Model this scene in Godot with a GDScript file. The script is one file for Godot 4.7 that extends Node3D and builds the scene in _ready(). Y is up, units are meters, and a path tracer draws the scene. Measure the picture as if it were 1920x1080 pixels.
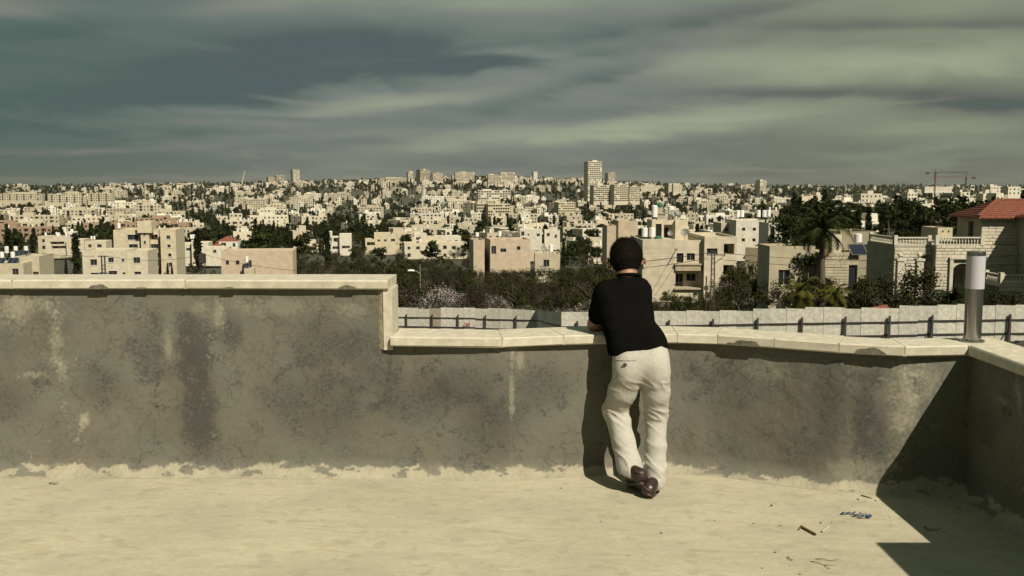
extends Node3D
# A rooftop terrace above a stone-built city: a child leans on the parapet under a streaked sky.
# y is up, metres; the terrace floor is y = 0 and the camera looks along -z.

var M := {}
var rng := RandomNumberGenerator.new()
var names_used := {}


# ------------------------------------------------------------------ mesh collecting
class MB:
	var v := PackedVector3Array()
	var n := PackedVector3Array()
	var c := PackedColorArray()
	var t := PackedVector2Array()
	var i := PackedInt32Array()
	var col := Color(1, 1, 1)
	var smooth := false
	var colored := false
	var mapped := false

	func _init(is_smooth := false, is_mapped := false) -> void:
		smooth = is_smooth
		mapped = is_mapped

	func paint(k: Color) -> void:
		col = k
		colored = true

	func vert(p: Vector3, nn := Vector3.UP, uv := Vector2.ZERO) -> int:
		v.append(p)
		c.append(col)
		if smooth:
			n.append(nn)
		if mapped:
			t.append(uv)
		return v.size() - 1

	# corners run counter-clockwise seen from outside
	func quad(a: Vector3, b: Vector3, d: Vector3, e: Vector3) -> void:
		var k := v.size()
		v.append(a); v.append(b); v.append(d); v.append(e)
		c.append(col); c.append(col); c.append(col); c.append(col)
		if smooth:
			var nn := (b - a).cross(d - a).normalized()
			n.append(nn); n.append(nn); n.append(nn); n.append(nn)
		i.append(k); i.append(k + 2); i.append(k + 1)
		i.append(k); i.append(k + 3); i.append(k + 2)

	func tri(a: Vector3, b: Vector3, d: Vector3) -> void:
		var k := v.size()
		v.append(a); v.append(b); v.append(d)
		c.append(col); c.append(col); c.append(col)
		if smooth:
			var nn := (b - a).cross(d - a).normalized()
			n.append(nn); n.append(nn); n.append(nn)
		i.append(k); i.append(k + 2); i.append(k + 1)

	func face(a: int, b: int, d: int) -> void:
		i.append(a); i.append(d); i.append(b)

	# box with half sizes along a basis
	func obox(o: Vector3, ax: Vector3, ay: Vector3, az: Vector3, bottom := true) -> void:
		var p := []
		for q in 8:
			p.append(o + ax * (1.0 if q & 1 else -1.0) + ay * (1.0 if q & 2 else -1.0) + az * (1.0 if q & 4 else -1.0))
		quad(p[4], p[5], p[7], p[6])
		quad(p[1], p[0], p[2], p[3])
		quad(p[5], p[1], p[3], p[7])
		quad(p[0], p[4], p[6], p[2])
		quad(p[6], p[7], p[3], p[2])
		if bottom:
			quad(p[0], p[1], p[5], p[4])

	func box(x0: float, x1: float, y0: float, y1: float, z0: float, z1: float, bottom := true) -> void:
		obox(Vector3((x0 + x1) / 2, (y0 + y1) / 2, (z0 + z1) / 2), Vector3((x1 - x0) / 2, 0, 0), Vector3(0, (y1 - y0) / 2, 0), Vector3(0, 0, (z1 - z0) / 2), bottom)

	# a bar of square section between two points
	func bar(a: Vector3, b: Vector3, w: float, h := -1.0) -> void:
		var d := (b - a)
		var s := d.cross(Vector3.UP if absf(d.normalized().y) < 0.95 else Vector3.RIGHT).normalized()
		var u := s.cross(d).normalized()
		obox((a + b) / 2, d / 2, u * ((h if h > 0 else w) / 2), s * (w / 2))

	# tapered tube through points
	func tube(pts: Array, radii: Array, sides := 6, caps := true) -> void:
		var rings := []
		var side := Vector3.ZERO
		for k in pts.size():
			var p: Vector3 = pts[k]
			var d: Vector3 = ((pts[mini(k + 1, pts.size() - 1)] as Vector3) - (pts[maxi(k - 1, 0)] as Vector3)).normalized()
			if side == Vector3.ZERO:
				side = d.cross(Vector3.UP if absf(d.y) < 0.9 else Vector3.RIGHT).normalized()
			side = (side - d * side.dot(d)).normalized()
			var up := d.cross(side)
			var ring := []
			for q in sides:
				var a := TAU * q / sides
				var o := side * cos(a) + up * sin(a)
				ring.append(vert(p + o * float(radii[k]), o, Vector2(float(q) / sides, float(k))))
			rings.append(ring)
		for k in pts.size() - 1:
			for q in sides:
				var q2 := (q + 1) % sides
				face(rings[k][q], rings[k][q2], rings[k + 1][q2])
				face(rings[k][q], rings[k + 1][q2], rings[k + 1][q])
		if caps:
			for e in [0, pts.size() - 1]:
				for q in range(1, sides - 1):
					if e == 0:
						face(rings[e][0], rings[e][q + 1], rings[e][q])
					else:
						face(rings[e][0], rings[e][q], rings[e][q + 1])

	# a turned shape: profile of (radius, height), around y at o
	func lathe(o: Vector3, prof: Array, sides := 16) -> void:
		for k in prof.size() - 1:
			var a: Vector2 = prof[k]
			var b: Vector2 = prof[k + 1]
			var e := (b - a).normalized()
			var base := v.size()
			for q in sides + 1:
				var w := TAU * q / sides
				var r := Vector3(cos(w), 0, sin(w))
				var nn := (r * e.y - Vector3.UP * e.x).normalized()
				vert(o + r * a.x + Vector3.UP * a.y, nn, Vector2(float(q) / sides, a.y))
				vert(o + r * b.x + Vector3.UP * b.y, nn, Vector2(float(q) / sides, b.y))
			for q in sides:
				var k0 := base + q * 2
				face(k0, k0 + 1, k0 + 3)
				face(k0, k0 + 3, k0 + 2)

	func mesh() -> ArrayMesh:
		var a := []
		a.resize(Mesh.ARRAY_MAX)
		a[Mesh.ARRAY_VERTEX] = v
		if smooth:
			a[Mesh.ARRAY_NORMAL] = n
		if colored:
			a[Mesh.ARRAY_COLOR] = c
		if mapped:
			a[Mesh.ARRAY_TEX_UV] = t
		a[Mesh.ARRAY_INDEX] = i
		var m := ArrayMesh.new()
		m.add_surface_from_arrays(Mesh.PRIMITIVE_TRIANGLES, a)
		return m


# ------------------------------------------------------------------ naming and placing
func numbered(called: String) -> String:
	var k: int = names_used.get(called, 0)
	names_used[called] = k + 1
	return called if k == 0 else "%s_%03d" % [called, k]

func tag(o: Node, label: String, category: String, group := "", kind := "") -> Node:
	if label: o.set_meta("label", label)
	if category: o.set_meta("category", category)
	if group: o.set_meta("group", group)
	if kind: o.set_meta("kind", kind)
	return o

func thing(called: String, label: String, category: String, at := Vector3.ZERO, turn := 0.0, group := "") -> Node3D:
	var o := Node3D.new()
	o.name = numbered(called)
	add_child(o)
	o.position = at
	o.rotation.y = turn
	tag(o, label, category, group)
	return o

func put(called: String, m: Mesh, mat: Material, parent: Node = null, at := Vector3.ZERO) -> MeshInstance3D:
	var o := MeshInstance3D.new()
	o.mesh = m
	o.material_override = mat
	o.position = at
	if parent == null:
		o.name = numbered(called)
		add_child(o)
	else:
		o.name = called
		parent.add_child(o, true)
	return o

func build(called: String, b: MB, mat: Material, parent: Node = null) -> MeshInstance3D:
	return put(called, b.mesh(), mat, parent)

func stuff(o: Node) -> Node:
	o.set_meta("kind", "stuff")
	return o

func structure(called: String, b: MB, mat: Material) -> MeshInstance3D:
	var o := build(called, b, mat)
	o.set_meta("kind", "structure")
	return o

func lin(r: float, g: float, b: float) -> Color:
	return Color(r, g, b)

func noise(s: int, freq: float, oct := 4, type := FastNoiseLite.TYPE_SIMPLEX_SMOOTH) -> FastNoiseLite:
	var f := FastNoiseLite.new()
	f.seed = s
	f.frequency = freq
	f.noise_type = type
	f.fractal_octaves = oct
	f.fractal_type = FastNoiseLite.FRACTAL_FBM if oct > 1 else FastNoiseLite.FRACTAL_NONE
	return f

# material whose albedo is given as a linear real-world colour
func mat(called: String, r: float, g: float, b: float, rough := 0.9, metal := 0.0) -> StandardMaterial3D:
	var m := StandardMaterial3D.new()
	m.resource_name = called
	m.albedo_color = Color(r, g, b).linear_to_srgb()
	m.roughness = rough
	m.metallic = metal
	M[called] = m
	return m

func grain_texture(s: int, freq: float, lo: float, hi: float, oct := 4, size := 512) -> ImageTexture:
	var im := noise(s, freq, oct).get_seamless_image(size, size)
	im.convert(Image.FORMAT_L8)
	var d := im.get_data()
	for k in d.size():
		d[k] = int(clampf(lerpf(lo, hi, d[k] / 255.0), 0, 1) * 255.0)
	return ImageTexture.create_from_image(Image.create_from_data(size, size, false, Image.FORMAT_L8, d))

func bumps(s: int, freq: float, strength: float, oct := 4, size := 512) -> ImageTexture:
	var im := noise(s, freq, oct).get_seamless_image(size, size)
	im.convert(Image.FORMAT_L8)
	im.convert(Image.FORMAT_RGBA8)
	im.bump_map_to_normal_map(strength)
	return ImageTexture.create_from_image(im)

func world_mapped(m: StandardMaterial3D, albedo: Texture2D, normal: Texture2D, per_metre: float, depth := 1.0, in_world := true) -> void:
	m.uv1_triplanar = true
	m.uv1_world_triplanar = in_world
	m.uv1_scale = Vector3.ONE * per_metre
	if albedo: m.albedo_texture = albedo
	if normal:
		m.normal_enabled = true
		m.normal_texture = normal
		m.normal_scale = depth


# ------------------------------------------------------------------ the scene
func _ready() -> void:
	rng.seed = 71
	# camera
	var cam := Camera3D.new()
	cam.name = "camera"
	add_child(cam)
	cam.position = Vector3(0, 1.35, 0)
	cam.rotation = Vector3(-atan(190.0 / 1850.0), 0, 0)
	cam.fov = rad_to_deg(2.0 * atan(540.0 / 1850.0))
	cam.near = 0.05
	cam.far = 9000
	cam.current = true
	# sky, exposure, haze
	var env := Environment.new()
	env.background_mode = Environment.BG_SKY
	env.sky = Sky.new()
	var sky_mat := PanoramaSkyMaterial.new()
	sky_mat.panorama = cloud_sky()
	env.sky.sky_material = sky_mat
	env.tonemap_mode = Environment.TONE_MAPPER_LINEAR
	env.tonemap_exposure = 1.4
	env.fog_enabled = true
	env.fog_density = 0.000016
	env.fog_light_color = Color(0.78, 0.77, 0.68)
	env.sdfgi_enabled = true
	env.ssao_enabled = true
	env.ssil_enabled = true
	var around := WorldEnvironment.new()
	around.name = "environment"
	around.environment = env
	add_child(around)
	# sun: behind the camera and to its side, some 44 degrees high
	var sun := DirectionalLight3D.new()
	sun.name = "sun"
	add_child(sun)
	sun.look_at_from_position(Vector3.ZERO, Vector3(-0.575, -1.0, -0.85))
	sun.light_energy = 1.6
	sun.light_color = Color(1.0, 0.96, 0.885)
	sun.light_angular_distance = 0.5
	sun.shadow_enabled = true
	print("sky ", Time.get_ticks_msec())
	make_materials()
	print("materials ", Time.get_ticks_msec())
	make_terrace()
	print("terrace ", Time.get_ticks_msec())
	make_bollard()
	make_person()
	print("person ", Time.get_ticks_msec())
	make_land()
	make_fence()
	make_poles()
	make_villa()
	make_houses()
	make_apartment_house()
	print("houses ", Time.get_ticks_msec())
	make_trees()
	print("trees ", Time.get_ticks_msec())
	make_town()
	print("town ", Time.get_ticks_msec())
	make_debris()
	print("done ", Time.get_ticks_msec())


# ------------------------------------------------------------------ sky
# Layered cloud: streaks of a flat layer seen in perspective, with a few longer banks in it.
const BANKS := [
	# azimuth, elevation, half width, half height (degrees), slope, amount (negative: thin, bright), 
	[-15.0, 5.4, 11.0, 1.25, 0.16, 0.75], [-13.0, 7.2, 12.0, 2.0, 0.12, 0.38], [-22.5, 4.4, 7.5, 0.8, 0.06, 0.65], [-9.6, 7.9, 8.0, 1.0, 0.14, 0.42], [-1.0, 7.2, 8.0, 0.9, 0.11, 0.60],
	[4.2, 5.9, 4.0, 0.6, 0.25, 0.45], [-13.3, 3.65, 3.5, 0.2, 0.0, 0.34], [-21.0, 2.8, 7.0, 0.32, 0.02, 0.28], [10.0, 9.0, 7.0, 0.6, 0.13, 0.45],
	[17.5, 5.0, 7.0, 0.4, -0.02, 0.45], [27.0, 4.3, 6.0, 0.5, -0.08, 0.60], [21.0, 8.4, 11.0, 0.4, -0.04, 0.30], [-24.0, 8.0, 5.0, 1.2, 0.2, 0.25],
	[21.0, 6.6, 9.0, 0.9, 0.0, -0.85], [3.0, 3.0, 9.0, 0.6, 0.07, -0.75], [0.0, 10.3, 6.0, 0.9, 0.1, -0.55], [-7.0, 4.7, 6.0, 0.5, 0.14, -0.50], [12.0, 3.9, 7.0, 0.5, 0.05, -0.42], [23.0, 3.2, 5.0, 0.5, 0.0, -0.30], [24.0, 9.8, 8.0, 0.8, 0.0, -0.30], [-27.0, 9.3, 5.0, 0.9, -0.05, -0.30], [-14.0, 9.9, 7.0, 0.6, 0.1, -0.25], [10.5, 7.0, 5.0, 0.6, 0.05, -0.25],
]
var sky_a: FastNoiseLite
var sky_b: FastNoiseLite
var sky_c: FastNoiseLite

func sky_color(az: float, el: float) -> Color:
	var e := deg_to_rad(el)
	var flat := cos(e) / (sin(e) + 0.09)
	var x := sin(deg_to_rad(az)) * flat
	var z := cos(deg_to_rad(az)) * flat
	var warp := sky_c.get_noise_2d(x * 0.9, z * 0.9)
	var streak := sky_a.get_noise_2d((x + z * 0.35) * 0.5 + warp * 0.8, (z - x * 0.3) * 0.95 + warp * 0.9)
	var fine := sky_b.get_noise_2d((x + z * 0.3) * 1.5 + warp, (z - x * 0.3) * 1.8 + warp * 1.5)
	var dens := 0.26 * streak + 0.12 * fine
	if el < 15.0 and absf(az) < 60.0:
		for b in BANKS:
			var dx: float = (az - b[0]) / b[2]
			if absf(dx) > 2.6:
				continue
			var dy: float = (el - b[1] - b[4] * (az - b[0]) + 0.55 * b[3] * fine + 0.35 * b[3] * streak + warp * 0.3) / b[3]
			if dy < 0.0 and b[5] > 0.0:
				dy *= 2.0
			dens += b[5] * exp(-dx * dx - dy * dy) * (1.0 + 0.9 * streak + 0.7 * fine)
	var edge := exp(-maxf(el, 0.0) / 1.9)
	var side := smoothstep(-8.0, -28.0, az) if absf(az) < 90.0 else 0.5
	var warm := smoothstep(2.0, 22.0, az) if absf(az) < 90.0 else 0.3
	var base := Vector3(0.186, 0.226, 0.196).lerp(Vector3(0.112, 0.182, 0.144), side).lerp(Vector3(0.196, 0.236, 0.162), warm)
	base = base.lerp(Vector3(0.132, 0.172, 0.126).lerp(Vector3(0.078, 0.122, 0.090), side), edge * 0.85)
	if dens > 0.0:
		base = base.lerp(Vector3(0.038, 0.056, 0.078), 1.0 - exp(-dens * 1.3))
	else:
		base = base.lerp(Vector3(0.40, 0.43, 0.29), 1.0 - exp(dens * 1.2))
	base /= 1.4
	return Color(base.x, base.y, base.z).linear_to_srgb()

func cloud_sky() -> ImageTexture:
	sky_a = noise(11, 0.55, 5)
	sky_b = noise(23, 0.8, 5)
	sky_c = noise(37, 0.5, 3)
	# the whole dome, then the band over the city again at full sharpness
	var im := by_rows(512, 256, func(y: int) -> PackedByteArray: return sky_row(y, 512, 0, 512))
	im.resize(4096, 2048, Image.INTERPOLATE_CUBIC)
	var band := by_rows(820, 192, func(y: int) -> PackedByteArray: return sky_row(y + 840, 4096, -410, 410))
	im.blit_rect(band, Rect2i(410, 0, 410, 192), Vector2i(0, 840))
	im.blit_rect(band, Rect2i(0, 0, 410, 192), Vector2i(4096 - 410, 840))
	return ImageTexture.create_from_image(im)

func sky_row(y: int, w: int, x0: int, x1: int) -> PackedByteArray:
	var d := PackedByteArray()
	var el := 90.0 - (y + 0.5) * 360.0 / w
	for x in range(x0, x1):
		var c := sky_color(fposmod((x + 0.5) * 360.0 / w + 180.0, 360.0) - 180.0, el) if el > -3.0 else Color(0.2, 0.2, 0.16)
		d.append(c.r8); d.append(c.g8); d.append(c.b8)
	return d


# ------------------------------------------------------------------ materials
func make_materials() -> void:
	var speck := grain_texture(5, 0.02, 0.72, 1.0, 5)
	var speck2 := grain_texture(8, 0.006, 0.88, 1.0, 5)
	var bump := bumps(9, 0.03, 6.0, 4)
	var m := mat("limestone", 0.50, 0.455, 0.352, 0.75)
	world_mapped(m, grain_texture(15, 0.012, 0.84, 1.0, 5), bump, 2.4, 0.15)
	m = mat("mortar", 0.42, 0.37, 0.26, 0.95)
	world_mapped(m, speck, bump, 3.0, 0.6)
	m = mat("cement", 0.143, 0.132, 0.089, 0.95)
	world_mapped(m, speck, bump, 3.0, 0.6)
	m = mat("rough_render", 0.257, 0.221, 0.143, 0.95)
	world_mapped(m, speck, bump, 2.0, 1.0)
	m = mat("steel", 0.36, 0.355, 0.34, 0.2, 1.0)
	m = mat("opal_plastic", 0.37, 0.355, 0.375, 0.5)
	m = mat("rust", 0.114, 0.046, 0.021, 0.85)
	m = mat("blue_plastic", 0.036, 0.079, 0.157, 0.4)
	m = mat("pale_stone", 0.329, 0.300, 0.214, 0.9)
	m = mat("dark_stone", 0.093, 0.082, 0.061, 0.9)
	m = mat("twig", 0.121, 0.086, 0.043, 0.9)
	# cloth and skin
	m = mat("black_cotton", 0.0045, 0.0045, 0.004, 1.0)
	world_mapped(m, null, bumps(41, 0.12, 3.0, 2, 256), 6.0, 0.3)
	m.metallic_specular = 0.06
	m = mat("beige_twill", 0.395, 0.378, 0.325, 0.92)
	world_mapped(m, grain_texture(43, 0.05, 0.88, 1.0, 3, 256), bumps(44, 0.10, 3.0, 3, 256), 5.0, 0.10)
	m = mat("skin", 0.257, 0.136, 0.082, 0.55)
	m = mat("black_hair", 0.008, 0.006, 0.005, 0.6)
	m.metallic_specular = 0.12
	m = mat("shoe_leather", 0.022, 0.014, 0.011, 0.4)
	m = mat("shoe_red", 0.055, 0.018, 0.012, 0.4)
	m = mat("shoe_sole", 0.05, 0.04, 0.03, 0.8)
	m = mat("button_brown", 0.05, 0.03, 0.02, 0.4)
	m = mat("eye_white", 0.429, 0.414, 0.393, 0.3)
	m = mat("eye_dark", 0.02, 0.012, 0.01, 0.3)
	# the town: vertex colours carry each thing's own colour
	m = mat("town", 1, 1, 1, 0.95)
	m.vertex_color_use_as_albedo = true
	world_mapped(m, speck2, null, 0.21)
	m = mat("leaf", 1, 1, 1, 0.75)
	m.vertex_color_use_as_albedo = true
	m.metallic_specular = 0.12
	m.backlight = Color(0.10, 0.11, 0.05)
	m = mat("bark", 0.075, 0.058, 0.042, 0.95)
	m = mat("glass_dark", 0.018, 0.02, 0.022, 0.12)
	m = mat("iron", 0.030, 0.022, 0.022, 0.7)
	m = mat("galvanised", 0.214, 0.214, 0.143, 0.5, 0.6)
	m = mat("wire_black", 0.01, 0.01, 0.01, 0.8)
	m = mat("white_paint", 0.571, 0.564, 0.529, 0.6)
	m = mat("solar_glass", 0.012, 0.016, 0.03, 0.08)
	m = mat("green_plastic", 0.014, 0.100, 0.036, 0.5)
	m = mat("red_paint", 0.214, 0.021, 0.018, 0.8)
	m = mat("roof_tile", 0.235, 0.072, 0.040, 0.9)
	world_mapped(m, grain_texture(51, 0.02, 0.66, 1.0, 4, 256), null, 0.8)
	m = mat("sheet_metal", 0.36, 0.355, 0.315, 0.55, 0.0)
	m.vertex_color_use_as_albedo = true
	world_mapped(m, grain_texture(53, 0.012, 0.80, 1.0, 5), bumps(54, 0.01, 3.0, 3), 0.5, 0.5)
	m.albedo_color = Color.WHITE
	mat("dish_grey", 0.157, 0.157, 0.143, 0.6)


# ------------------------------------------------------------------ terrace
# plan of the coping's front edge, at the joints between its stones
const LOW := [Vector2(-0.560, -4.478), Vector2(-0.045, -4.437), Vector2(0.239, -4.510), Vector2(0.470, -4.553), Vector2(0.772, -4.562), Vector2(0.954, -4.536), Vector2(1.188, -4.425), Vector2(1.437, -4.287), Vector2(1.692, -4.200), Vector2(1.975, -4.222)]
const TALL := [Vector2(-3.3, -4.50), Vector2(-2.29, -4.495), Vector2(-1.5, -4.505), Vector2(-0.566, -4.488)]
var wall_line := []   # points of the plaster face, from the far end of the tall part to the corner
var wall_len := 0.0
var wash := Vector3(0.348, 0.316, 0.220)   # the pale cement skim of the floor

func smooth01(a: float, b: float, x: float) -> float:
	return smoothstep(a, b, x)

func plaster_bumps() -> ImageTexture:
	var im := noise(62, 0.035, 5).get_image(1800, 314)
	im.resize(1800, 440)
	im.convert(Image.FORMAT_RGBA8)
	im.bump_map_to_normal_map(4.0)
	return ImageTexture.create_from_image(im)

var rows := []

# rows of pixels computed side by side
func by_rows(w: int, h: int, row: Callable) -> Image:
	rows = []
	rows.resize(h)
	var task := WorkerThreadPool.add_group_task(func(y: int) -> void: rows[y] = row.call(y), h)
	WorkerThreadPool.wait_for_group_task_completion(task)
	var d := PackedByteArray()
	for r in rows:
		d.append_array(r)
	return Image.create_from_data(w, h, false, Image.FORMAT_RGB8, d)

func plaster_image(length: float, high: float, tall_until: float) -> Image:
	var w := 1800
	var h := 440
	var n1 := noise(101, 1.6, 3)
	var n2 := noise(102, 7.0, 3)
	var n3 := noise(103, 40.0, 2)
	var n4 := noise(104, 3.2, 2)
	var n5 := noise(106, 44.0, 3)
	var crack := noise(105, 17.0, 1, FastNoiseLite.TYPE_CELLULAR)
	crack.cellular_return_type = FastNoiseLite.RETURN_DISTANCE2_SUB
	crack.cellular_jitter = 1.0
	# damp and lichen patches: place along the wall (x), height, half sizes, strength
	var stains := [[-1.49, 0.60, 0.085, 0.18, 0.95], [-1.46, 0.30, 0.095, 0.24, 0.8], [-1.31, 0.68, 0.07, 0.10, 0.5], [-1.70, 0.62, 0.09, 0.13, 0.45], [-1.60, 0.50, 0.16, 0.06, 0.35], [-1.92, 0.42, 0.12, 0.12, 0.35],
		[-0.88, 0.62, 0.16, 0.16, 0.5], [-0.65, 0.55, 0.14, 0.2, 0.42], [-0.95, 0.35, 0.3, 0.16, 0.4], [-0.45, 0.38, 0.2, 0.14, 0.4], [-0.1, 0.25, 0.16, 0.18, 0.45], [-0.22, 0.44, 0.16, 0.1, 0.4], [0.16, 0.42, 0.16, 0.12, 0.45],
		[1.0, 0.40, 0.18, 0.12, 0.3], [1.50, 0.33, 0.07, 0.24, 0.4], [1.635, 0.33, 0.055, 0.2, 0.65], [1.70, 0.25, 0.04, 0.14, 0.5], [1.66, 0.52, 0.07, 0.05, 0.45], [-2.35, 0.35, 0.12, 0.1, 0.35], [-2.2, 0.47, 0.06, 0.06, 0.4], [1.36, 0.15, 0.12, 0.1, 0.25], [0.9, 0.5, 0.2, 0.08, 0.25]]
	var pale := [[-2.27, 0.80, 0.13, 0.06, 0.6], [-2.12, 0.62, 0.03, 0.12, 0.45], [-2.1, 0.5, 0.03, 0.05, 0.5], [-2.22, 0.48, 0.06, 0.02, 0.5], [-1.60, 0.62, 0.02, 0.08, 0.4], [-1.36, 0.76, 0.03, 0.07, 0.4], [-1.45, 0.79, 0.05, 0.03, 0.35], [-2.0, 0.27, 0.025, 0.04, 0.8],
		[0.0, 0.45, 0.012, 0.2, 0.5], [0.04, 0.55, 0.02, 0.05, 0.5], [1.80, 0.42, 0.07, 0.16, 0.55], [1.90, 0.5, 0.06, 0.1, 0.35], [1.62, 0.10, 0.18, 0.05, 0.4], [1.20, 0.52, 0.12, 0.06, 0.28], [-1.1, 0.8, 0.2, 0.05, 0.3], [-0.75, 0.78, 0.08, 0.04, 0.3]]
	var stains_here := []
	var pale_here := []
	for x in w:
		var px := (x + 0.5) / w * length - tall_until - 0.566
		stains_here.append(stains.filter(func(st: Array) -> bool: return absf(px - st[0]) < st[2] * 2.2))
		pale_here.append(pale.filter(func(st: Array) -> bool: return absf(px - st[0]) < st[2] * 2.2))
	return by_rows(w, h, func(y: int) -> PackedByteArray:
		var d := PackedByteArray()
		d.resize(w * 3)
		var hy := (1.0 - (y + 0.5) / h) * high
		for x in w:
			var s := (x + 0.5) / w * length
			var px := s - tall_until - 0.566
			var a := n1.get_noise_2d(s, hy)
			var b := n2.get_noise_2d(s, hy)
			var g := n3.get_noise_2d(s, hy)
			var q := n4.get_noise_2d(s + 9.0, hy * 0.7)
			var tone := 1.0 + 0.22 * a + 0.15 * b + 0.12 * g
			var cr := Vector3(0.104, 0.096, 0.070).lerp(Vector3(0.099, 0.097, 0.073), smooth01(-0.15, 0.25, q))
			var spots := 0.0
			for st in stains_here[x]:
				var dx: float = (px - st[0]) / st[2]
				var dy: float = (hy - st[1]) / st[3]
				spots += st[4] * smooth01(0.10, 0.85, exp(-dx * dx - dy * dy) + 0.34 * b + 0.22 * g)
			# lichen: small crusts, thick where the wall stays damp
			spots += (0.06 + 0.9 * minf(spots, 0.7)) * smooth01(0.05, 0.50, n5.get_noise_2d(s, hy) + 0.35 * b + 0.15 * a)
			spots += 0.22 * smooth01(0.16, 0.45, b + 0.45 * g + 0.35 * a - 0.08)
			cr = cr.lerp(Vector3(0.034, 0.034, 0.028), clampf(spots, 0.0, 0.85))
			var light := 0.0
			for st in pale_here[x]:
				var dx: float = (px - st[0]) / st[2]
				var dy: float = (hy - st[1]) / st[3]
				light += st[4] * smooth01(0.15, 1.0, exp(-dx * dx - dy * dy) + 0.45 * b + 0.35 * g)
			cr = cr.lerp(Vector3(0.243, 0.229, 0.164), clampf(light, 0.0, 0.75))
			cr *= tone * 1.08
			# shrinkage cracks, open in patches
			var open := smooth01(-0.05, 0.3, n4.get_noise_2d(s * 1.3 + 30.0, hy * 1.3)) * 0.8 + 0.9 * exp(-pow((px - 1.22) / 0.24, 2) - pow((hy - 0.46) / 0.13, 2))
			if open > 0.05:
				var k := crack.get_noise_2d(s + 0.035 * b, hy + 0.035 * n2.get_noise_2d(s + 5.0, hy)) + 1.0
				cr *= 1.0 - 0.44 * minf(open, 1.0) * (1.0 - smooth01(0.0, 0.11, k))
			# the skim coat of the floor, lapped up over the foot of the wall
			var lap := 0.048 + 0.030 * n1.get_noise_2d(s * 2.4, 50.0) + 0.022 * n2.get_noise_2d(s * 1.5, 70.0) + 0.012 * g - 0.02 * smooth01(0.8, 1.2, px) + 0.03 * smooth01(1.4, 1.7, px)
			var miss := smooth01(0.23, 0.30, n2.get_noise_2d(s * 0.8 + 12.0, hy * 2.4) + 0.3 * g) * smooth01(0.0, 0.012, hy)
			var over := (1.0 - smooth01(lap - 0.008, lap + 0.006, hy + 0.006 * g)) * (1.0 - 0.85 * miss)
			cr = cr.lerp(wash * (0.80 + 0.12 * a + 0.16 * b + 0.10 * g), over * 0.88)
			var o := x * 3
			d[o] = int(pow(clampf(cr.x, 0, 1), 0.4545) * 255)
			d[o + 1] = int(pow(clampf(cr.y, 0, 1), 0.4545) * 255)
			d[o + 2] = int(pow(clampf(cr.z, 0, 1), 0.4545) * 255)
		return d)

func floor_image() -> Image:
	var w := 1400
	var h := 700
	var n1 := noise(201, 0.9, 3)
	var n2 := noise(202, 3.5, 3)
	var n3 := noise(203, 30.0, 2)
	var n4 := noise(204, 2.0, 2)
	return by_rows(w, h, func(y: int) -> PackedByteArray:
		var d := PackedByteArray()
		d.resize(w * 3)
		var z := (y + 0.5) / h * 2.6
		for x in w:
			var s := (x + 0.5) / w * 5.6
			var a := n1.get_noise_2d(s, z * 1.4)
			# trowel strokes, drawn out along a slant
			var st := n2.get_noise_2d((s + z * 0.6) * 0.7, (z - s * 0.22) * 3.2)
			var g := n3.get_noise_2d(s, z)
			var c := wash * (1.0 + 0.16 * a + 0.10 * st + 0.08 * g)
			c = c.lerp(Vector3(0.293, 0.275, 0.200), 0.5 * smooth01(0.0, 0.5, n4.get_noise_2d(s + 3.0, z * 1.5)))
			c = c.lerp(Vector3(0.257, 0.214, 0.129), 0.35 * smooth01(0.26, 0.42, st + 0.25 * a))
			c = c.lerp(Vector3(0.221, 0.204, 0.143), 0.35 * smooth01(0.34, 0.44, n2.get_noise_2d(s * 2.0 + 40.0, z * 2.2) + 0.2 * g))
			var o := x * 3
			d[o] = int(pow(clampf(c.x, 0, 1), 0.4545) * 255)
			d[o + 1] = int(pow(clampf(c.y, 0, 1), 0.4545) * 255)
			d[o + 2] = int(pow(clampf(c.z, 0, 1), 0.4545) * 255)
		return d)

# a coping stone: chamfered section swept between two mitred ends (plan points, outward normals)
func coping(b: MB, a: Vector2, e: Vector2, na: Vector2, ne: Vector2, y0: float, y1: float, width: float, gap := 0.002) -> void:
	var ch := 0.006
	var dir := (e - a).normalized()
	a += dir * gap
	e -= dir * gap
	# section: offset back from the front edge, height
	var sec := [Vector2(ch, y0), Vector2(0, y0 + ch), Vector2(0, y1 - ch), Vector2(ch, y1), Vector2(width - ch, y1), Vector2(width, y1 - ch), Vector2(width, y0)]
	var wob := []
	for k in sec.size():
		wob.append(rng.randf_range(-0.002, 0.002))
	var pa := []
	var pe := []
	for k in sec.size():
		var q: Vector2 = sec[k]
		var off: float = q.x + (wob[k] if k in [1, 2, 3] else 0.0)
		pa.append(Vector3(a.x + na.x * off, q.y, a.y + na.y * off))
		pe.append(Vector3(e.x + ne.x * off, q.y + rng.randf_range(-0.0015, 0.0015), e.y + ne.y * off))
	for k in sec.size():
		var j := (k + 1) % sec.size()
		b.quad(pa[k], pe[k], pe[j], pa[j])
	for k in range(1, sec.size() - 1):
		b.tri(pa[0], pa[k], pa[k + 1])
		b.tri(pe[0], pe[k + 1], pe[k])

func back_normals(line: Array) -> Array:
	var out := []
	for k in line.size():
		var d := Vector2.ZERO
		if k > 0: d += ((line[k] as Vector2) - (line[k - 1] as Vector2)).normalized()
		if k < line.size() - 1: d += ((line[k + 1] as Vector2) - (line[k] as Vector2)).normalized()
		d = d.normalized()
		out.append(Vector2(d.y, -d.x))   # away from the terrace
	return out

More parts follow.
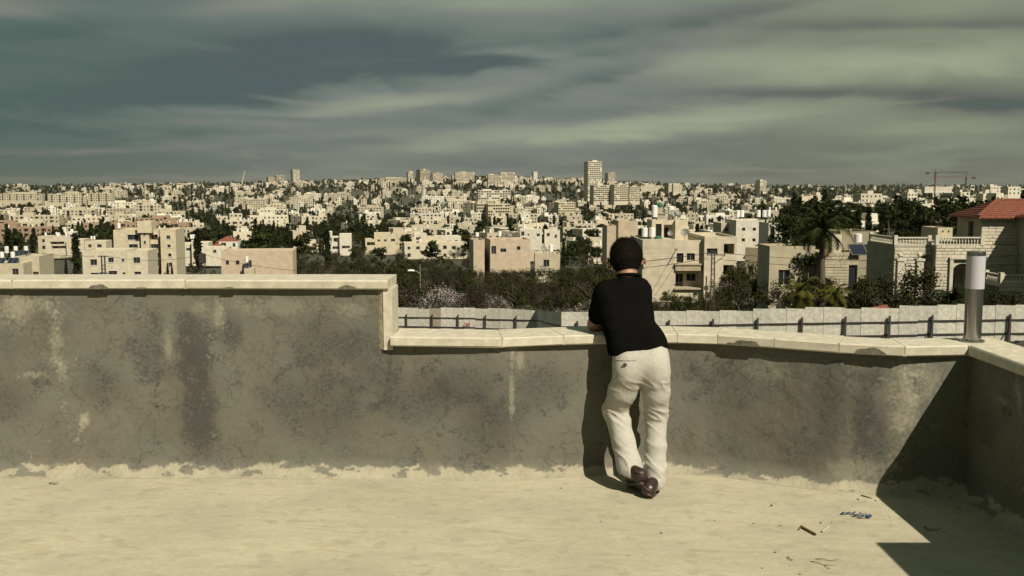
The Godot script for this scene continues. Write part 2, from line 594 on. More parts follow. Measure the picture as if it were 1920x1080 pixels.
func make_terrace() -> void:
	# floor: a slightly uneven sheet
	var im := floor_image()
	var fm := StandardMaterial3D.new()
	fm.resource_name = "floor_skim"
	fm.albedo_texture = ImageTexture.create_from_image(im)
	fm.roughness = 0.9
	fm.normal_enabled = true
	fm.normal_texture = bumps(61, 0.03, 4.0, 5, 1024)
	fm.normal_scale = 0.18
	var un := noise(301, 0.8, 3)
	var f := MB.new(true, true)
	var nx := 90
	var nz := 130
	var lo := Vector2(-3.4, -4.62)
	var hi := Vector2(2.05, 3.2)
	for iz in nz + 1:
		for ix in nx + 1:
			var x := lerpf(lo.x, hi.x, float(ix) / nx)
			var z := lerpf(lo.y, hi.y, float(iz) / nz)
			var y := 0.003 * un.get_noise_2d(x, z)
			var gx := 0.003 * (un.get_noise_2d(x + 0.02, z) - un.get_noise_2d(x - 0.02, z)) / 0.04
			var gz := 0.003 * (un.get_noise_2d(x, z + 0.02) - un.get_noise_2d(x, z - 0.02)) / 0.04
			f.vert(Vector3(x, y, z), Vector3(-gx, 1, -gz).normalized(), Vector2((x + 3.45) / 5.6, z / 2.6))
	for iz in nz:
		for ix in nx:
			var k := iz * (nx + 1) + ix
			f.face(k, k + nx + 1, k + nx + 2)
			f.face(k, k + nx + 2, k + 1)
	structure("terrace_floor", f, fm)
	var slab := MB.new()
	slab.box(-3.5, 2.3, -0.35, -0.03, -4.8, 3.4)
	structure("terrace_slab", slab, M.cement)

	# the parapet across the view
	var over := 0.032
	var line := []
	for p in TALL: line.append(p)
	for k in range(1, LOW.size()): line.append(LOW[k])
	var nb := back_normals(line)
	var face := []
	for k in line.size():
		var more := 0.0
		if k >= line.size() - 4 and k < line.size() - 1: more = [0.0, 0.003, 0.012][k - line.size() + 4]
		face.append((line[k] as Vector2) + (nb[k] as Vector2) * (over + more))
	face[0] = Vector2(-3.3, -4.53)
	face.append(Vector2(2.06, face[-1].y))
	# resample the face along its length
	var cum := [0.0]
	for k in range(1, face.size()): cum.append(cum[-1] + (face[k] as Vector2).distance_to(face[k - 1]))
	var total: float = cum[-1]
	var step_s: float = cum[TALL.size() - 1] + 0.0
	var wallm := StandardMaterial3D.new()
	wallm.resource_name = "stained_plaster"
	wallm.albedo_texture = ImageTexture.create_from_image(plaster_image(total, 0.95, step_s))
	wallm.roughness = 0.92
	wallm.normal_enabled = true
	wallm.normal_texture = plaster_bumps()
	wallm.normal_scale = 0.22
	var root := thing("parapet_wall", "stained grey plaster parapet with pale limestone coping, stepping down beside the child", "parapet", Vector3.ZERO)
	var un2 := noise(302, 1.7, 3)
	var prof := []   # out from the face, height, along the profile
	for k in 7:
		var a := PI / 2 * k / 6.0
		prof.append(Vector2(0.095 * (1.0 - sin(a)), 0.095 * (1.0 - cos(a)) - 0.007))
	for hh in [0.15, 0.2, 0.27, 0.34, 0.41, 0.48, 0.55, 0.62]: prof.append(Vector2(0, hh))
	for part in 2:
		var b := MB.new(true, true)
		var s0 := 0.0 if part == 0 else step_s
		var s1 := step_s if part == 0 else total
		var ns := int((s1 - s0) / 0.03)
		var top := 0.885 if part == 0 else 0.625
		var pr := prof.duplicate()
		if part == 0:
			for hh in [0.69, 0.76, 0.83, 0.885]: pr.append(Vector2(0, hh))
		for a in ns + 1:
			var s := lerpf(s0, s1, float(a) / ns)
			var p := along(face, cum, s)
			var d := (along(face, cum, minf(s + 0.06, total)) - along(face, cum, maxf(s - 0.06, 0.0))).normalized()
			var out := Vector2(-d.y, d.x)
			for k in pr.size():
				var q: Vector2 = pr[k]
				var bump := 0.008 * un2.get_noise_2d(s, q.y)
				var e: Vector2 = ((pr[mini(k + 1, pr.size() - 1)] as Vector2) - (pr[maxi(k - 1, 0)] as Vector2)).normalized()
				var w := out * (q.x + bump)
				var nn := Vector3(out.x * e.y, -e.x, out.y * e.y)
				nn.x -= 0.008 * (un2.get_noise_2d(s + 0.02, q.y) - un2.get_noise_2d(s - 0.02, q.y)) / 0.04
				nn.y -= 0.008 * (un2.get_noise_2d(s, q.y + 0.02) - un2.get_noise_2d(s, q.y - 0.02)) / 0.04
				b.vert(Vector3(p.x + w.x, minf(q.y, top) - 0.001, p.y + w.y), nn.normalized(), Vector2(s / total, 1.0 - q.y / 0.95))
		var cols := pr.size()
		for a in ns:
			for k in cols - 1:
				var i0 := a * cols + k
				b.face(i0, i0 + cols, i0 + cols + 1)
				b.face(i0, i0 + cols + 1, i0 + 1)
		build("plaster_face" , b, wallm, root)
	# the wall's core behind the plaster, with the end of the tall part
	var core := MB.new()
	for k in face.size() - 2:
		var a: Vector2 = face[k]
		var e: Vector2 = face[k + 1]
		var na: Vector2 = nb[k]
		var ne: Vector2 = nb[k + 1]
		var top := 0.878 if k < TALL.size() - 1 else 0.616
		var deep := 0.20
		var p0 := a + na * 0.012
		var p1 := e + ne * 0.012
		var p2 := e + ne * deep
		var p3 := a + na * deep
		core.quad(Vector3(p2.x, -0.3, p2.y), Vector3(p3.x, -0.3, p3.y), Vector3(p3.x, top, p3.y), Vector3(p2.x, top, p2.y))
		core.quad(Vector3(p0.x, top, p0.y), Vector3(p1.x, top, p1.y), Vector3(p2.x, top, p2.y), Vector3(p3.x, top, p3.y))
	build("wall_core", core, M.cement, root)
	var endp: Vector2 = face[TALL.size() - 1]
	# dressed limestone jamb that trims the step, with a rough mortar bed along its inner edge
	var en := MB.new()
	en.box(endp.x - 0.028, endp.x + 0.014, 0.600, 0.8815, endp.y - 0.215, endp.y + 0.016)
	build("step_jamb", en, M.limestone, root)
	var bed := MB.new(true)
	var un3 := noise(303, 18.0, 3)
	for k in 17:
		var yy := lerpf(0.60, 0.88, k / 16.0)
		var wd := 0.024 + 0.014 * un3.get_noise_1d(yy * 2.0)
		bed.vert(Vector3(endp.x - 0.027, yy, endp.y + 0.013), Vector3(0, 0, 1))
		bed.vert(Vector3(endp.x - 0.027 - wd, yy, endp.y + 0.0005), Vector3(-0.5, 0, 1).normalized())
	for k in 16:
		bed.face(k * 2 + 1, k * 2, k * 2 + 2)
		bed.face(k * 2 + 1, k * 2 + 2, k * 2 + 3)
	build("mortar_bed", bed, M.rough_render, root)
	# coping stones
	var nt := back_normals(TALL)
	for k in TALL.size() - 1:
		var b := MB.new()
		coping(b, TALL[k], TALL[k + 1], nt[k], nt[k + 1], 0.882, 0.925, 0.30)
		build("coping_stone", b, M.limestone, root)
	var nl := back_normals(LOW)
	nl[LOW.size() - 1] = Vector2(0, -1)
	for k in LOW.size() - 1:
		var b := MB.new()
		var wd := lerpf(0.275, 0.225, clampf((k - 3) / 4.0, 0.0, 1.0))
		coping(b, LOW[k], LOW[k + 1], nl[k], nl[k + 1], 0.620, 0.666, wd)
		build("coping_stone", b, M.limestone, root)
		if k > 0:
			# bedding joint between two stones
			var j := MB.new()
			var p: Vector2 = LOW[k]
			var dn: Vector2 = nl[k]
			var dd := Vector2(-dn.y, dn.x) * 0.007
			var f0 := p + dn * 0.0015
			var f1 := p + dn * (wd - 0.006)
			var y0 := 0.6225
			var y1 := 0.6645
			j.obox(Vector3((f0.x + f1.x) / 2, (y0 + y1) / 2, (f0.y + f1.y) / 2), Vector3(dd.x, 0, dd.y), Vector3(0, (y1 - y0) / 2, 0), Vector3((f0.x - f1.x) / 2, 0, (f0.y - f1.y) / 2))
			build("mortar_joint", j, M.mortar, root)
	for k in range(1, TALL.size() - 1):
		var j := MB.new()
		var p: Vector2 = TALL[k]
		j.box(p.x - 0.006, p.x + 0.006, 0.884, 0.9235, p.y - 0.29, p.y - 0.001)
		build("mortar_joint", j, M.mortar, root)
	# cement splashes left on the stones' faces
	for sp in [[-1.895, 0.882, 0.045, 0.021], [-1.70, 0.882, 0.030, 0.008], [-1.30, 0.882, 0.032, 0.009], [-0.755, 0.882, 0.042, 0.018], [1.02, 0.622, 0.03, 0.012], [1.075, 0.622, 0.055, 0.026], [1.56, 0.622, 0.060, 0.030]]:
		var b := MB.new()
		var ref := LOW if sp[1] < 0.8 else TALL
		var z0 := 0.0
		var slope := 0.0
		for k in ref.size() - 1:
			if sp[0] >= ref[k].x and sp[0] <= ref[k + 1].x:
				slope = (ref[k + 1].y - ref[k].y) / (ref[k + 1].x - ref[k].x)
				z0 = ref[k].y + slope * (sp[0] - ref[k].x)
		var cnt := 22
		var prev := Vector3.ZERO
		var first := Vector3(sp[0], sp[1] + 0.002, z0 + 0.0045)
		for k in cnt + 1:
			var a := PI * k / cnt
			var r := 1.0 + 0.10 * sin(k * 0.7 + sp[0] * 9.0) * sin(a)
			var dx := cos(a) * float(sp[2]) * r
			var pnt := Vector3(sp[0] + dx, sp[1] + 0.001 + sin(a) * float(sp[3]) * r, z0 + slope * dx + 0.0028)
			if k > 0:
				b.tri(first, prev, pnt)
				b.quad(Vector3(prev.x, prev.y, prev.z - 0.006), Vector3(pnt.x, pnt.y, pnt.z - 0.006), pnt, prev)
			prev = pnt
		build("cement_splash", b, M.cement, root)

	# the side parapet, low by the corner and tall nearer the house
	var side := thing("side_parapet", "side parapet in shade with limestone coping, meeting the corner below the bollard lamp", "parapet", Vector3(1.975, 0, -4.22))
	var sb := MB.new(true, true)
	var un4 := noise(304, 1.4, 3)
	var zs := 90
	for a in zs + 1:
		var z := lerpf(-0.10, 7.2, float(a) / zs)
		for k in prof.size():
			var q: Vector2 = prof[k]
			var e: Vector2 = ((prof[mini(k + 1, prof.size() - 1)] as Vector2) - (prof[maxi(k - 1, 0)] as Vector2)).normalized()
			sb.vert(Vector3(0.032 - q.x + 0.008 * un4.get_noise_2d(z, q.y), q.y - 0.001, z), Vector3(-e.y, -e.x, 0).normalized(), Vector2(0.15 + z / total, 1.0 - q.y / 0.95))
	for a in zs:
		for k in prof.size() - 1:
			var i0 := a * prof.size() + k
			sb.face(i0, i0 + prof.size(), i0 + prof.size() + 1)
			sb.face(i0, i0 + prof.size() + 1, i0 + 1)
	build("plaster_face", sb, wallm, side)
	var sc := MB.new()
	sc.box(0.06, 0.19, -0.3, 0.616, -0.15, 7.2)
	build("wall_core", sc, M.cement, side)
	var hi_part := MB.new(true, true)
	hi_part.box(0.034, 0.19, 0.0, 0.985, 1.485, 7.2)
	for k in hi_part.v.size():
		hi_part.t.append(Vector2(0.2 + hi_part.v[k].z / total, 1.0 - hi_part.v[k].y / 1.05))
	build("tall_part", hi_part, wallm, side)
	var zz := [0.0, 0.62, 1.45]
	for k in 2:
		var b := MB.new()
		coping(b, Vector2(0.0, zz[k + 1]), Vector2(0.0, zz[k]), Vector2(1, 0), Vector2(1, 0), 0.620, 0.666, 0.22)
		build("coping_stone", b, M.limestone, side)
	# corner slab under the lamp, a hair lower than the stones that run into it
	var cs := MB.new()
	cs.box(0.003, 0.22, 0.622, 0.6645, -0.228, -0.003)
	build("corner_stone", cs, M.limestone, side)
	zz = [1.45, 2.3, 3.4, 4.5, 5.8, 7.2]
	for k in zz.size() - 1:
		var b := MB.new()
		coping(b, Vector2(0.0, zz[k + 1]), Vector2(0.0, zz[k]), Vector2(1, 0), Vector2(1, 0), 0.985, 1.03, 0.22)
		build("coping_stone", b, M.limestone, side)

func along(line: Array, cum: Array, s: float) -> Vector2:
	for k in range(1, line.size()):
		if s <= cum[k] or k == line.size() - 1:
			return (line[k - 1] as Vector2).lerp(line[k], clampf((s - cum[k - 1]) / (cum[k] - cum[k - 1]), 0, 1))
	return line[-1]

func make_bollard() -> void:
	var t := thing("bollard_lamp", "stainless steel bollard lamp with white cylinder diffuser standing on the corner coping", "lamp", Vector3(2.048, 0.6665, -4.345))
	var b := MB.new(true)
	b.lathe(Vector3.ZERO, [Vector2(0.0, 0.0), Vector2(0.052, 0.0), Vector2(0.052, 0.004), Vector2(0.050, 0.006), Vector2(0.036, 0.006)], 40)
	build("base_flange", b, M.steel, t)
	b = MB.new(true)
	b.lathe(Vector3.ZERO, [Vector2(0.0365, 0.005), Vector2(0.0365, 0.235)], 48)
	build("post", b, M.steel, t)
	b = MB.new(true)
	b.lathe(Vector3.ZERO, [Vector2(0.0, 0.2345), Vector2(0.0385, 0.2345), Vector2(0.0395, 0.236), Vector2(0.0395, 0.379), Vector2(0.0385, 0.380), Vector2(0.0, 0.380)], 48)
	build("diffuser", b, M.opal_plastic, t)
	b = MB.new(true)
	b.lathe(Vector3.ZERO, [Vector2(0.0, 0.3803), Vector2(0.038, 0.3803), Vector2(0.0395, 0.3815), Vector2(0.0395, 0.398), Vector2(0.038, 0.400), Vector2(0.0, 0.400)], 48)
	build("cap", b, M.steel, t)
	for k in 3:
		var a := TAU * (k + 0.3) / 3
		b = MB.new(true)
		b.lathe(Vector3(0.044 * cos(a), 0.006, 0.044 * sin(a)), [Vector2(0.0045, 0), Vector2(0.0045, 0.003), Vector2(0.003, 0.0045), Vector2(0, 0.0045)], 10)
		build("screw", b, M.steel, t)


# ------------------------------------------------------------------ bodies as smooth-joined tapered bones
class Field:
	var bones := []        # [a, b, ra, rb, k]
	var cuts := []         # [point, normal]: kept where (p - point) . normal <= 0
	var folds: Callable
	var live := []

	func bone(a: Vector3, b: Vector3, ra: float, rb: float, k := 0.03) -> void:
		bones.append([a, b, ra, rb, k])

	func one(q: Array, p: Vector3) -> float:
		var a: Vector3 = q[0]
		var ab: Vector3 = (q[1] as Vector3) - a
		var l := ab.length_squared()
		var t := clampf((p - a).dot(ab) / l, 0.0, 1.0) if l > 1e-9 else 0.0
		return p.distance_to(a + ab * t) - lerpf(q[2], q[3], t)

	func value(p: Vector3) -> float:
		var d := 1.0
		for q in live:
			var e := one(q, p)
			var k: float = q[4]
			var h := maxf(k - absf(d - e), 0.0) / k
			d = minf(d, e) - h * h * k * 0.25
		for c in cuts:
			d = maxf(d, (p - (c[0] as Vector3)).dot(c[1]))
		if folds.is_valid() and absf(d) < 0.03:
			d += folds.call(p)
		return d

	# surface nets over a grid, visiting only blocks near the surface
	func mesh_into(out: MB, lo: Vector3, hi: Vector3, cell: float) -> void:
		var nb := Vector3i(((hi - lo) / (cell * 4)).ceil())
		var n := nb * 4 + Vector3i.ONE
		var val := PackedFloat32Array()
		val.resize(n.x * n.y * n.z)
		val.fill(9.0)
		var done := PackedByteArray()
		done.resize(n.x * n.y * n.z)
		var near := []
		var rad := cell * 4 * 0.9
		for bz in nb.z:
			for by in nb.y:
				for bx in nb.x:
					var ctr := lo + Vector3(bx + 0.5, by + 0.5, bz + 0.5) * cell * 4
					live = []
					var best := 9.0
					var ds := []
					for q in bones:
						var e := one(q, ctr)
						ds.append(e)
						best = minf(best, e)
					if best > rad + 0.03 or best < -rad - 0.09:
						continue
					for k in bones.size():
						if ds[k] < best + rad * 2.0 + 0.07:
							live.append(bones[k])
					near.append(Vector3i(bx, by, bz) * 4)
					for z in range(bz * 4, bz * 4 + 5):
						for y in range(by * 4, by * 4 + 5):
							for x in range(bx * 4, bx * 4 + 5):
								var id := (z * n.y + y) * n.x + x
								if done[id] == 0:
									done[id] = 1
									val[id] = value(lo + Vector3(x, y, z) * cell)
		live = bones
		var vid := {}
		var sx := 1
		var sy := n.x
		var sz := n.x * n.y
		var corner := [0, sx, sy, sx + sy, sz, sz + sx, sz + sy, sz + sx + sy]
		for b0 in near:
			for z in range(b0.z, b0.z + 4):
				for y in range(b0.y, b0.y + 4):
					for x in range(b0.x, b0.x + 4):
						var id := (z * n.y + y) * n.x + x
						var neg := 0
						for k in 8:
							if val[id + corner[k]] < 0.0: neg += 1
						if neg == 0 or neg == 8:
							continue
						var sum := Vector3.ZERO
						var cnt := 0
						for k in 8:
							for ax in 3:
								if k & (1 << ax): continue
								var k2: int = k | (1 << ax)
								var a: float = val[id + corner[k]]
								var e: float = val[id + corner[k2]]
								if (a < 0.0) != (e < 0.0):
									var t := a / (a - e)
									var p := Vector3(k & 1, (k >> 1) & 1, (k >> 2) & 1)
									p[ax] = t
									sum += p
									cnt += 1
						var g := Vector3(val[id + 1] - val[id], val[id + sy] - val[id], val[id + sz] - val[id]) + Vector3(val[id + corner[7]] - val[id + corner[6]], val[id + corner[7]] - val[id + corner[5]], val[id + corner[7]] - val[id + corner[3]])
						vid[id] = out.vert(lo + (Vector3(x, y, z) + sum / cnt) * cell, g.normalized())
		for b0 in near:
			for z in range(b0.z, b0.z + 4):
				for y in range(b0.y, b0.y + 4):
					for x in range(b0.x, b0.x + 4):
						var id := (z * n.y + y) * n.x + x
						var a := val[id] < 0.0
						for ax in 3:
							var st: int = [sx, sy, sz][ax]
							var a2: bool = val[id + st] < 0.0
							if a == a2:
								continue
							var u: int = [sy, sz, sx][ax]
							var w: int = [sz, sx, sy][ax]
							var q := [id, id - u, id - u - w, id - w]
							if not (vid.has(q[0]) and vid.has(q[1]) and vid.has(q[2]) and vid.has(q[3])):
								continue
							var i0: int = vid[q[0]]
							var i1: int = vid[q[1]]
							var i2: int = vid[q[2]]
							var i3: int = vid[q[3]]
							if a:
								out.face(i0, i1, i2); out.face(i0, i2, i3)
							else:
								out.face(i0, i2, i1); out.face(i0, i3, i2)


# ------------------------------------------------------------------ the child at the parapet
func make_person() -> void:
	var base := Vector3(0.59, 0.0, -4.26)
	var root := thing("person", "child in a black short-sleeved shirt and beige trousers leaning on the parapet, seen from behind", "person", base)
	var o := -base
	# the pose: pressed forwards against the wall from the hips up, weight on the parapet
	var lean := Curve.new()
	var settle := Curve.new()
	for q in [[lean, [[0.0, 0.0], [0.12, 0.03], [0.33, 0.115], [0.6, 0.165], [0.8, 0.155], [1.2, 0.145]]], [settle, [[0.0, 0.0], [0.12, 0.004], [0.33, 0.012], [0.6, 0.028], [0.8, 0.022], [1.0, 0.012], [1.2, 0.007]]]]:
		q[0].max_value = 1.3
		q[0].max_domain = 1.3
		for w in q[1]: q[0].add_point(Vector2(w[0], w[1]))
	var pose := func(p: Vector3) -> Vector3:
		var l: float = lean.sample(p.y)
		return Vector3(0.59 + (p.x - 0.59) * (1.0 + 0.22 * l) + 0.125 * l, p.y - settle.sample(p.y), p.z - l) + o
	# --- joints (world)
	var head := Vector3(0.519, 1.029, -4.475)
	var neck := Vector3(0.525, 0.935, -4.415)
	var sl := Vector3(0.420, 0.876, -4.425)
	var sr := Vector3(0.580, 0.884, -4.425)
	var el := Vector3(0.384, 0.722, -4.500)
	var er := Vector3(0.622, 0.722, -4.520)
	var hl := Vector3(0.470, 0.708, -4.600)
	var hr := Vector3(0.560, 0.708, -4.625)
	var pelvis := Vector3(0.560, 0.610, -4.275)
	var kl := Vector3(0.466, 0.335, -4.345)
	var kr := Vector3(0.642, 0.325, -4.305)
	var al := Vector3(0.522, 0.120, -4.265)
	var ar := Vector3(0.634, 0.075, -4.250)

	# --- body: one continuous surface, head and hands on finer grids
	var skin := MB.new(true)
	var f := Field.new()
	f.bone(neck + Vector3(0, -0.03, 0.01), neck + Vector3(-0.003, 0.05, -0.03), 0.042, 0.040)
	f.bone(Vector3(0.516, 0.80, -4.385), neck + Vector3(0, -0.03, 0), 0.040, 0.036, 0.03)
	f.bone(Vector3(0.45, 0.86, -4.42), Vector3(0.58, 0.86, -4.42), 0.034, 0.034, 0.03)
	f.bone(Vector3(0.54, 0.65, -4.31), Vector3(0.516, 0.80, -4.385), 0.045, 0.040, 0.03)
	f.bone(Vector3(0.51, 0.60, -4.28), Vector3(0.61, 0.60, -4.27), 0.045, 0.045, 0.03)
	f.bone(sl, el, 0.034, 0.031); f.bone(el, hl, 0.031, 0.020)
	f.bone(sr, er, 0.033, 0.027); f.bone(er, hr, 0.027, 0.019)
	f.bone(Vector3(0.505, 0.56, -4.27), kl, 0.045, 0.034); f.bone(kl, al, 0.038, 0.024)
	f.bone(Vector3(0.615, 0.56, -4.26), kr, 0.045, 0.034); f.bone(kr, ar, 0.038, 0.024)
	# feet, mostly inside the shoes
	f.bone(al, Vector3(0.545, 0.085, -4.235), 0.024, 0.02, 0.02); f.bone(ar, Vector3(0.618, 0.04, -4.23), 0.024, 0.02, 0.02)
	f.cuts = [[Vector3(0, 0.966, 0), Vector3(0, 1, 0)]]
	f.mesh_into(skin, Vector3(0.33, 0.01, -4.80), Vector3(0.74, 0.99, -4.14), 0.0105)
	# head
	var h := Field.new()
	h.bone(head + Vector3(0, 0.010, 0.010), head + Vector3(0, 0.018, -0.020), 0.066, 0.063, 0.02)       # skull
	h.bone(head + Vector3(0, -0.030, -0.030), head + Vector3(0, -0.058, -0.058), 0.050, 0.028, 0.04)     # jaw and chin
	h.bone(head + Vector3(-0.028, -0.022, -0.052), head + Vector3(0.028, -0.022, -0.052), 0.026, 0.026, 0.03)  # cheeks
	h.bone(head + Vector3(0, -0.005, -0.088), head + Vector3(0, -0.026, -0.101), 0.006, 0.0095, 0.016)   # nose
	h.bone(head + Vector3(-0.026, 0.012, -0.084), head + Vector3(0.026, 0.012, -0.084), 0.008, 0.008, 0.02)    # brow
	h.bone(head + Vector3(-0.013, -0.044, -0.086), head + Vector3(0.013, -0.044, -0.086), 0.006, 0.006, 0.008) # lips
	h.bone(head + Vector3(-0.012, -0.052, -0.083), head + Vector3(0.012, -0.052, -0.083), 0.006, 0.006, 0.008)
	h.bone(head + Vector3(0, -0.04, 0.02), neck + Vector3(-0.002, 0.0, -0.004), 0.046, 0.044, 0.03)      # neck
	for s in [-1.0, 1.0]:   # ears: a rim around a hollow
		var e := head + Vector3(s * 0.0745, -0.026, 0.004)
		var pts := []
		for k in 9:
			var a := lerpf(-0.4, 4.6, k / 8.0)
			pts.append(e + Vector3(s * (0.007 + 0.006 * cos(a)), 0.023 * sin(a + 0.4), 0.013 * cos(a + 0.4)))
		for k in 8:
			h.bone(pts[k], pts[k + 1], 0.0045, 0.0045, 0.006)
		h.bone(e + Vector3(-s * 0.004, 0, 0), e + Vector3(s * 0.001, 0.006, 0), 0.010, 0.009, 0.008)
	h.mesh_into(skin, head + Vector3(-0.1, -0.112, -0.125), head + Vector3(0.1, 0.1, 0.1), 0.0042)
	# hands, flat on the coping, fingers loosely curled
	for s in [-1.0, 1.0]:
		var w := hl if s < 0 else hr
		var fwd := (Vector3(0.055, -0.004, -0.045) if s < 0 else Vector3(-0.060, -0.004, -0.040)).normalized()
		var out: Vector3 = Vector3(fwd.z, 0, -fwd.x) * s
		var g := Field.new()
		var palm := w + fwd * 0.038 + Vector3(0, -0.006, 0)
		g.bone(w - fwd * 0.02, w + fwd * 0.01, 0.019, 0.017, 0.012)
		g.bone(w + out * 0.010, palm + out * 0.017, 0.013, 0.0115, 0.012)
		g.bone(w - out * 0.008, palm - out * 0.015, 0.013, 0.0115, 0.012)
		var lens := [0.036, 0.045, 0.048, 0.042]
		for q in 4:
			var r := palm + out * lerpf(-0.019, 0.019, q / 3.0)
			var dir := (fwd + out * lerpf(-0.22, 0.18, q / 3.0)).normalized()
			var k1 := r + dir * float(lens[q]) * 0.45 + Vector3(0, 0.004, 0)
			var k2 := r + dir * float(lens[q]) * 0.80 + Vector3(0, -0.004, 0)
			var k3 := r + dir * float(lens[q]) + Vector3(0, -0.011, 0)
			g.bone(r - dir * 0.01, k1, 0.0072, 0.0068, 0.003); g.bone(k1, k2, 0.0066, 0.0062, 0.002); g.bone(k2, k3, 0.0061, 0.0054, 0.002)
		var th := w + fwd * 0.014 + out * 0.016 + Vector3(0, -0.006, 0)
		var t1 := th + fwd * 0.020 + out * 0.018
		g.bone(th - out * 0.008, t1, 0.009, 0.0075, 0.008); g.bone(t1, t1 + fwd * 0.020 + out * 0.004 + Vector3(0, -0.004, 0), 0.0072, 0.006, 0.003)
		g.mesh_into(skin, w - Vector3(0.085, 0.04, 0.085), w + Vector3(0.085, 0.035, 0.085), 0.0034)
	for k in skin.v.size(): skin.v[k] = pose.call(skin.v[k])
	build("body", skin, M.skin, root)
	for s in [-1.0, 1.0]:
		var e := MB.new(true)
		e.lathe(pose.call(head) + Vector3(s * 0.030, -0.003, -0.072), [Vector2(0, -0.011), Vector2(0.008, -0.008), Vector2(0.011, 0), Vector2(0.008, 0.008), Vector2(0, 0.011)], 12)
		build("eye", e, M.eye_white, root)

	# --- hair: a cap cut short, closer at the nape
	var hair := MB.new(true)
	var hf := Field.new()
	hf.bone(head + Vector3(0, 0.013, 0.012), head + Vector3(0, 0.020, -0.024), 0.0735, 0.070, 0.02)
	hf.bone(head + Vector3(-0.004, -0.018, 0.022), head + Vector3(-0.002, -0.030, 0.026), 0.060, 0.051, 0.03)
	hf.bone(head + Vector3(-0.020, 0.074, -0.01), head + Vector3(0.022, 0.076, 0.012), 0.014, 0.014, 0.02)
	var hn := noise(411, 60.0, 2)
	hf.folds = func(p: Vector3) -> float: return 0.0010 * hn.get_noise_3d(p.x * 1.6, p.y * 0.5, p.z * 1.6)
	# hairline: off the face, round the ears, square at the nape
	hf.cuts = [[head + Vector3(0, 0.0, -0.052), Vector3(0, -0.75, -0.66)], [head + Vector3(0, -0.080, 0.05), Vector3(0, -1, -0.12)]]
	hf.mesh_into(hair, head + Vector3(-0.1, -0.11, -0.115), head + Vector3(0.1, 0.115, 0.115), 0.0042)
	# short strands lying over the cap
	var hr2 := RandomNumberGenerator.new()
	hr2.seed = 19
	for k in hair.v.size():
		var p := hair.v[k]
		var nn := hair.n[k]
		if p.y < head.y - 0.074: continue
		var away := (p - head - Vector3(0.0, 0.07, 0.0))
		var dir := ((away - nn * away.dot(nn)).normalized() * 0.9 + nn * 0.42 + Vector3(hr2.randfn(), hr2.randfn(), hr2.randfn()) * 0.22).normalized()
		var sd := dir.cross(nn).normalized() * 0.0007
		hair.tri(p - sd, p + sd, p + dir * hr2.randf_range(0.008, 0.015))
	for k in hair.v.size(): hair.v[k] = pose.call(hair.v[k])
	build("hair", hair, M.black_hair, root)

	# --- shirt
	var fn := noise(412, 1.0, 3)
	var shirt := MB.new(true)
	var s := Field.new()
	s.bone(Vector3(0.455, 0.862, -4.405), Vector3(0.560, 0.868, -4.405), 0.062, 0.056, 0.04)
	s.bone(neck + Vector3(-0.012, -0.03, 0.006), neck + Vector3(0.012, -0.028, 0.006), 0.050, 0.050, 0.05)
	s.bone(Vector3(0.452, 0.800, -4.385), Vector3(0.562, 0.800, -4.380), 0.068, 0.064, 0.05)
	s.bone(Vector3(0.470, 0.74, -4.350), Vector3(0.568, 0.74, -4.345), 0.070, 0.066, 0.05)
	s.bone(Vector3(0.490, 0.68, -4.315), Vector3(0.588, 0.69, -4.305), 0.072, 0.070, 0.05)
	s.bone(Vector3(0.508, 0.635, -4.290), Vector3(0.606, 0.662, -4.280), 0.073, 0.072, 0.05)
	s.bone(Vector3(0.514, 0.60, -4.280), Vector3(0.604, 0.630, -4.270), 0.075, 0.074, 0.05)
	s.bone(sl, sl.lerp(el, 0.70), 0.052, 0.049, 0.045)
	s.bone(sr, sr.lerp(er, 0.86), 0.047, 0.043, 0.045)
	for q in s.bones:
		q[2] *= 0.965
		q[3] *= 0.965
	s.folds = func(p: Vector3) -> float:
		return 0.0045 * fn.get_noise_3d(p.x * 9.0 + p.y * 5.0, p.y * 24.0 - p.x * 8.0, p.z * 10.0) * smoothstep(0.0, 0.05, p.y - 0.612 - 0.126 * (p.x - 0.423))
	s.cuts = [[Vector3(0.423, 0.612, -4.22), Vector3(0.125, -0.99, 0.0)], [neck + Vector3(0, 0.014, 0.0), Vector3(0, 0.90, -0.42)]]
	s.mesh_into(shirt, Vector3(0.31, 0.52, -4.68), Vector3(0.74, 1.0, -4.14), 0.0072)
	for k in shirt.v.size(): shirt.v[k] = pose.call(shirt.v[k])
	build("shirt", shirt, M.black_cotton, root)
	# collar: a ribbed band round the neck
	var col := MB.new(true)
	var ring := []
	var rr := []
	for k in 25:
		var a := TAU * k / 24
		ring.append(pose.call(neck + Vector3(0.001, 0.017, -0.005) + Vector3(cos(a) * 0.0495, sin(a) * 0.010, sin(a) * 0.047)))
		rr.append(0.0075)
	col.tube(ring, rr, 8, false)
	build("collar", col, M.black_cotton, root)

	# --- trousers
	var tr := MB.new(true)
	var t := Field.new()
	t.bone(Vector3(0.517, 0.612, -4.275), Vector3(0.612, 0.642, -4.268), 0.071, 0.071, 0.05)
	t.bone(Vector3(0.518, 0.570, -4.250), Vector3(0.614, 0.580, -4.240), 0.076, 0.079, 0.045)
	t.bone(Vector3(0.514, 0.535, -4.245), Vector3(0.489, 0.44, -4.285), 0.072, 0.065, 0.03)
	t.bone(Vector3(0.489, 0.44, -4.285), kl + Vector3(-0.002, 0.01, 0), 0.063, 0.057, 0.02)
	t.bone(kl, Vector3(0.496, 0.215, -4.300), 0.057, 0.053, 0.015)
	t.bone(Vector3(0.496, 0.215, -4.300), Vector3(0.521, 0.10, -4.262), 0.053, 0.058, 0.015)
	t.bone(Vector3(0.625, 0.535, -4.240), Vector3(0.636, 0.44, -4.265), 0.072, 0.061, 0.02)
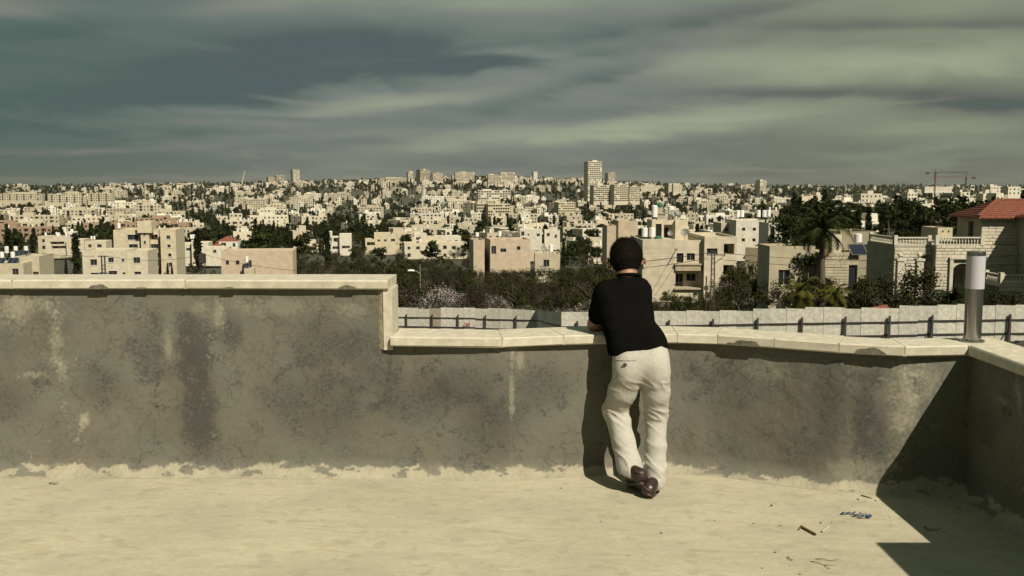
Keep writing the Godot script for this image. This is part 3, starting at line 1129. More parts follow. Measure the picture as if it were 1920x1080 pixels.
	t.bone(Vector3(0.636, 0.44, -4.265), kr, 0.061, 0.052, 0.02)
	t.bone(kr, Vector3(0.638, 0.20, -4.280), 0.052, 0.047, 0.015)
	t.bone(Vector3(0.638, 0.20, -4.280), Vector3(0.634, 0.05, -4.252), 0.047, 0.049, 0.015)
	for q in t.bones:
		q[2] *= 0.945
		q[3] *= 0.945
	var tn := noise(413, 1.0, 2)
	t.folds = func(p: Vector3) -> float:
		var knee := exp(-pow((p.y - 0.335) / 0.05, 2))
		var low := exp(-pow((p.y - 0.13) / 0.07, 2))
		var seat := exp(-pow((p.y - 0.49) / 0.03, 2))
		var a := tn.get_noise_3d(p.x * 3.5, p.y * 12.0 + p.x * 8.0, p.z * 3.5)
		var e := tn.get_noise_3d(p.x * 3.0 + 20.0, p.y * 9.0 - p.x * 7.0, p.z * 3.0)
		var crease := pow(1.0 - minf(absf(a) * 2.2, 1.0), 3.0)
		return -(0.0008 + 0.0075 * knee + 0.0065 * low + 0.005 * seat) * crease + 0.0025 * e * (0.4 + knee + low)
	t.mesh_into(tr, Vector3(0.39, 0.0, -4.46), Vector3(0.73, 0.75, -4.12), 0.0060)
	# hems: what lies below each leg's hem plane is cut off
	trim(tr, Vector3(0.52, 0.078, -4.26), Vector3(-0.30, -1.0, 0.0).normalized(), 0.585)
	for k in tr.v.size(): tr.v[k] = pose.call(tr.v[k])
	var pants := build("trousers", tr, M.beige_twill, root)
	# back pocket seams and button
	var seam := MB.new()
	var pk := [Vector3(0.447, 0.603, 0), Vector3(0.535, 0.608, 0), Vector3(0.536, 0.55, 0), Vector3(0.49, 0.535, 0), Vector3(0.448, 0.548, 0)]
	for k in 1:
		var last := Vector3.ZERO
		for q in 13:
			var p: Vector3 = (pk[0] as Vector3).lerp(pk[1], q / 12.0)
			p.z = surface_z(t, p.x, p.y) + 0.0012
			if q > 0: seam.bar(pose.call(last), pose.call(p), 0.003, 0.003)
			last = p
	build("pocket_seam", seam, M.beige_twill, pants)
	var bt := MB.new(true)
	bt.lathe(Vector3.ZERO, [Vector2(0, -0.001), Vector2(0.0085, -0.001), Vector2(0.0088, 0.0022), Vector2(0.007, 0.003), Vector2(0.006, 0.0018), Vector2(0, 0.0018)], 16)
	var bo := build("button", bt, M.button_brown, pants)
	bo.position = pose.call(Vector3(0.487, 0.588, surface_z(t, 0.487, 0.588) + 0.006))
	bo.rotation.x = PI / 2

	# --- shoes
	for k in 2:
		var sh := MB.new(true)
		var c := Field.new()
		var heel: Vector3
		var toe: Vector3
		var lift := Vector3.ZERO
		if k == 0:   # crossed foot, resting on its toe with the heel up and turned out
			heel = Vector3(0.563, 0.082, -4.222)
			toe = Vector3(0.540, 0.034, -4.360)
		else:
			heel = Vector3(0.596, 0.030, -4.190)
			toe = Vector3(0.640, 0.028, -4.345)
		var mid := heel.lerp(toe, 0.5)
		var ank := (al if k == 0 else ar)
		c.bone(heel, mid, 0.0285, 0.027, 0.02)
		c.bone(mid, toe, 0.031, 0.027, 0.02)
		c.bone(heel + Vector3(0, 0.012, 0), ank.lerp(heel, 0.45), 0.028, 0.026, 0.02)
		c.mesh_into(sh, heel.min(toe) - Vector3(0.05, 0.05, 0.05), heel.max(toe) + Vector3(0.05, 0.09, 0.05), 0.0052)
		for q in sh.v.size(): sh.v[q] = Vector3(sh.v[q].x, maxf(sh.v[q].y, 0.006), sh.v[q].z) + o
		var shoe := build("shoe", sh, M.shoe_leather, root)
		# red leather flashes over the heel and side
		for q in 2:
			var st := MB.new(true)
			var pts := []
			var rad := []
			for w in 9:
				var a := lerpf(-1.3, 1.3, w / 8.0)
				var back := (heel - toe).normalized()
				var sidev := back.cross(Vector3.UP).normalized()
				var pnt := heel + back * (0.0275 * cos(a)) + sidev * (0.0275 * sin(a)) + Vector3(0, 0.014 - 0.022 * q + 0.012 * sin(a), 0)
				pts.append(pnt + o)
				rad.append(0.0055 * (1.0 - pow(absf(a) / 1.4, 4)))
			st.tube(pts, rad, 6)
			build("leather_flash", st, M.shoe_red, shoe)
		var so := MB.new(true)
		var dirv := (toe - heel).normalized()
		var dn := Vector3(0, -1, 0) - dirv * Vector3(0, -1, 0).dot(dirv)
		var sidev2 := dirv.cross(dn.normalized())
		var outline := []
		for w in 24:
			var a := TAU * w / 24
			var along_f := 0.5 + 0.5 * cos(a)
			outline.append(heel.lerp(toe, along_f * 1.30 - 0.15) + sidev2 * sin(a) * (0.033 + 0.004 * cos(a)) + dn.normalized() * 0.022 + o)
		var top := []
		var bot := []
		for p in outline:
			top.append(so.vert(p, sidev2)); bot.append(so.vert(Vector3((p + dn * 0.012).x, maxf((p + dn * 0.012).y, 0.001), (p + dn * 0.012).z), sidev2))
		for w in 24:
			var w2 := (w + 1) % 24
			so.face(top[w], bot[w], bot[w2]); so.face(top[w], bot[w2], top[w2])
		for w in range(1, 23):
			so.face(bot[0], bot[w], bot[w + 1]); so.face(top[0], top[w + 1], top[w])
		var flat := MB.new()
		flat.v = so.v; flat.i = so.i; flat.c = so.c
		build("sole", flat, M.shoe_sole, shoe)

# the surface of a field facing +z at (x, y)
func surface_z(f: Field, x: float, y: float) -> float:
	f.live = f.bones
	var z := -4.10
	for k in 60:
		var d := f.value(Vector3(x, y, z))
		if d < 0.0006:
			break
		z -= maxf(d * 0.8, 0.0008)
	return z

# cut trousers' hems: drop faces of each leg under its hem
func trim(b: MB, p: Vector3, nrm: Vector3, split: float) -> void:
	var keep := PackedInt32Array()
	for k in range(0, b.i.size(), 3):
		var cut := true
		for q in 3:
			var w := b.v[b.i[k + q]]
			var below := (w - p).dot(nrm) > 0.0 if w.x < split else (w.y < 0.032 + 0.20 * (w.x - 0.632) + 0.25 * (-4.25 - w.z))
			if not below: cut = false
		if not cut:
			for q in 3: keep.append(b.i[k + q])
	b.i = keep


# ------------------------------------------------------------------ litter on the floor
func pebble(s: int, size: float) -> MB:
	var r := RandomNumberGenerator.new()
	r.seed = s
	var b := MB.new()
	var ringn := 7
	var pts := [Vector3(0, 0.62 * size, 0)]
	for k in 2:
		for q in ringn:
			var a := TAU * (q + 0.5 * k) / ringn
			var rad := size * (0.62 if k == 0 else 0.9) * r.randf_range(0.75, 1.15)
			pts.append(Vector3(cos(a) * rad * 1.2, size * (0.48 if k == 0 else 0.06) * r.randf_range(0.8, 1.2), sin(a) * rad * 0.8))
	for q in ringn:
		var q2 := (q + 1) % ringn
		b.tri(pts[0], pts[1 + q2], pts[1 + q])
		b.quad(pts[1 + q], pts[1 + q2], pts[1 + ringn + q2], pts[1 + ringn + q])
	return b

func make_debris() -> void:
	var dark := [Vector2(0.823, -3.889), Vector2(0.972, -3.857), Vector2(1.073, -3.826), Vector2(1.244, -3.861), Vector2(1.301, -3.893), Vector2(1.290, -3.865), Vector2(1.340, -3.874), Vector2(1.500, -4.163), Vector2(1.571, -4.146), Vector2(1.379, -3.988), Vector2(1.515, -3.906), Vector2(1.549, -3.928), Vector2(0.989, -3.403), Vector2(1.006, -3.327), Vector2(0.975, -3.537), Vector2(1.384, -3.610), Vector2(0.888, -3.383), Vector2(1.444, -4.068), Vector2(1.104, -4.079), Vector2(1.908, -4.188), Vector2(1.889, -4.045), Vector2(1.774, -4.091), Vector2(0.361, -3.880), Vector2(0.221, -4.320), Vector2(0.585, -3.744), Vector2(0.428, -3.509)]
	var pale := [Vector2(1.116, -3.943), Vector2(1.124, -3.528), Vector2(1.074, -3.396), Vector2(1.201, -3.408), Vector2(0.880, -4.006), Vector2(0.908, -4.006), Vector2(1.301, -4.328), Vector2(0.958, -4.428), Vector2(1.570, -4.022), Vector2(1.579, -4.008), Vector2(1.594, -4.003), Vector2(1.492, -3.921), Vector2(1.523, -3.842), Vector2(1.526, -4.139), Vector2(1.271, -3.857), Vector2(1.428, -3.926)]
	for g in 2:
		var protos := []
		for k in 4: protos.append(pebble(900 + g * 10 + k, 1.0).mesh())
		var list: Array = dark if g == 0 else pale
		for k in list.size():
			var p: Vector2 = list[k]
			var s := rng.randf_range(0.0035, 0.0085) if g == 0 else rng.randf_range(0.003, 0.007)
			var o := put("pebble", protos[k % 4], M.dark_stone if g == 0 else M.pale_stone, null, Vector3(p.x, 0.0, p.y))
			o.scale = Vector3(s, s, s)
			o.rotation.y = rng.randf() * TAU
			tag(o, "dark grey pebble lying loose on the terrace floor" if g == 0 else "pale limestone chip lying loose on the terrace floor", "pebble", "dark pebbles on the terrace floor" if g == 0 else "pale chips on the terrace floor")
	var rods := [[Vector2(1.149, -3.805), Vector2(1.178, -3.715)], [Vector2(1.129, -3.774), Vector2(1.151, -3.805)], [Vector2(1.216, -3.748), Vector2(1.262, -3.811)], [Vector2(1.533, -4.213), Vector2(1.564, -4.171)], [Vector2(1.006, -3.484), Vector2(1.016, -3.445)], [Vector2(1.078, -3.446), Vector2(1.145, -3.399)], [Vector2(1.103, -3.470), Vector2(1.180, -3.450)], [Vector2(1.119, -3.408), Vector2(1.125, -3.367)], [Vector2(1.641, -3.805), Vector2(1.642, -3.768)], [Vector2(1.647, -3.772), Vector2(1.698, -3.784)], [Vector2(-2.109, -4.384), Vector2(-2.064, -4.376)]]
	var labels := ["thick rusty iron rod lying near the blue plastic scrap", "short rusty hook end lying by the iron rod", "short pale splinter of wood lying beside the iron rod", "thin dark nail lying close to the wall shadow", "short curled twig by the straw stalks", "long straw stalk lying on the floor", "longer straw stalk crossing another stalk", "small bent straw stalk end", "bent leaf stalk lying in the side wall's shade", "dry leaf stem in the side wall's shade", "dark twig by the foot of the tall wall"]
	var kinds := ["iron_rod", "iron_hook", "wood_splinter", "nail", "twig", "straw_stalk", "straw_stalk", "straw_stalk", "twig", "twig", "twig"]
	var cats := ["rod", "hook", "splinter", "nail", "twig", "straw", "straw", "straw", "twig", "twig", "twig"]
	for k in rods.size():
		var a: Vector2 = rods[k][0]
		var e: Vector2 = rods[k][1]
		var r: float = [0.0055, 0.003, 0.0045, 0.003, 0.0022, 0.0016, 0.0016, 0.0014, 0.003, 0.0022, 0.003][k]
		var b := MB.new(true)
		var mid := (a + e) / 2
		var pts := []
		var rad := []
		var across := Vector2(-(e - a).y, (e - a).x)
		for q in 6:
			var w := q / 5.0
			var p := a.lerp(e, w) - mid + across * (0.06 * sin(w * PI) * (0.0 if k < 4 else 1.0))
			pts.append(Vector3(p.x, r + 0.0008 + (0.006 * sin(w * 5.0) * sin(w * 5.0) if k > 3 else 0.0), p.y))
			rad.append(r * (1.0 if k < 3 else lerpf(1.0, 0.5, w)))
		b.tube(pts, rad, 8)
		var o := build(kinds[k], b, M.rust if k < 2 or k == 3 else (M.pale_stone if k == 2 else M.twig))
		o.position = Vector3(mid.x, 0.0, mid.y)
		tag(o, labels[k], cats[k])
	# torn scraps of blue plastic with pale chips between
	var at := Vector2(1.419, -3.932)
	for k in 5:
		var b := MB.new()
		var L: float = [0.062, 0.05, 0.042, 0.036, 0.026][k]
		for q in 6:
			var x0 := L * (q / 6.0 - 0.5)
			var x1 := L * ((q + 1) / 6.0 - 0.5)
			var y0 := 0.004 + 0.009 * absf(sin(q * 1.3 + k))
			var y1 := 0.004 + 0.009 * absf(sin((q + 1) * 1.3 + k))
			var wd := 0.006 + 0.002 * sin(q * 2.0 + k)
			b.quad(Vector3(x0, y0, wd), Vector3(x1, y1, wd), Vector3(x1, y1, -wd), Vector3(x0, y0, -wd))
			b.quad(Vector3(x0, y0 - 0.001, -wd), Vector3(x1, y1 - 0.001, -wd), Vector3(x1, y1 - 0.001, wd), Vector3(x0, y0 - 0.001, wd))
		var o := build("plastic_scrap", b, M.blue_plastic)
		o.position = Vector3(at.x + [-0.03, 0.035, 0.045, 0.01, -0.01][k], 0.0, at.y + [0.03, 0.012, -0.01, -0.02, 0.0][k] * -1.0)
		o.rotation.y = [0.1, -0.5, 0.9, -0.2, 0.5][k]
		tag(o, "torn strip of blue plastic in a small scrap heap on the floor", "scrap", "blue plastic scraps on the floor")


# ------------------------------------------------------------------ the land
const LAND := [[0, -7.0], [45, -6.6], [60, -8.5], [85, -11.3], [125, -13.2], [160, -15.6], [230, -20.5], [300, -24.0], [400, -27.5], [550, -31.5], [800, -36.5], [1000, -38.5], [1500, -36.0], [2000, -31.0], [3000, -17.0], [4000, -3.0], [4700, 0.0], [5500, -30.0], [7000, -80.0]]
var land_noise := noise(501, 0.004, 3)

func land(x: float, z: float) -> float:
	var d := sqrt(x * x + z * z)
	var y: float = LAND[-1][1]
	for k in range(1, LAND.size()):
		if d < LAND[k][0]:
			y = lerpf(LAND[k - 1][1], LAND[k][1], (d - LAND[k - 1][0]) / (LAND[k][0] - LAND[k - 1][0]))
			break
	var az := rad_to_deg(atan2(x, -z))
	y += 13.0 * smoothstep(11.0, 17.0, az) * smoothstep(150.0, 380.0, d) * (1.0 - smoothstep(900.0, 2200.0, d))
	y += 34.0 * exp(-pow((az + 1.5) / 9.0, 2)) * smoothstep(1300.0, 2900.0, d)
	y += 10.0 * exp(-pow((az + 15.0) / 8.0, 2)) * smoothstep(1600.0, 3200.0, d)
	y += 5.0 * land_noise.get_noise_2d(x, z) * smoothstep(250.0, 900.0, d)
	return y

func make_land() -> void:
	var g := MB.new(true, true)
	var radii := []
	var r := 2.0
	while r < 7000.0:
		radii.append(r)
		r *= 1.075
	var na := 240
	for rr in radii:
		for k in na + 1:
			var a := TAU * k / na
			var x: float = sin(a) * rr
			var z: float = -cos(a) * rr
			var e := maxf(rr * 0.03, 0.5)
			var nn := Vector3(land(x - e, z) - land(x + e, z), 2.0 * e, land(x, z - e) - land(x, z + e)).normalized()
			g.vert(Vector3(x, land(x, z), z), nn, Vector2(x, z))
	for q in radii.size() - 1:
		for k in na:
			var i0 := q * (na + 1) + k
			g.face(i0, i0 + 1, i0 + na + 2)
			g.face(i0, i0 + na + 2, i0 + na + 1)
	var m := StandardMaterial3D.new()
	m.resource_name = "hillside"
	var pn := noise(511, 0.010, 5)
	var pn2 := noise(512, 0.05, 4)
	var w := 512
	var im := by_rows(w, w, func(y: int) -> PackedByteArray:
		var d := PackedByteArray()
		for x in w:
			var a := pn.get_noise_2d(x, y)
			var b := pn2.get_noise_2d(x, y)
			var c := Vector3(0.026, 0.026, 0.013).lerp(Vector3(0.016, 0.024, 0.009), smoothstep(-0.1, 0.3, a))
			c = c.lerp(Vector3(0.071, 0.051, 0.030), 0.7 * smoothstep(0.12, 0.35, b - a * 0.5))
			c = c.lerp(Vector3(0.143, 0.129, 0.089), 0.5 * smoothstep(0.32, 0.42, b + 0.3 * a))
			d.append(int(pow(c.x, 0.4545) * 255)); d.append(int(pow(c.y, 0.4545) * 255)); d.append(int(pow(c.z, 0.4545) * 255))
		return d)
	m.albedo_texture = ImageTexture.create_from_image(im)
	m.uv1_scale = Vector3(1.0 / 60.0, 1.0 / 60.0, 1)
	m.roughness = 1.0
	structure("ground", g, m)


# ------------------------------------------------------------------ sheet-metal hoarding along the road
func make_fence() -> void:
	# plan points of the hoarding and the height of its top edge
	var runs := [
		[[Vector2(-12.5, -88.0), -9.45], [Vector2(-3.2, -86.0), -9.30], [Vector2(2.15, -84.0), -9.15]],
		[[Vector2(2.15, -84.0), -9.20], [Vector2(3.20, -63.0), -6.72]],
		[[Vector2(3.20, -63.0), -6.72], [Vector2(9.0, -62.0), -6.53], [Vector2(17.0, -60.5), -6.16], [Vector2(24.5, -59.0), -5.83], [Vector2(31.0, -58.0), -5.60], [Vector2(40.0, -56.5), -5.40]],
	]
	var labels := ["grey sheet metal hoarding with red graffiti, farther stretch beyond the low coping", "sheet metal hoarding stretch running back edge-on at the corner", "grey sheet metal hoarding with rails and rusty posts below the villa"]
	for q in 3:
		var first: Vector2 = runs[q][0][0]
		var t := thing("metal_hoarding", labels[q], "fence", Vector3(first.x, 0, first.y))
		var o := Vector3(-first.x, 0, -first.y)
		var tall := 2.15
		for k in (runs[q] as Array).size() - 1:
			var a: Vector2 = runs[q][k][0]
			var b: Vector2 = runs[q][k + 1][0]
			var ya: float = runs[q][k][1]
			var yb: float = runs[q][k + 1][1]
			var len := a.distance_to(b)
			var n := int(len / 0.98)
			if q == 1: n = 12
			var dir := Vector3(b.x - a.x, 0, b.y - a.y).normalized()
			var nrm := Vector3(-dir.z, 0, dir.x)    # towards the terrace
			if nrm.z < 0: nrm = -nrm
			for s in n:
				var p := a.lerp(b, (s + 0.5) / n)
				var y := lerpf(ya, yb, (s + 0.5) / n) + rng.randf_range(-0.05, 0.05) + (0.05 if int(s / 3) % 2 == 0 else -0.03)
				var sheet := MB.new()
				var tone := rng.randf_range(0.9, 1.1)
				var base := Vector3(0.55, 0.53, 0.45) * tone
				# a few older sheets, weathered brown
				if q == 0 and (s in [0, 1, 5] and k == 0 or rng.randf() < 0.12): base = Vector3(0.33, 0.29, 0.22)
				sheet.paint(Color(base.x, base.y, base.z))
				# trapezoid-ribbed sheet with a slightly torn upper edge
				var half := len / n * 0.5 + 0.012
				var ribs := 2
				var tilt := rng.randf_range(-0.02, 0.02)
				var c := Vector3(p.x, 0, p.y) + o
				for e in ribs:
					var x0 := lerpf(-half, half, float(e) / ribs)
					var x1 := lerpf(-half, half, (e + 0.93) / ribs)
					var x2 := lerpf(-half, half, (e + 1.0) / ribs)
					var y0 := y + tilt * x0
					var y1 := y + tilt * x1
					var y2 := y + tilt * x2
					var off := nrm * 0.006
					var front := 0.02 if s % 2 == 0 else 0.0
					sheet.quad(c + dir * x0 + Vector3.UP * (y0 - tall) + nrm * front, c + dir * x1 + Vector3.UP * (y1 - tall) + nrm * front, c + dir * x1 + Vector3.UP * y1 + nrm * front, c + dir * x0 + Vector3.UP * y0 + nrm * front)
					sheet.quad(c + dir * x1 + Vector3.UP * (y1 - tall) + nrm * front, c + dir * x2 + Vector3.UP * (y2 - tall) + off + nrm * front, c + dir * x2 + Vector3.UP * y2 + off + nrm * front, c + dir * x1 + Vector3.UP * y1 + nrm * front)
				build("metal_sheet", sheet, M.sheet_metal, t)
			# rails, in lengths that do not quite line up
			var lengths := maxi(1, int(len / 5.5))
			for s in lengths:
				var p0 := a.lerp(b, float(s) / lengths)
				var p1 := a.lerp(b, (s + 1.0) / lengths)
				var y0 := lerpf(ya, yb, float(s) / lengths)
				var y1 := lerpf(ya, yb, (s + 1.0) / lengths)
				var drop := rng.randf_range(-0.04, 0.04)
				for rail in [0.88, 1.70]:
					var rb := MB.new()
					rb.bar(Vector3(p0.x, y0 - rail + drop, p0.y) + o + nrm * 0.06, Vector3(p1.x, y1 - rail + drop, p1.y) + o + nrm * 0.06, 0.05, 0.075)
					build("rail", rb, M.iron, t)
			# posts stand proud of the sheets on the terrace side
			var np := maxi(1, int(round(len / 2.4))) if q != 1 else 0
			for s in np:
				var f := (s + 0.35) / np
				var p := a.lerp(b, f)
				var y := lerpf(ya, yb, f)
				var pb := MB.new()
				pb.bar(Vector3(p.x, y - 2.4, p.y) + o + nrm * 0.16, Vector3(p.x, y - 0.52, p.y) + o + nrm * 0.16, 0.11)
				pb.bar(Vector3(p.x, y - 1.3, p.y) + o + nrm * 0.2, Vector3(p.x, y - 2.3, p.y) + o + nrm * 0.75 + dir * -0.25, 0.06)
				build("post", pb, M.iron, t)
		if q == 0:
			# red paint letters on a sheet
			var tm := TextMesh.new()
			var font := SystemFont.new()
			font.font_names = PackedStringArray(["Droid Sans"])
			tm.text = "Hi"
			tm.font = font
			tm.font_size = 64
			tm.pixel_size = 0.0092
			tm.depth = 0.02
			put("graffiti", tm, M.red_paint, t, Vector3(-3.95, -10.70, -86.0) + o).rotation.y = 0.1


# ------------------------------------------------------------------ poles and wires
func sag(a: Vector3, b: Vector3, drop: float, r: float, n := 12) -> MB:
	var m := MB.new(true)
	var pts := []
	var rad := []
	for k in n + 1:
		var w := float(k) / n
		pts.append(a.lerp(b, w) - Vector3.UP * drop * 4.0 * w * (1.0 - w) - a)
		rad.append(r)
	m.tube(pts, rad, 5)
	return m

func wire(a: Vector3, b: Vector3, drop: float, label: String, r := 0.014) -> void:
	var o := build("power_line", sag(a, b, drop, r), M.wire_black)
	o.position = a
	tag(o, label, "cable")

func lattice(t: Node3D, height: float, w0: float, w1: float, n: int, bar: float) -> void:
	var legs := []
	for c in [Vector2(-1, -1), Vector2(1, -1), Vector2(1, 1), Vector2(-1, 1)]:
		var b := MB.new()
		b.bar(Vector3(c.x * w0, -1, c.y * w0), Vector3(c.x * w1, height, c.y * w1), bar)
		build("leg", b, M.iron, t)
	var br := MB.new()
	for k in n:
		var y0 := height * k / n
		var y1 := height * (k + 1.0) / n
		var a := lerpf(w0, w1, float(k) / n)
		var e := lerpf(w0, w1, (k + 1.0) / n)
		var sg := 1.0 if k % 2 == 0 else -1.0
		for f in 4:
			var rot := Basis(Vector3.UP, f * PI / 2)
			br.bar(rot * Vector3(-a * sg, y0, a), rot * Vector3(e * sg, y1, e), bar * 0.6)
	stuff(build("bracing", br, M.iron, t))

func make_poles() -> void:
	# lattice pole by the apartment house, with a cross arm
	var x := 19.1
	var z := -93.5
	var t := thing("utility_pole", "slim lattice utility pole with cross arm before the cream apartment house", "pole", Vector3(x, -12.0, z))
	lattice(t, 7.4, 0.20, 0.13, 14, 0.05)
	var b := MB.new()
	b.bar(Vector3(-0.6, 6.9, 0), Vector3(1.15, 6.9, 0), 0.09)
	b.bar(Vector3(0.05, 6.0, 0), Vector3(1.1, 6.85, 0), 0.05)
	build("cross_arm", b, M.iron, t)
	for k in 3:
		var ins := MB.new(true)
		ins.lathe(Vector3([-0.5, 0.4, 1.05][k], 6.95, 0), [Vector2(0.03, 0), Vector2(0.06, 0.05), Vector2(0.03, 0.1), Vector2(0.06, 0.15), Vector2(0, 0.2)], 8)
		build("insulator", ins, M.dark_stone, t)
	wire(Vector3(x - 0.5, -4.95, z), Vector3(-32, -8.6, -112), 1.3, "upper black cable running from the lattice pole's cross arm over the bare trees", 0.03)
	wire(Vector3(x - 0.5, -5.45, z), Vector3(-32, -9.6, -112), 1.5, "lower black cable running from the lattice pole's cross arm over the bare trees", 0.025)
	wire(Vector3(x + 1.05, -4.95, z), Vector3(62, -2.2, -86), 1.6, "upper black cable passing before the villa from the lattice pole", 0.022)
	wire(Vector3(x + 0.4, -5.5, z), Vector3(62, -3.3, -86), 1.6, "lower black cable passing before the villa from the lattice pole", 0.022)
	# second plain pole close by
	t = thing("steel_pole", "thin rusty steel pole beside the lattice utility pole", "pole", Vector3(18.2, -12.2, -92.0))
	b = MB.new(true)
	b.tube([Vector3(0, -1, 0), Vector3(0, 5.2, 0)], [0.08, 0.06], 8)
	build("shaft", b, M.iron, t)
	b = MB.new()
	b.box(-0.18, 0.18, 3.9, 4.3, -0.08, 0.08)
	build("junction_box", b, M.iron, t)
	# street lamp
	t = thing("street_lamp", "slim grey street lamp among the dark trees behind the hoarding", "street lamp", Vector3(-9.35, -12.6, -100.0))
	b = MB.new(true)
	b.tube([Vector3(0, -0.5, 0), Vector3(0, 3.0, 0), Vector3(0, 6.1, 0)], [0.10, 0.08, 0.055], 8)
	build("mast", b, M.galvanised, t)
	b = MB.new(true)
	b.tube([Vector3(0, 5.15, 0), Vector3(-0.35, 5.4, 0), Vector3(-0.7, 5.42, 0)], [0.04, 0.035, 0.03], 6)
	build("arm", b, M.galvanised, t)
	b = MB.new(true)
	b.tube([Vector3(-0.55, 5.42, 0), Vector3(-0.7, 5.45, 0), Vector3(-1.1, 5.47, 0), Vector3(-1.25, 5.43, 0)], [0.06, 0.13, 0.12, 0.05], 10)
	build("lamp_head", b, M.white_paint, t)
	# small lamp on a thin post below the apartment house
	t = thing("garden_lamp", "small globe lamp on a thin post before the cream apartment house", "lamp", Vector3(15.9, -12.4, -101.0))
	b = MB.new(true)
	b.tube([Vector3(0, -1, 0), Vector3(0, 2.7, 0)], [0.03, 0.03], 6)
	build("post", b, M.iron, t)
	b = MB.new(true)
	b.lathe(Vector3(0, 2.7, 0), [Vector2(0, 0), Vector2(0.12, 0.06), Vector2(0.15, 0.15), Vector2(0.1, 0.24), Vector2(0, 0.28)], 10)
	build("globe", b, M.wire_black, t)
	# two-legged transformer pole and a lattice mast at the left-hand houses
	t = thing("transformer_pole", "two-legged steel power pole with cross arms before the arched-window house", "pole", Vector3(-62.3, -17.0, -150.0))
	for s in [-1.0, 1.0]:
		b = MB.new()
		b.bar(Vector3(s * 0.27, -2, 0), Vector3(s * 0.24, 7.9, 0), 0.16)
		build("leg", b, M.iron, t)
	b = MB.new()
	for k in 14:
		var y := -1.0 + k * 0.55
		b.bar(Vector3(-0.26, y, 0), Vector3(0.26, y + 0.5, 0), 0.05)
		b.bar(Vector3(0.26, y, 0), Vector3(-0.26, y + 0.5, 0), 0.05)
	stuff(build("bracing", b, M.iron, t))
	for y in [5.2, 7.8]:
		b = MB.new()
		var wd := 1.5 if y < 6 else 0.75
		b.bar(Vector3(-wd, y, 0), Vector3(wd, y, 0), 0.14)
		build("cross_arm", b, M.iron, t)
	t = thing("lattice_mast", "lattice mast with a transformer box before the low flat-roofed houses", "mast", Vector3(-50.3, -19.0, -160.0))
	lattice(t, 9.6, 0.42, 0.30, 11, 0.09)
	b = MB.new()
	b.box(-0.45, 0.45, 8.0, 9.5, -0.4, 0.4)
	build("transformer_box", b, M.iron, t)
	b = MB.new(true)
	b.lathe(Vector3(0.75, 3.4, 0.1), [Vector2(0, 0), Vector2(0.16, 0.1), Vector2(0.16, 0.35), Vector2(0, 0.4)], 8)
	build("lamp_head", b, M.white_paint, t)
	wire(Vector3(-63.6, -9.2, -150), Vector3(-88, -6.5, -150), 0.6, "black cable leaving the two-legged power pole", 0.03)
	wire(Vector3(-61.5, -9.2, -150), Vector3(-50.3, -9.6, -160), 0.8, "black cable between the two-legged power pole and the lattice mast", 0.03)
	wire(Vector3(-50.0, -9.6, -160), Vector3(-9.4, -7.2, -100), 1.2, "black cable from the lattice mast towards the street lamp", 0.025)
	# bracket with stays on the apartment house
	t = thing("roof_stay", "slanting iron stay with two cables against the cream apartment house wall", "stay", Vector3(19.9, -6.4, -120.0))
	b = MB.new()
	b.bar(Vector3(0.15, 0.2, 0), Vector3(-1.0, -1.9, 0), 0.07)
	b.bar(Vector3(-0.15, 0.3, 0), Vector3(0.35, -0.05, 0), 0.06)
	b.bar(Vector3(-0.1, 0.0, 0), Vector3(0.3, 0.35, 0), 0.05)
	build("bracket", b, M.iron, t)
	for k in 2:
		var c := MB.new(true)
		c.tube([Vector3(0.0 + 0.3 * k, 0.1 - 1.5 * k, 0), Vector3(-3.0 + 0.6 * k, -5.4, 0.2)], [0.02, 0.02], 5)
		build("cable", c, M.wire_black, t)


# ------------------------------------------------------------------ houses
# A wall with real openings: quads round them, reveals into the depth, a pane at the back.
# origin is the wall's lower corner, r runs along it, nrm points outwards.
func wall_face(b: MB, panes, o: Vector3, r: Vector3, nrm: Vector3, w: float, h: float, holes: Array, deep: float, col: Color) -> void:
	b.paint(col)
	var ys := [0.0, h]
	for q in holes:
		ys.append(clampf(q[1], 0.0, h)); ys.append(clampf(q[3], 0.0, h))
	ys.sort()
	for k in ys.size() - 1:
		var y0: float = ys[k]
		var y1: float = ys[k + 1]
		if y1 - y0 < 0.01:
			continue
		var ym := (y0 + y1) / 2
		var xs := []
		for q in holes:
			if q[1] < ym and q[3] > ym: xs.append(Vector2(q[0], q[2]))
		xs.sort_custom(func(m: Vector2, n: Vector2) -> bool: return m.x < n.x)
		var x := 0.0
		for q in xs + [Vector2(w, w)]:
			if q.x - x > 0.005:
				b.quad(o + r * x + Vector3.UP * y0, o + r * q.x + Vector3.UP * y0, o + r * q.x + Vector3.UP * y1, o + r * x + Vector3.UP * y1)
			x = maxf(x, q.y)
	for q in holes:
		var dp: float = q[4] if q.size() > 4 and q[4] > 0.0 else deep
		var a: Vector3 = o + r * q[0] + Vector3.UP * q[1]
		var c: Vector3 = o + r * q[2] + Vector3.UP * q[1]
		var e: Vector3 = o + r * q[2] + Vector3.UP * q[3]
		var f: Vector3 = o + r * q[0] + Vector3.UP * q[3]
		var i := -nrm * dp
		b.quad(a, c, c + i, a + i)
		b.quad(c, e, e + i, c + i)
		b.quad(e, f, f + i, e + i)
		b.quad(f, a, a + i, f + i)
		if dp > 0.6:   # loggia: stone back wall with a dark door and window in it
			var ww: float = q[2] - q[0]
			var hh: float = q[3] - q[1]
			wall_face(b, panes, a + i, r, nrm, ww, hh, [[ww * 0.08, 0.05, ww * 0.40, hh * 0.82], [ww * 0.52, hh * 0.35, ww * 0.9, hh * 0.82]] if ww > 2.2 else [[ww * 0.15, 0.05, ww * 0.7, hh * 0.8]], 0.15, col)
		elif panes is MB:
			panes.quad(a + i, c + i, e + i, f + i)
		elif panes is Array:
			panes.append([a + i, r, nrm, q[2] - q[0], q[3] - q[1], dp])

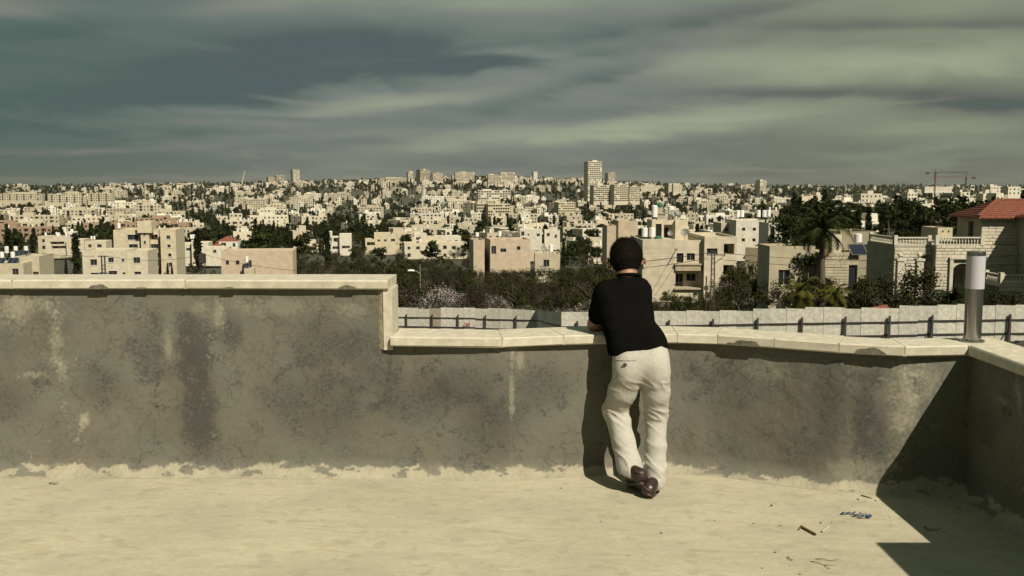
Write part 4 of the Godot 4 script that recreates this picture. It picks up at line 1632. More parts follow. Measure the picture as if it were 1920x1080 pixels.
func tank(parent: Node, at: Vector3, r := 0.42, h := 1.35) -> void:
	if not M.has("tank_mesh"):
		var b := MB.new(true)
		b.lathe(Vector3.ZERO, [Vector2(0, 0.0), Vector2(1, 0.0), Vector2(1, 0.94), Vector2(0.6, 1.0), Vector2(0, 1.0)], 14)
		M["tank_mesh"] = b.mesh()
		var s := MB.new()
		for k in 4:
			var c := Vector3(0.7 if k & 1 else -0.7, 0, 0.7 if k & 2 else -0.7)
			s.bar(c - Vector3(0, 0.5, 0), c, 0.14)
		M["tank_stand"] = s.mesh()
	var o := put("water_tank", M.tank_mesh, M.white_paint, parent, at + Vector3(0, 0.45, 0))
	o.scale = Vector3(r, h, r)
	var st := put("tank_stand", M.tank_stand, M.iron, parent, at + Vector3(0, 0.45, 0))
	st.scale = Vector3(r, 0.9, r)

func solar(parent: Node, at: Vector3, w := 2.0) -> void:
	var b := MB.new()
	b.obox(at + Vector3(0, 0.55, 0), Vector3(w / 2, 0, 0), Vector3(0, 0.03, 0.02), Vector3(0, -0.5, 0.75))
	build("solar_panel", b, M.solar_glass, parent)
	b = MB.new()
	for s in [-1.0, 0.0, 1.0]:
		b.bar(at + Vector3(s * w * 0.5, 0.06, 0.78), at + Vector3(s * w * 0.5, 1.12, -0.78), 0.06)
		b.bar(at + Vector3(s * w * 0.48, 0.0, -0.7), at + Vector3(s * w * 0.48, 1.05, -0.7), 0.05)
	b.bar(at + Vector3(-w * 0.52, 0.08, 0.76), at + Vector3(w * 0.52, 0.08, 0.76), 0.05)
	b.bar(at + Vector3(-w * 0.52, 1.06, -0.72), at + Vector3(w * 0.52, 1.06, -0.72), 0.05)
	build("panel_frame", b, M.galvanised, parent)

func dish(parent: Node, at: Vector3, r := 0.6, turn := 0.5) -> void:
	r *= 0.75
	var b := MB.new(true)
	var pr := []
	for k in 6:
		var w := k / 5.0
		pr.append(Vector2(r * w, 0.35 * r * w * w))
	b.lathe(Vector3.ZERO, pr, 14)
	var d := build("satellite_dish", b, M.dish_grey, parent)
	d.position = at + Vector3(0, 0.9, 0)
	d.rotation = Vector3(1.0, turn, 0.0)
	b = MB.new()
	b.bar(at, at + Vector3(0, 0.9, 0), 0.06)
	build("dish_post", b, M.iron, parent)

# one storeyed stone block; local axes: front at z = 0 looking along +z, base y = 0
func block_shape(b: MB, panes, x0: float, x1: float, y0: float, y1: float, z1: float, dep: float, holes: Array, col: Color, side_holes := [], lip := 0.35) -> void:
	var w := x1 - x0
	var h := y1 - y0
	wall_face(b, panes, Vector3(x0, y0, z1), Vector3.RIGHT, Vector3.BACK, w, h, holes, 0.22, col)
	wall_face(b, panes, Vector3(x0, y0, z1 - dep), Vector3.BACK, Vector3.LEFT, dep, h, side_holes, 0.22, col)
	wall_face(b, panes, Vector3(x1, y0, z1), Vector3.FORWARD, Vector3.RIGHT, dep, h, side_holes, 0.22, col)
	b.quad(Vector3(x1, y0, z1 - dep), Vector3(x0, y0, z1 - dep), Vector3(x0, y1, z1 - dep), Vector3(x1, y1, z1 - dep))
	# sunk flat roof behind a parapet
	var e := 0.22
	var yr := y1 - lip
	b.quad(Vector3(x0, y1, z1), Vector3(x1, y1, z1), Vector3(x1 - e, y1, z1 - e), Vector3(x0 + e, y1, z1 - e))
	b.quad(Vector3(x1, y1, z1), Vector3(x1, y1, z1 - dep), Vector3(x1 - e, y1, z1 - dep + e), Vector3(x1 - e, y1, z1 - e))
	b.quad(Vector3(x1, y1, z1 - dep), Vector3(x0, y1, z1 - dep), Vector3(x0 + e, y1, z1 - dep + e), Vector3(x1 - e, y1, z1 - dep + e))
	b.quad(Vector3(x0, y1, z1 - dep), Vector3(x0, y1, z1), Vector3(x0 + e, y1, z1 - e), Vector3(x0 + e, y1, z1 - dep + e))
	b.quad(Vector3(x0 + e, yr, z1 - e), Vector3(x1 - e, yr, z1 - e), Vector3(x1 - e, yr, z1 - dep + e), Vector3(x0 + e, yr, z1 - dep + e))
	b.paint(col)
	b.quad(Vector3(x1 - e, yr, z1 - e), Vector3(x0 + e, yr, z1 - e), Vector3(x0 + e, y1, z1 - e), Vector3(x1 - e, y1, z1 - e))
	b.quad(Vector3(x0 + e, yr, z1 - dep + e), Vector3(x1 - e, yr, z1 - dep + e), Vector3(x1 - e, y1, z1 - dep + e), Vector3(x0 + e, y1, z1 - dep + e))
	b.quad(Vector3(x0 + e, yr, z1 - e), Vector3(x0 + e, yr, z1 - dep + e), Vector3(x0 + e, y1, z1 - dep + e), Vector3(x0 + e, y1, z1 - e))
	b.quad(Vector3(x1 - e, yr, z1 - dep + e), Vector3(x1 - e, yr, z1 - e), Vector3(x1 - e, y1, z1 - e), Vector3(x1 - e, y1, z1 - dep + e))

# windows of a near house, each a part: frame with its pane below it
func hang_windows(t: Node, list: Array, surround: Color) -> void:
	for q in list:
		var a: Vector3 = q[0]
		var r: Vector3 = q[1]
		var nn: Vector3 = q[2]
		var w: float = q[3]
		var h: float = q[4]
		var fr := MB.new()
		fr.paint(Color(0.214, 0.207, 0.186))
		var e := 0.06
		fr.obox(a + r * w / 2 + Vector3.UP * e / 2 + nn * 0.03, r * w / 2, Vector3.UP * e / 2, nn * 0.03)
		fr.obox(a + r * w / 2 + Vector3.UP * (h - e / 2) + nn * 0.03, r * w / 2, Vector3.UP * e / 2, nn * 0.03)
		fr.obox(a + r * e / 2 + Vector3.UP * h / 2 + nn * 0.032, r * e / 2, Vector3.UP * (h / 2 - e), nn * 0.03)
		fr.obox(a + r * (w - e / 2) + Vector3.UP * h / 2 + nn * 0.032, r * e / 2, Vector3.UP * (h / 2 - e), nn * 0.03)
		if w > 0.9:
			fr.obox(a + r * w / 2 + Vector3.UP * h / 2 + nn * 0.031, r * e / 2, Vector3.UP * (h / 2 - e), nn * 0.025)
		if surround.a > 0.5:
			fr.paint(surround)
			var dp: float = q[5]
			var s := 0.14
			fr.obox(a + r * w / 2 - Vector3.UP * 0.07 + nn * (dp + 0.03), r * (w / 2 + s), Vector3.UP * 0.07, nn * 0.06)
			fr.obox(a + r * w / 2 + Vector3.UP * (h + 0.07) + nn * (dp + 0.02), r * (w / 2 + s), Vector3.UP * 0.07, nn * 0.03)
			fr.obox(a - r * s / 2 + Vector3.UP * h / 2 + nn * (dp + 0.021), r * s / 2, Vector3.UP * h / 2, nn * 0.03)
			fr.obox(a + r * (w + s / 2) + Vector3.UP * h / 2 + nn * (dp + 0.021), r * s / 2, Vector3.UP * h / 2, nn * 0.03)
		var fo := build("window", fr, M.town, t)
		var pn := MB.new()
		pn.quad(a + nn * 0.01, a + r * w + nn * 0.01, a + r * w + Vector3.UP * h + nn * 0.01, a + Vector3.UP * h + nn * 0.01)
		build("pane", pn, M.glass_dark, fo)

var taken := []   # ground circles already built on: Vector3(x, z, radius)

# a near house of one or more blocks, given in world metres: [x0, x1, y0, y1, z, depth, holes]
func near_house(called: String, label: String, blocks: Array, tone: Color, extras := [], surround := Color(0, 0, 0, 0), category := "house", turn := 9.0) -> Node3D:
	var f: Array = blocks[0]
	var at := Vector3((f[0] + f[1]) / 2, f[2], f[4])
	var t := thing(called, label, category, at, (0.14 if at.x < 5.0 else 0.0) if turn > 8.0 else turn)
	var list := []
	for q in blocks:
		var b := MB.new()
		var col: Color = q[7] if q.size() > 7 else tone
		block_shape(b, list, q[0] - at.x, q[1] - at.x, q[2] - at.y, q[3] - at.y, q[4] - at.z, q[5], q[6], col)
		build("wall", b, M.town, t)
		taken.append(Vector3((q[0] + q[1]) / 2, q[4] - q[5] / 2, maxf(q[1] - q[0], q[5]) * 0.6 + 1.0))
	hang_windows(t, list, surround)
	for e in extras:
		var p := Vector3(e[1], e[2], e[3]) - at
		match e[0]:
			"tank": tank(t, p, 0.42, e[4] if e.size() > 4 else 1.35)
			"solar": solar(t, p, e[4] if e.size() > 4 else 2.0)
			"dish": dish(t, p, e[4] if e.size() > 4 else 0.6, e[5] if e.size() > 5 else 0.5)
			"hip":   # low tiled hip roof over x0..x1, z0..z1
				var hb := MB.new()
				hip(hb, p, e[4], e[5], e[6])
				build("tiled_roof", hb, M.roof_tile, t)
	return t

func hip(b: MB, p: Vector3, w: float, d: float, h: float) -> void:
	var a := p + Vector3(-w / 2, 0, d / 2)
	var c := p + Vector3(w / 2, 0, d / 2)
	var e := p + Vector3(w / 2, 0, -d / 2)
	var f := p + Vector3(-w / 2, 0, -d / 2)
	var k := maxf(w - d, 0.0) / 2
	var r0 := p + Vector3(-k, h, 0)
	var r1 := p + Vector3(k, h, 0)
	b.quad(a, c, r1, r0)
	b.tri(c, e, r1)
	b.quad(e, f, r0, r1)
	b.tri(f, a, r0)
	b.quad(f, e, c, a)

# a city building farther off: storeys x bays of openings, panes joined
func city_house(called: String, label: String, category: String, group: String, at: Vector3, turn: float, w: float, d: float, storeys: int, bays: int, sh: float, tone: Color, r: RandomNumberGenerator, style := 0) -> Node3D:
	var t := thing(called, label, category, at, turn, group)
	var b := MB.new()
	var p := MB.new()
	var h := storeys * sh + 0.6
	var holes := []
	var bw := w / bays
	for f in storeys:
		for k in bays:
			if r.randf() < (0.1 if style != 1 else 0.02):
				continue
			var y := f * sh + 0.95
			if style == 2:      # bands of wide windows
				holes.append([k * bw + bw * 0.10, f * sh + 0.8, (k + 1) * bw - bw * 0.10, f * sh + sh - 0.55, 0.5])
			elif style == 1 and k % 3 == 1:      # loggia strips
				holes.append([k * bw + bw * 0.12, f * sh + 0.3, (k + 1) * bw - bw * 0.12, f * sh + sh - 0.35, 1.2 if at.z > -900.0 else 0.5])
			else:
				var ww := minf(bw * 0.5, r.randf_range(1.0, 1.7))
				var cx := (k + 0.5) * bw
				holes.append([cx - ww / 2, y, cx + ww / 2, y + r.randf_range(1.1, 1.5)])
	var sides := []
	var nb := maxi(1, int(d / maxf(bw, 3.2)))
	for f in storeys:
		for k in nb:
			if r.randf() < 0.35: continue
			var cx := (k + 0.5) * d / nb
			sides.append([cx - 0.55, f * sh + 0.95, cx + 0.55, f * sh + 2.1])
	block_shape(b, p, -w / 2, w / 2, -5.0, h, 0.0, d, shift_up(holes, 5.0), tone, shift_up(sides, 5.0), 0.5)
	build("wall", b, M.town, t)
	if p.v.size() > 0:
		stuff(build("window_panes", p, M.glass_dark, t))
	# stair head or a set-back top floor
	if r.randf() < 0.7:
		var s := MB.new()
		s.paint(tone)
		var sw := w * r.randf_range(0.2, 0.45)
		var sx := r.randf_range(-0.4, 0.4) * (w - sw)
		s.box(sx - sw / 2, sx + sw / 2, h - 0.5, h + r.randf_range(1.6, 2.8), -d * 0.75, -d * 0.25, false)
		build("stair_head", s, M.town, t)
	if at.z > -1500.0:
		var n := r.randi_range(1, 4) if storeys < 6 else 3
		for k in n:
			tank(t, Vector3(r.randf_range(-0.42, 0.42) * w, h - 0.5, -r.randf_range(0.15, 0.85) * d), 0.45, 1.4)
	return t

func shift_up(list: Array, dy: float) -> Array:
	for q in list:
		q[1] += dy
		q[3] += dy
	return list


# ------------------------------------------------------------------ houses of the picture, in world metres
func make_houses() -> void:
	near_house("flat_roofed_house", "cream two-storey stone house with arched white-framed windows behind a power pole", [[-100.14, -90.28, -23.52, -13.51, -230.0, 11.0, [[1.75, 6.63, 3.24, 8.01], [5.74, 7.26, 6.98, 8.38], [8.73, 7.38, 9.35, 8.01], [1.75, 3.50, 3.37, 4.88], [5.74, 3.75, 7.61, 5.26], [8.85, 4.26, 9.48, 4.88]]],
		[-90.41, -85.61, -23.56, -13.67, -230.5, 11.0, [[1.55, 7.02, 3.05, 8.40], [1.67, 3.51, 3.17, 5.01]]]], Color(0.488, 0.439, 0.327), [], Color(0.500, 0.471, 0.400, 1), "house")
	near_house("apartment_house", "four-storey cream stone house with stair tower and glazed verandas, behind the arched-window house", [[-101.65, -95.24, -24.28, -9.62, -252.0, 12.0, [[3.41, 12.08, 6.00, 13.44], [3.68, 9.89, 5.87, 10.99]]],
		[-94.63, -92.60, -24.14, -7.66, -250.5, 5.0, [[0.61, 13.10, 1.15, 14.05], [0.68, 10.94, 1.22, 11.75]]],
		[-93.30, -90.57, -24.31, -9.63, -252.3, 12.0, [[0.14, 12.09, 2.46, 13.45, 1.60], [0.27, 9.77, 2.46, 11.00], [0.41, 7.44, 2.60, 8.81], [0.55, 5.25, 2.60, 7.03, 1.80]]],
		[-89.74, -85.95, -24.10, -9.53, -250.0, 12.0, [[1.49, 12.14, 2.44, 13.08], [1.62, 9.97, 2.44, 10.78], [1.76, 7.67, 2.57, 8.48], [1.76, 5.09, 2.71, 6.17]]],
		[-95.32, -91.81, -10.34, -7.37, -250.0, 6.0, []]], Color(0.479, 0.420, 0.291), [["tank", -101.21, -9.79, -256.00], ["tank", -92.78, -9.79, -256.00]], Color(0.500, 0.471, 0.400, 1), "house")
	near_house("flat_roofed_house", "pale stone house with a row of solar panels and white tanks on its roof", [[-102.00, -93.63, -19.43, -13.25, -188.0, 8.0, [[6.32, 3.73, 7.45, 5.16]]],
		[-96.72, -92.32, -19.92, -12.27, -193.0, 9.0, [[3.14, 3.34, 4.19, 4.60]]]], Color(0.421, 0.373, 0.269), [["solar", -99.07, -13.56, -192.00, 1.60], ["solar", -96.78, -13.56, -192.00, 1.80], ["solar", -98.61, -12.59, -199.00, 1.60], ["solar", -97.21, -12.59, -199.00, 1.70], ["solar", -101.62, -13.09, -200.00, 1.80], ["tank", -99.85, -13.26, -195.00], ["tank", -97.84, -13.26, -195.00], ["tank", -101.01, -12.51, -201.00], ["tank", -99.27, -12.51, -201.00], ["tank", -97.31, -12.51, -201.00]], Color(0, 0, 0, 0), "house")
	near_house("stone_house", "pinkish stone house with two white shutters and a low front annexe", [[-69.17, -52.48, -22.72, -13.96, -235.0, 11.0, [[1.02, 5.57, 1.78, 6.59], [3.31, 5.57, 4.20, 6.59], [5.86, 4.80, 7.01, 6.59]]],
		[-63.42, -61.17, -22.98, -17.72, -231.0, 3.0, []]], Color(0.432, 0.354, 0.255), [["tank", -63.02, -16.87, -233.00], ["solar", -63.16, -17.84, -232.50, 1.40]], Color(0, 0, 0, 0), "house")
	near_house("flat_roofed_house", "low cream house with three white tanks on a raised stair head", [[-113.25, -107.54, -25.16, -17.65, -330.0, 10.0, [[4.11, 5.19, 5.54, 6.08]]],
		[-107.04, -105.62, -25.01, -16.29, -328.0, 3.0, [[0.53, 5.52, 0.98, 8.19]]],
		[-106.92, -102.25, -25.30, -17.40, -332.0, 9.0, []],
		[-102.86, -94.14, -24.58, -18.41, -322.0, 6.0, [[3.66, 4.25, 4.71, 5.29]]]], Color(0.537, 0.495, 0.385), [["tank", -107.34, -16.37, -329.50], ["tank", -106.71, -16.37, -329.50], ["tank", -106.09, -16.37, -329.50]], Color(0, 0, 0, 0), "house")
	near_house("tiled_roof_house", "white house with a red hipped roof and a wide dark veranda opening", [[-110.50, -103.45, -25.59, -19.26, -372.0, 9.0, [[0.81, 4.11, 2.62, 5.93], [5.03, 4.31, 6.04, 5.72]]],
		[-111.32, -108.55, -25.79, -20.51, -366.0, 6.0, []]], Color(0.555, 0.519, 0.430), [["hip", -107.77, -19.48, -376.50, 8.2, 8.6, 2.2], ["hip", -110.80, -20.69, -369.50, 4.4, 5.0, 1.1]], Color(0, 0, 0, 0), "house")
	near_house("flat_roofed_house", "cream stepped house with wide dark balconies among trees above the solar-panel house", [[-189.10, -180.66, -26.56, -19.30, -400.0, 10.0, [[1.95, 4.67, 7.36, 5.75, 1.50], [2.38, 2.93, 7.79, 4.02, 1.50]]],
		[-180.42, -178.48, -26.87, -19.41, -398.0, 4.0, []],
		[-181.79, -175.24, -25.50, -20.16, -404.0, 9.0, [[2.19, 2.94, 3.93, 4.03]]]], Color(0.488, 0.439, 0.327), [["tank", -181.45, -19.40, -402.00], ["tank", -185.65, -19.56, -405.00]], Color(0, 0, 0, 0), "house")
	near_house("flat_roofed_house", "low cream house with two white tanks beside tall cypresses", [[-168.80, -160.78, -26.35, -20.05, -390.0, 9.0, [[1.27, 3.77, 2.53, 5.03], [4.64, 3.77, 6.33, 5.03]]]], Color(0.488, 0.439, 0.327), [["tank", -167.24, -20.05, -394.00], ["tank", -166.17, -20.05, -394.00]], Color(0, 0, 0, 0), "house")
	near_house("white_villa", "white cube villa with a tall stair tower and sloping shadow, above the dark grove", [[-80.76, -77.55, -29.70, -22.83, -424.0, 8.0, [[0.69, 4.11, 1.38, 5.49], [2.07, 4.11, 2.75, 5.49]]],
		[-80.09, -77.54, -29.96, -17.97, -428.0, 6.0, []],
		[-77.61, -74.38, -29.90, -20.23, -427.0, 8.0, [[0.69, 7.36, 2.54, 9.20, 1.50], [0.23, 4.35, 3.00, 5.51]]],
		[-74.25, -69.19, -29.76, -18.98, -425.0, 9.0, [[0.92, 4.57, 4.37, 5.72, 1.40]]]], Color(0.555, 0.519, 0.430), [], Color(0, 0, 0, 0), "house")
	near_house("flat_roofed_house", "cream house with a dark loggia, between the white cube villa and the terraced houses", [[-64.86, -60.38, -29.32, -21.63, -436.0, 8.0, [[0.71, 4.86, 4.25, 6.28, 1.60]]],
		[-60.91, -53.54, -29.58, -19.22, -440.0, 9.0, [[1.43, 6.55, 2.62, 7.50], [4.28, 6.55, 5.47, 7.50]]],
		[-54.51, -50.91, -29.36, -20.37, -444.0, 9.0, [[0.72, 6.11, 2.88, 7.31]]]], Color(0.479, 0.420, 0.291), [["dish", -59.63, -19.46, -445.00]], Color(0, 0, 0, 0), "house")
	near_house("terraced_house", "row of pale terraced houses with dark vertical gaps and a roof dish", [[-46.78, -41.94, -29.14, -20.18, -426.0, 9.0, [[1.15, 5.73, 2.53, 7.11]]],
		[-42.23, -36.66, -29.33, -18.94, -429.0, 9.0, [[0.93, 7.61, 3.25, 8.77, 1.40], [0.70, 5.06, 4.18, 6.45, 1.40]]],
		[-36.26, -33.72, -28.74, -20.69, -427.0, 8.0, [[0.23, 6.20, 2.08, 7.35, 1.20], [0.23, 3.66, 2.08, 4.81, 1.20]]],
		[-33.33, -28.51, -29.07, -19.90, -425.0, 9.0, [[1.61, 5.95, 2.99, 7.10]]],
		[-28.59, -21.76, -29.27, -20.05, -428.0, 9.0, [[0.35, 5.05, 2.66, 7.14], [4.05, 5.05, 5.44, 7.37]]]], Color(0.537, 0.495, 0.385), [["dish", -29.82, -19.97, -431.00, 0.90], ["tank", -38.69, -18.94, -434.00], ["tank", -25.80, -20.12, -434.00]], Color(0, 0, 0, 0), "house")
	near_house("stone_house", "pink stone house with three dark square windows and shadowed gap, above the grove", [[-4.55, 3.88, -17.73, -9.57, -205.0, 9.0, [[0.22, 5.17, 1.22, 6.84], [2.11, 5.51, 3.33, 6.28], [5.55, 5.95, 6.33, 6.73]]],
		[-7.85, -5.49, -17.90, -9.78, -207.0, 9.0, []],
		[-5.91, -4.52, -18.46, -10.04, -214.0, 4.0, []]], Color(0.432, 0.354, 0.255), [["tank", -1.82, -9.54, -211.00, 1.00], ["dish", 0.57, -9.94, -212.00, 0.50], ["tank", -6.36, -9.81, -214.00, 0.90]], Color(0, 0, 0, 0), "house")
	near_house("stone_shed", "small rough stone shed with a doorway and a white dish on its flat roof", [[4.19, 8.78, -16.20, -10.87, -180.0, 7.0, [[1.56, 2.99, 2.63, 4.26]]]], Color(0.421, 0.373, 0.269), [["dish", 5.85, -11.07, -183.00, 0.75, 0.20], ["tank", 7.27, -11.14, -184.00]], Color(0, 0, 0, 0), "house")
	near_house("white_villa", "white cube houses with black windows behind the tall cypress", [[2.76, 10.29, -20.36, -13.26, -340.0, 8.0, [[0.37, 4.89, 1.47, 6.36], [2.57, 4.89, 3.12, 5.62], [5.70, 4.71, 6.80, 5.62]]],
		[11.41, 16.83, -20.70, -13.89, -346.0, 8.0, [[0.75, 4.75, 1.87, 5.87], [3.55, 4.18, 4.30, 5.31]]]], Color(0.555, 0.519, 0.430), [["tank", 8.92, -13.44, -344.00], ["tank", 4.29, -13.48, -345.00]], Color(0, 0, 0, 0), "house")
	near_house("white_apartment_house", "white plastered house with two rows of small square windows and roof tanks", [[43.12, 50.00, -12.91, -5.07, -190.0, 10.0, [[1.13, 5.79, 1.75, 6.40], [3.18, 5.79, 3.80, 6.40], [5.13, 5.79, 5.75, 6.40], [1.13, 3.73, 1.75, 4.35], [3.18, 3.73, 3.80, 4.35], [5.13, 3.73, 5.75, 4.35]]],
		[41.52, 44.44, -13.28, -5.81, -196.0, 8.0, [[0.74, 5.79, 1.38, 6.53], [1.80, 5.79, 2.33, 6.53]], Color(0.412, 0.364, 0.264)]], Color(0.555, 0.519, 0.430), [["tank", 44.73, -5.07, -196.00], ["tank", 45.58, -5.07, -196.00], ["tank", 48.85, -5.07, -196.00], ["tank", 50.02, -5.07, -196.00], ["tank", 51.12, -5.10, -197.00], ["dish", 43.60, -5.81, -199.00, 0.50]], Color(0, 0, 0, 0), "house")  # left block coloured darker to paint in the shade of that side
	near_house("flat_roofed_house", "low house turned from the sun with a white tank on its roof edge", [[36.42, 39.60, -14.00, -7.24, -140.0, 9.0, []],
		[37.10, 39.39, -16.15, -6.89, -132.0, 8.0, [[0.43, 5.53, 1.29, 6.82]]]], Color(0.421, 0.373, 0.269), [["tank", 40.31, -7.42, -143.00], ["dish", 38.07, -7.42, -143.00, 0.40]], Color(0, 0, 0, 0), "house", -0.75)
	near_house("rendered_house", "grey rendered house with solar panels on a terrace of coursed stone", [[35.93, 39.84, -8.71, -3.53, -108.0, 7.0, []],
		[34.73, 35.77, -8.76, -3.83, -107.0, 7.0, [], Color(0.488, 0.439, 0.327)]], Color(0.274, 0.243, 0.167), [["tank", 36.64, -4.95, -104.50, 0.90], ["solar", 36.85, -5.74, -102.80, 3.20]], Color(0, 0, 0, 0), "house")
	near_house("stone_house", "small yellow stone cottage with two dark windows beyond the balustrade", [[64.68, 66.94, -9.06, -4.85, -150.0, 6.0, [[0.65, 3.47, 0.89, 3.80], [1.54, 3.47, 1.78, 3.80]]]], Color(0.479, 0.420, 0.291), [], Color(0, 0, 0, 0), "house")
	near_house("white_apartment_house", "white house with black square windows below dark trees", [[174.50, 188.56, -18.07, -10.37, -420.0, 10.0, [[0.68, 5.89, 1.59, 6.80], [2.49, 6.23, 2.95, 6.91], [3.17, 6.23, 3.63, 6.91], [4.53, 6.12, 5.21, 6.80], [6.12, 5.89, 7.25, 7.03], [7.71, 5.89, 9.07, 7.03], [0.68, 4.31, 1.36, 4.99], [2.27, 4.31, 2.95, 4.99]]]], Color(0.555, 0.519, 0.430), [], Color(0, 0, 0, 0), "house")
	near_house("stone_house", "white stone house with arched gaps beside the palm grove", [[45.49, 47.85, -11.70, -5.04, -175.0, 7.0, [[0.28, 3.45, 1.04, 6.09], [1.51, 4.01, 1.89, 4.58]]]], Color(0.555, 0.519, 0.430), [], Color(0, 0, 0, 0), "house")
	near_house("stone_house", "pink stone house with a tall plain wall beside the child's head", [[14.44, 15.82, -11.66, -4.53, -150.0, 8.0, []],
		[16.82, 19.90, -12.08, -4.01, -156.0, 9.0, []]], Color(0.432, 0.354, 0.255), [], Color(0, 0, 0, 0), "house")
	near_house("terrace_wall", "coursed cream stone terrace wall with a dark arch under the solar panels", [[32.1, 36.1, -14.0, -5.45, -102.5, 5.0, [[3.0, 4.6, 3.9, 7.2]]], [27.2, 32.0, -14.0, -4.9, -104.0, 5.0, [[1.0, 5.0, 2.2, 6.6], [3.0, 2.0, 4.2, 5.0]]]], Color(0.376, 0.330, 0.231), [], Color(0, 0, 0, 0), "wall")
	var tw := get_node("terrace_wall")
	var tc := MB.new()
	var tr := RandomNumberGenerator.new()
	tr.seed = 9
	courses(tc, Vector3(32.1, -14.0, -102.5) - tw.position, Vector3.RIGHT, Vector3.BACK, 4.0, 8.5, [[3.0, 4.6, 3.9, 7.2]], 0.30, Color(0.376, 0.330, 0.231), tr)
	stuff(build("ashlar", tc, M.town, tw))
	var r := RandomNumberGenerator.new()
	r.seed = 77
	for q in BLOCKS:
		var p: Vector3 = q[4]
		city_house(q[0], q[1], q[2], q[3], p, -0.8 if q[1].contains("turned from the sun") else (0.16 if q[5] > 35.0 else 0.28) + 0.1 * sin(p.x) + (0.2 if q[2] == "tower" else 0.0), q[5], q[6], q[7], q[8], q[9], q[10], r, q[11])
		taken.append(Vector3(p.x, p.z - q[6] / 2, maxf(q[5], q[6]) * 0.55))
	make_cranes()

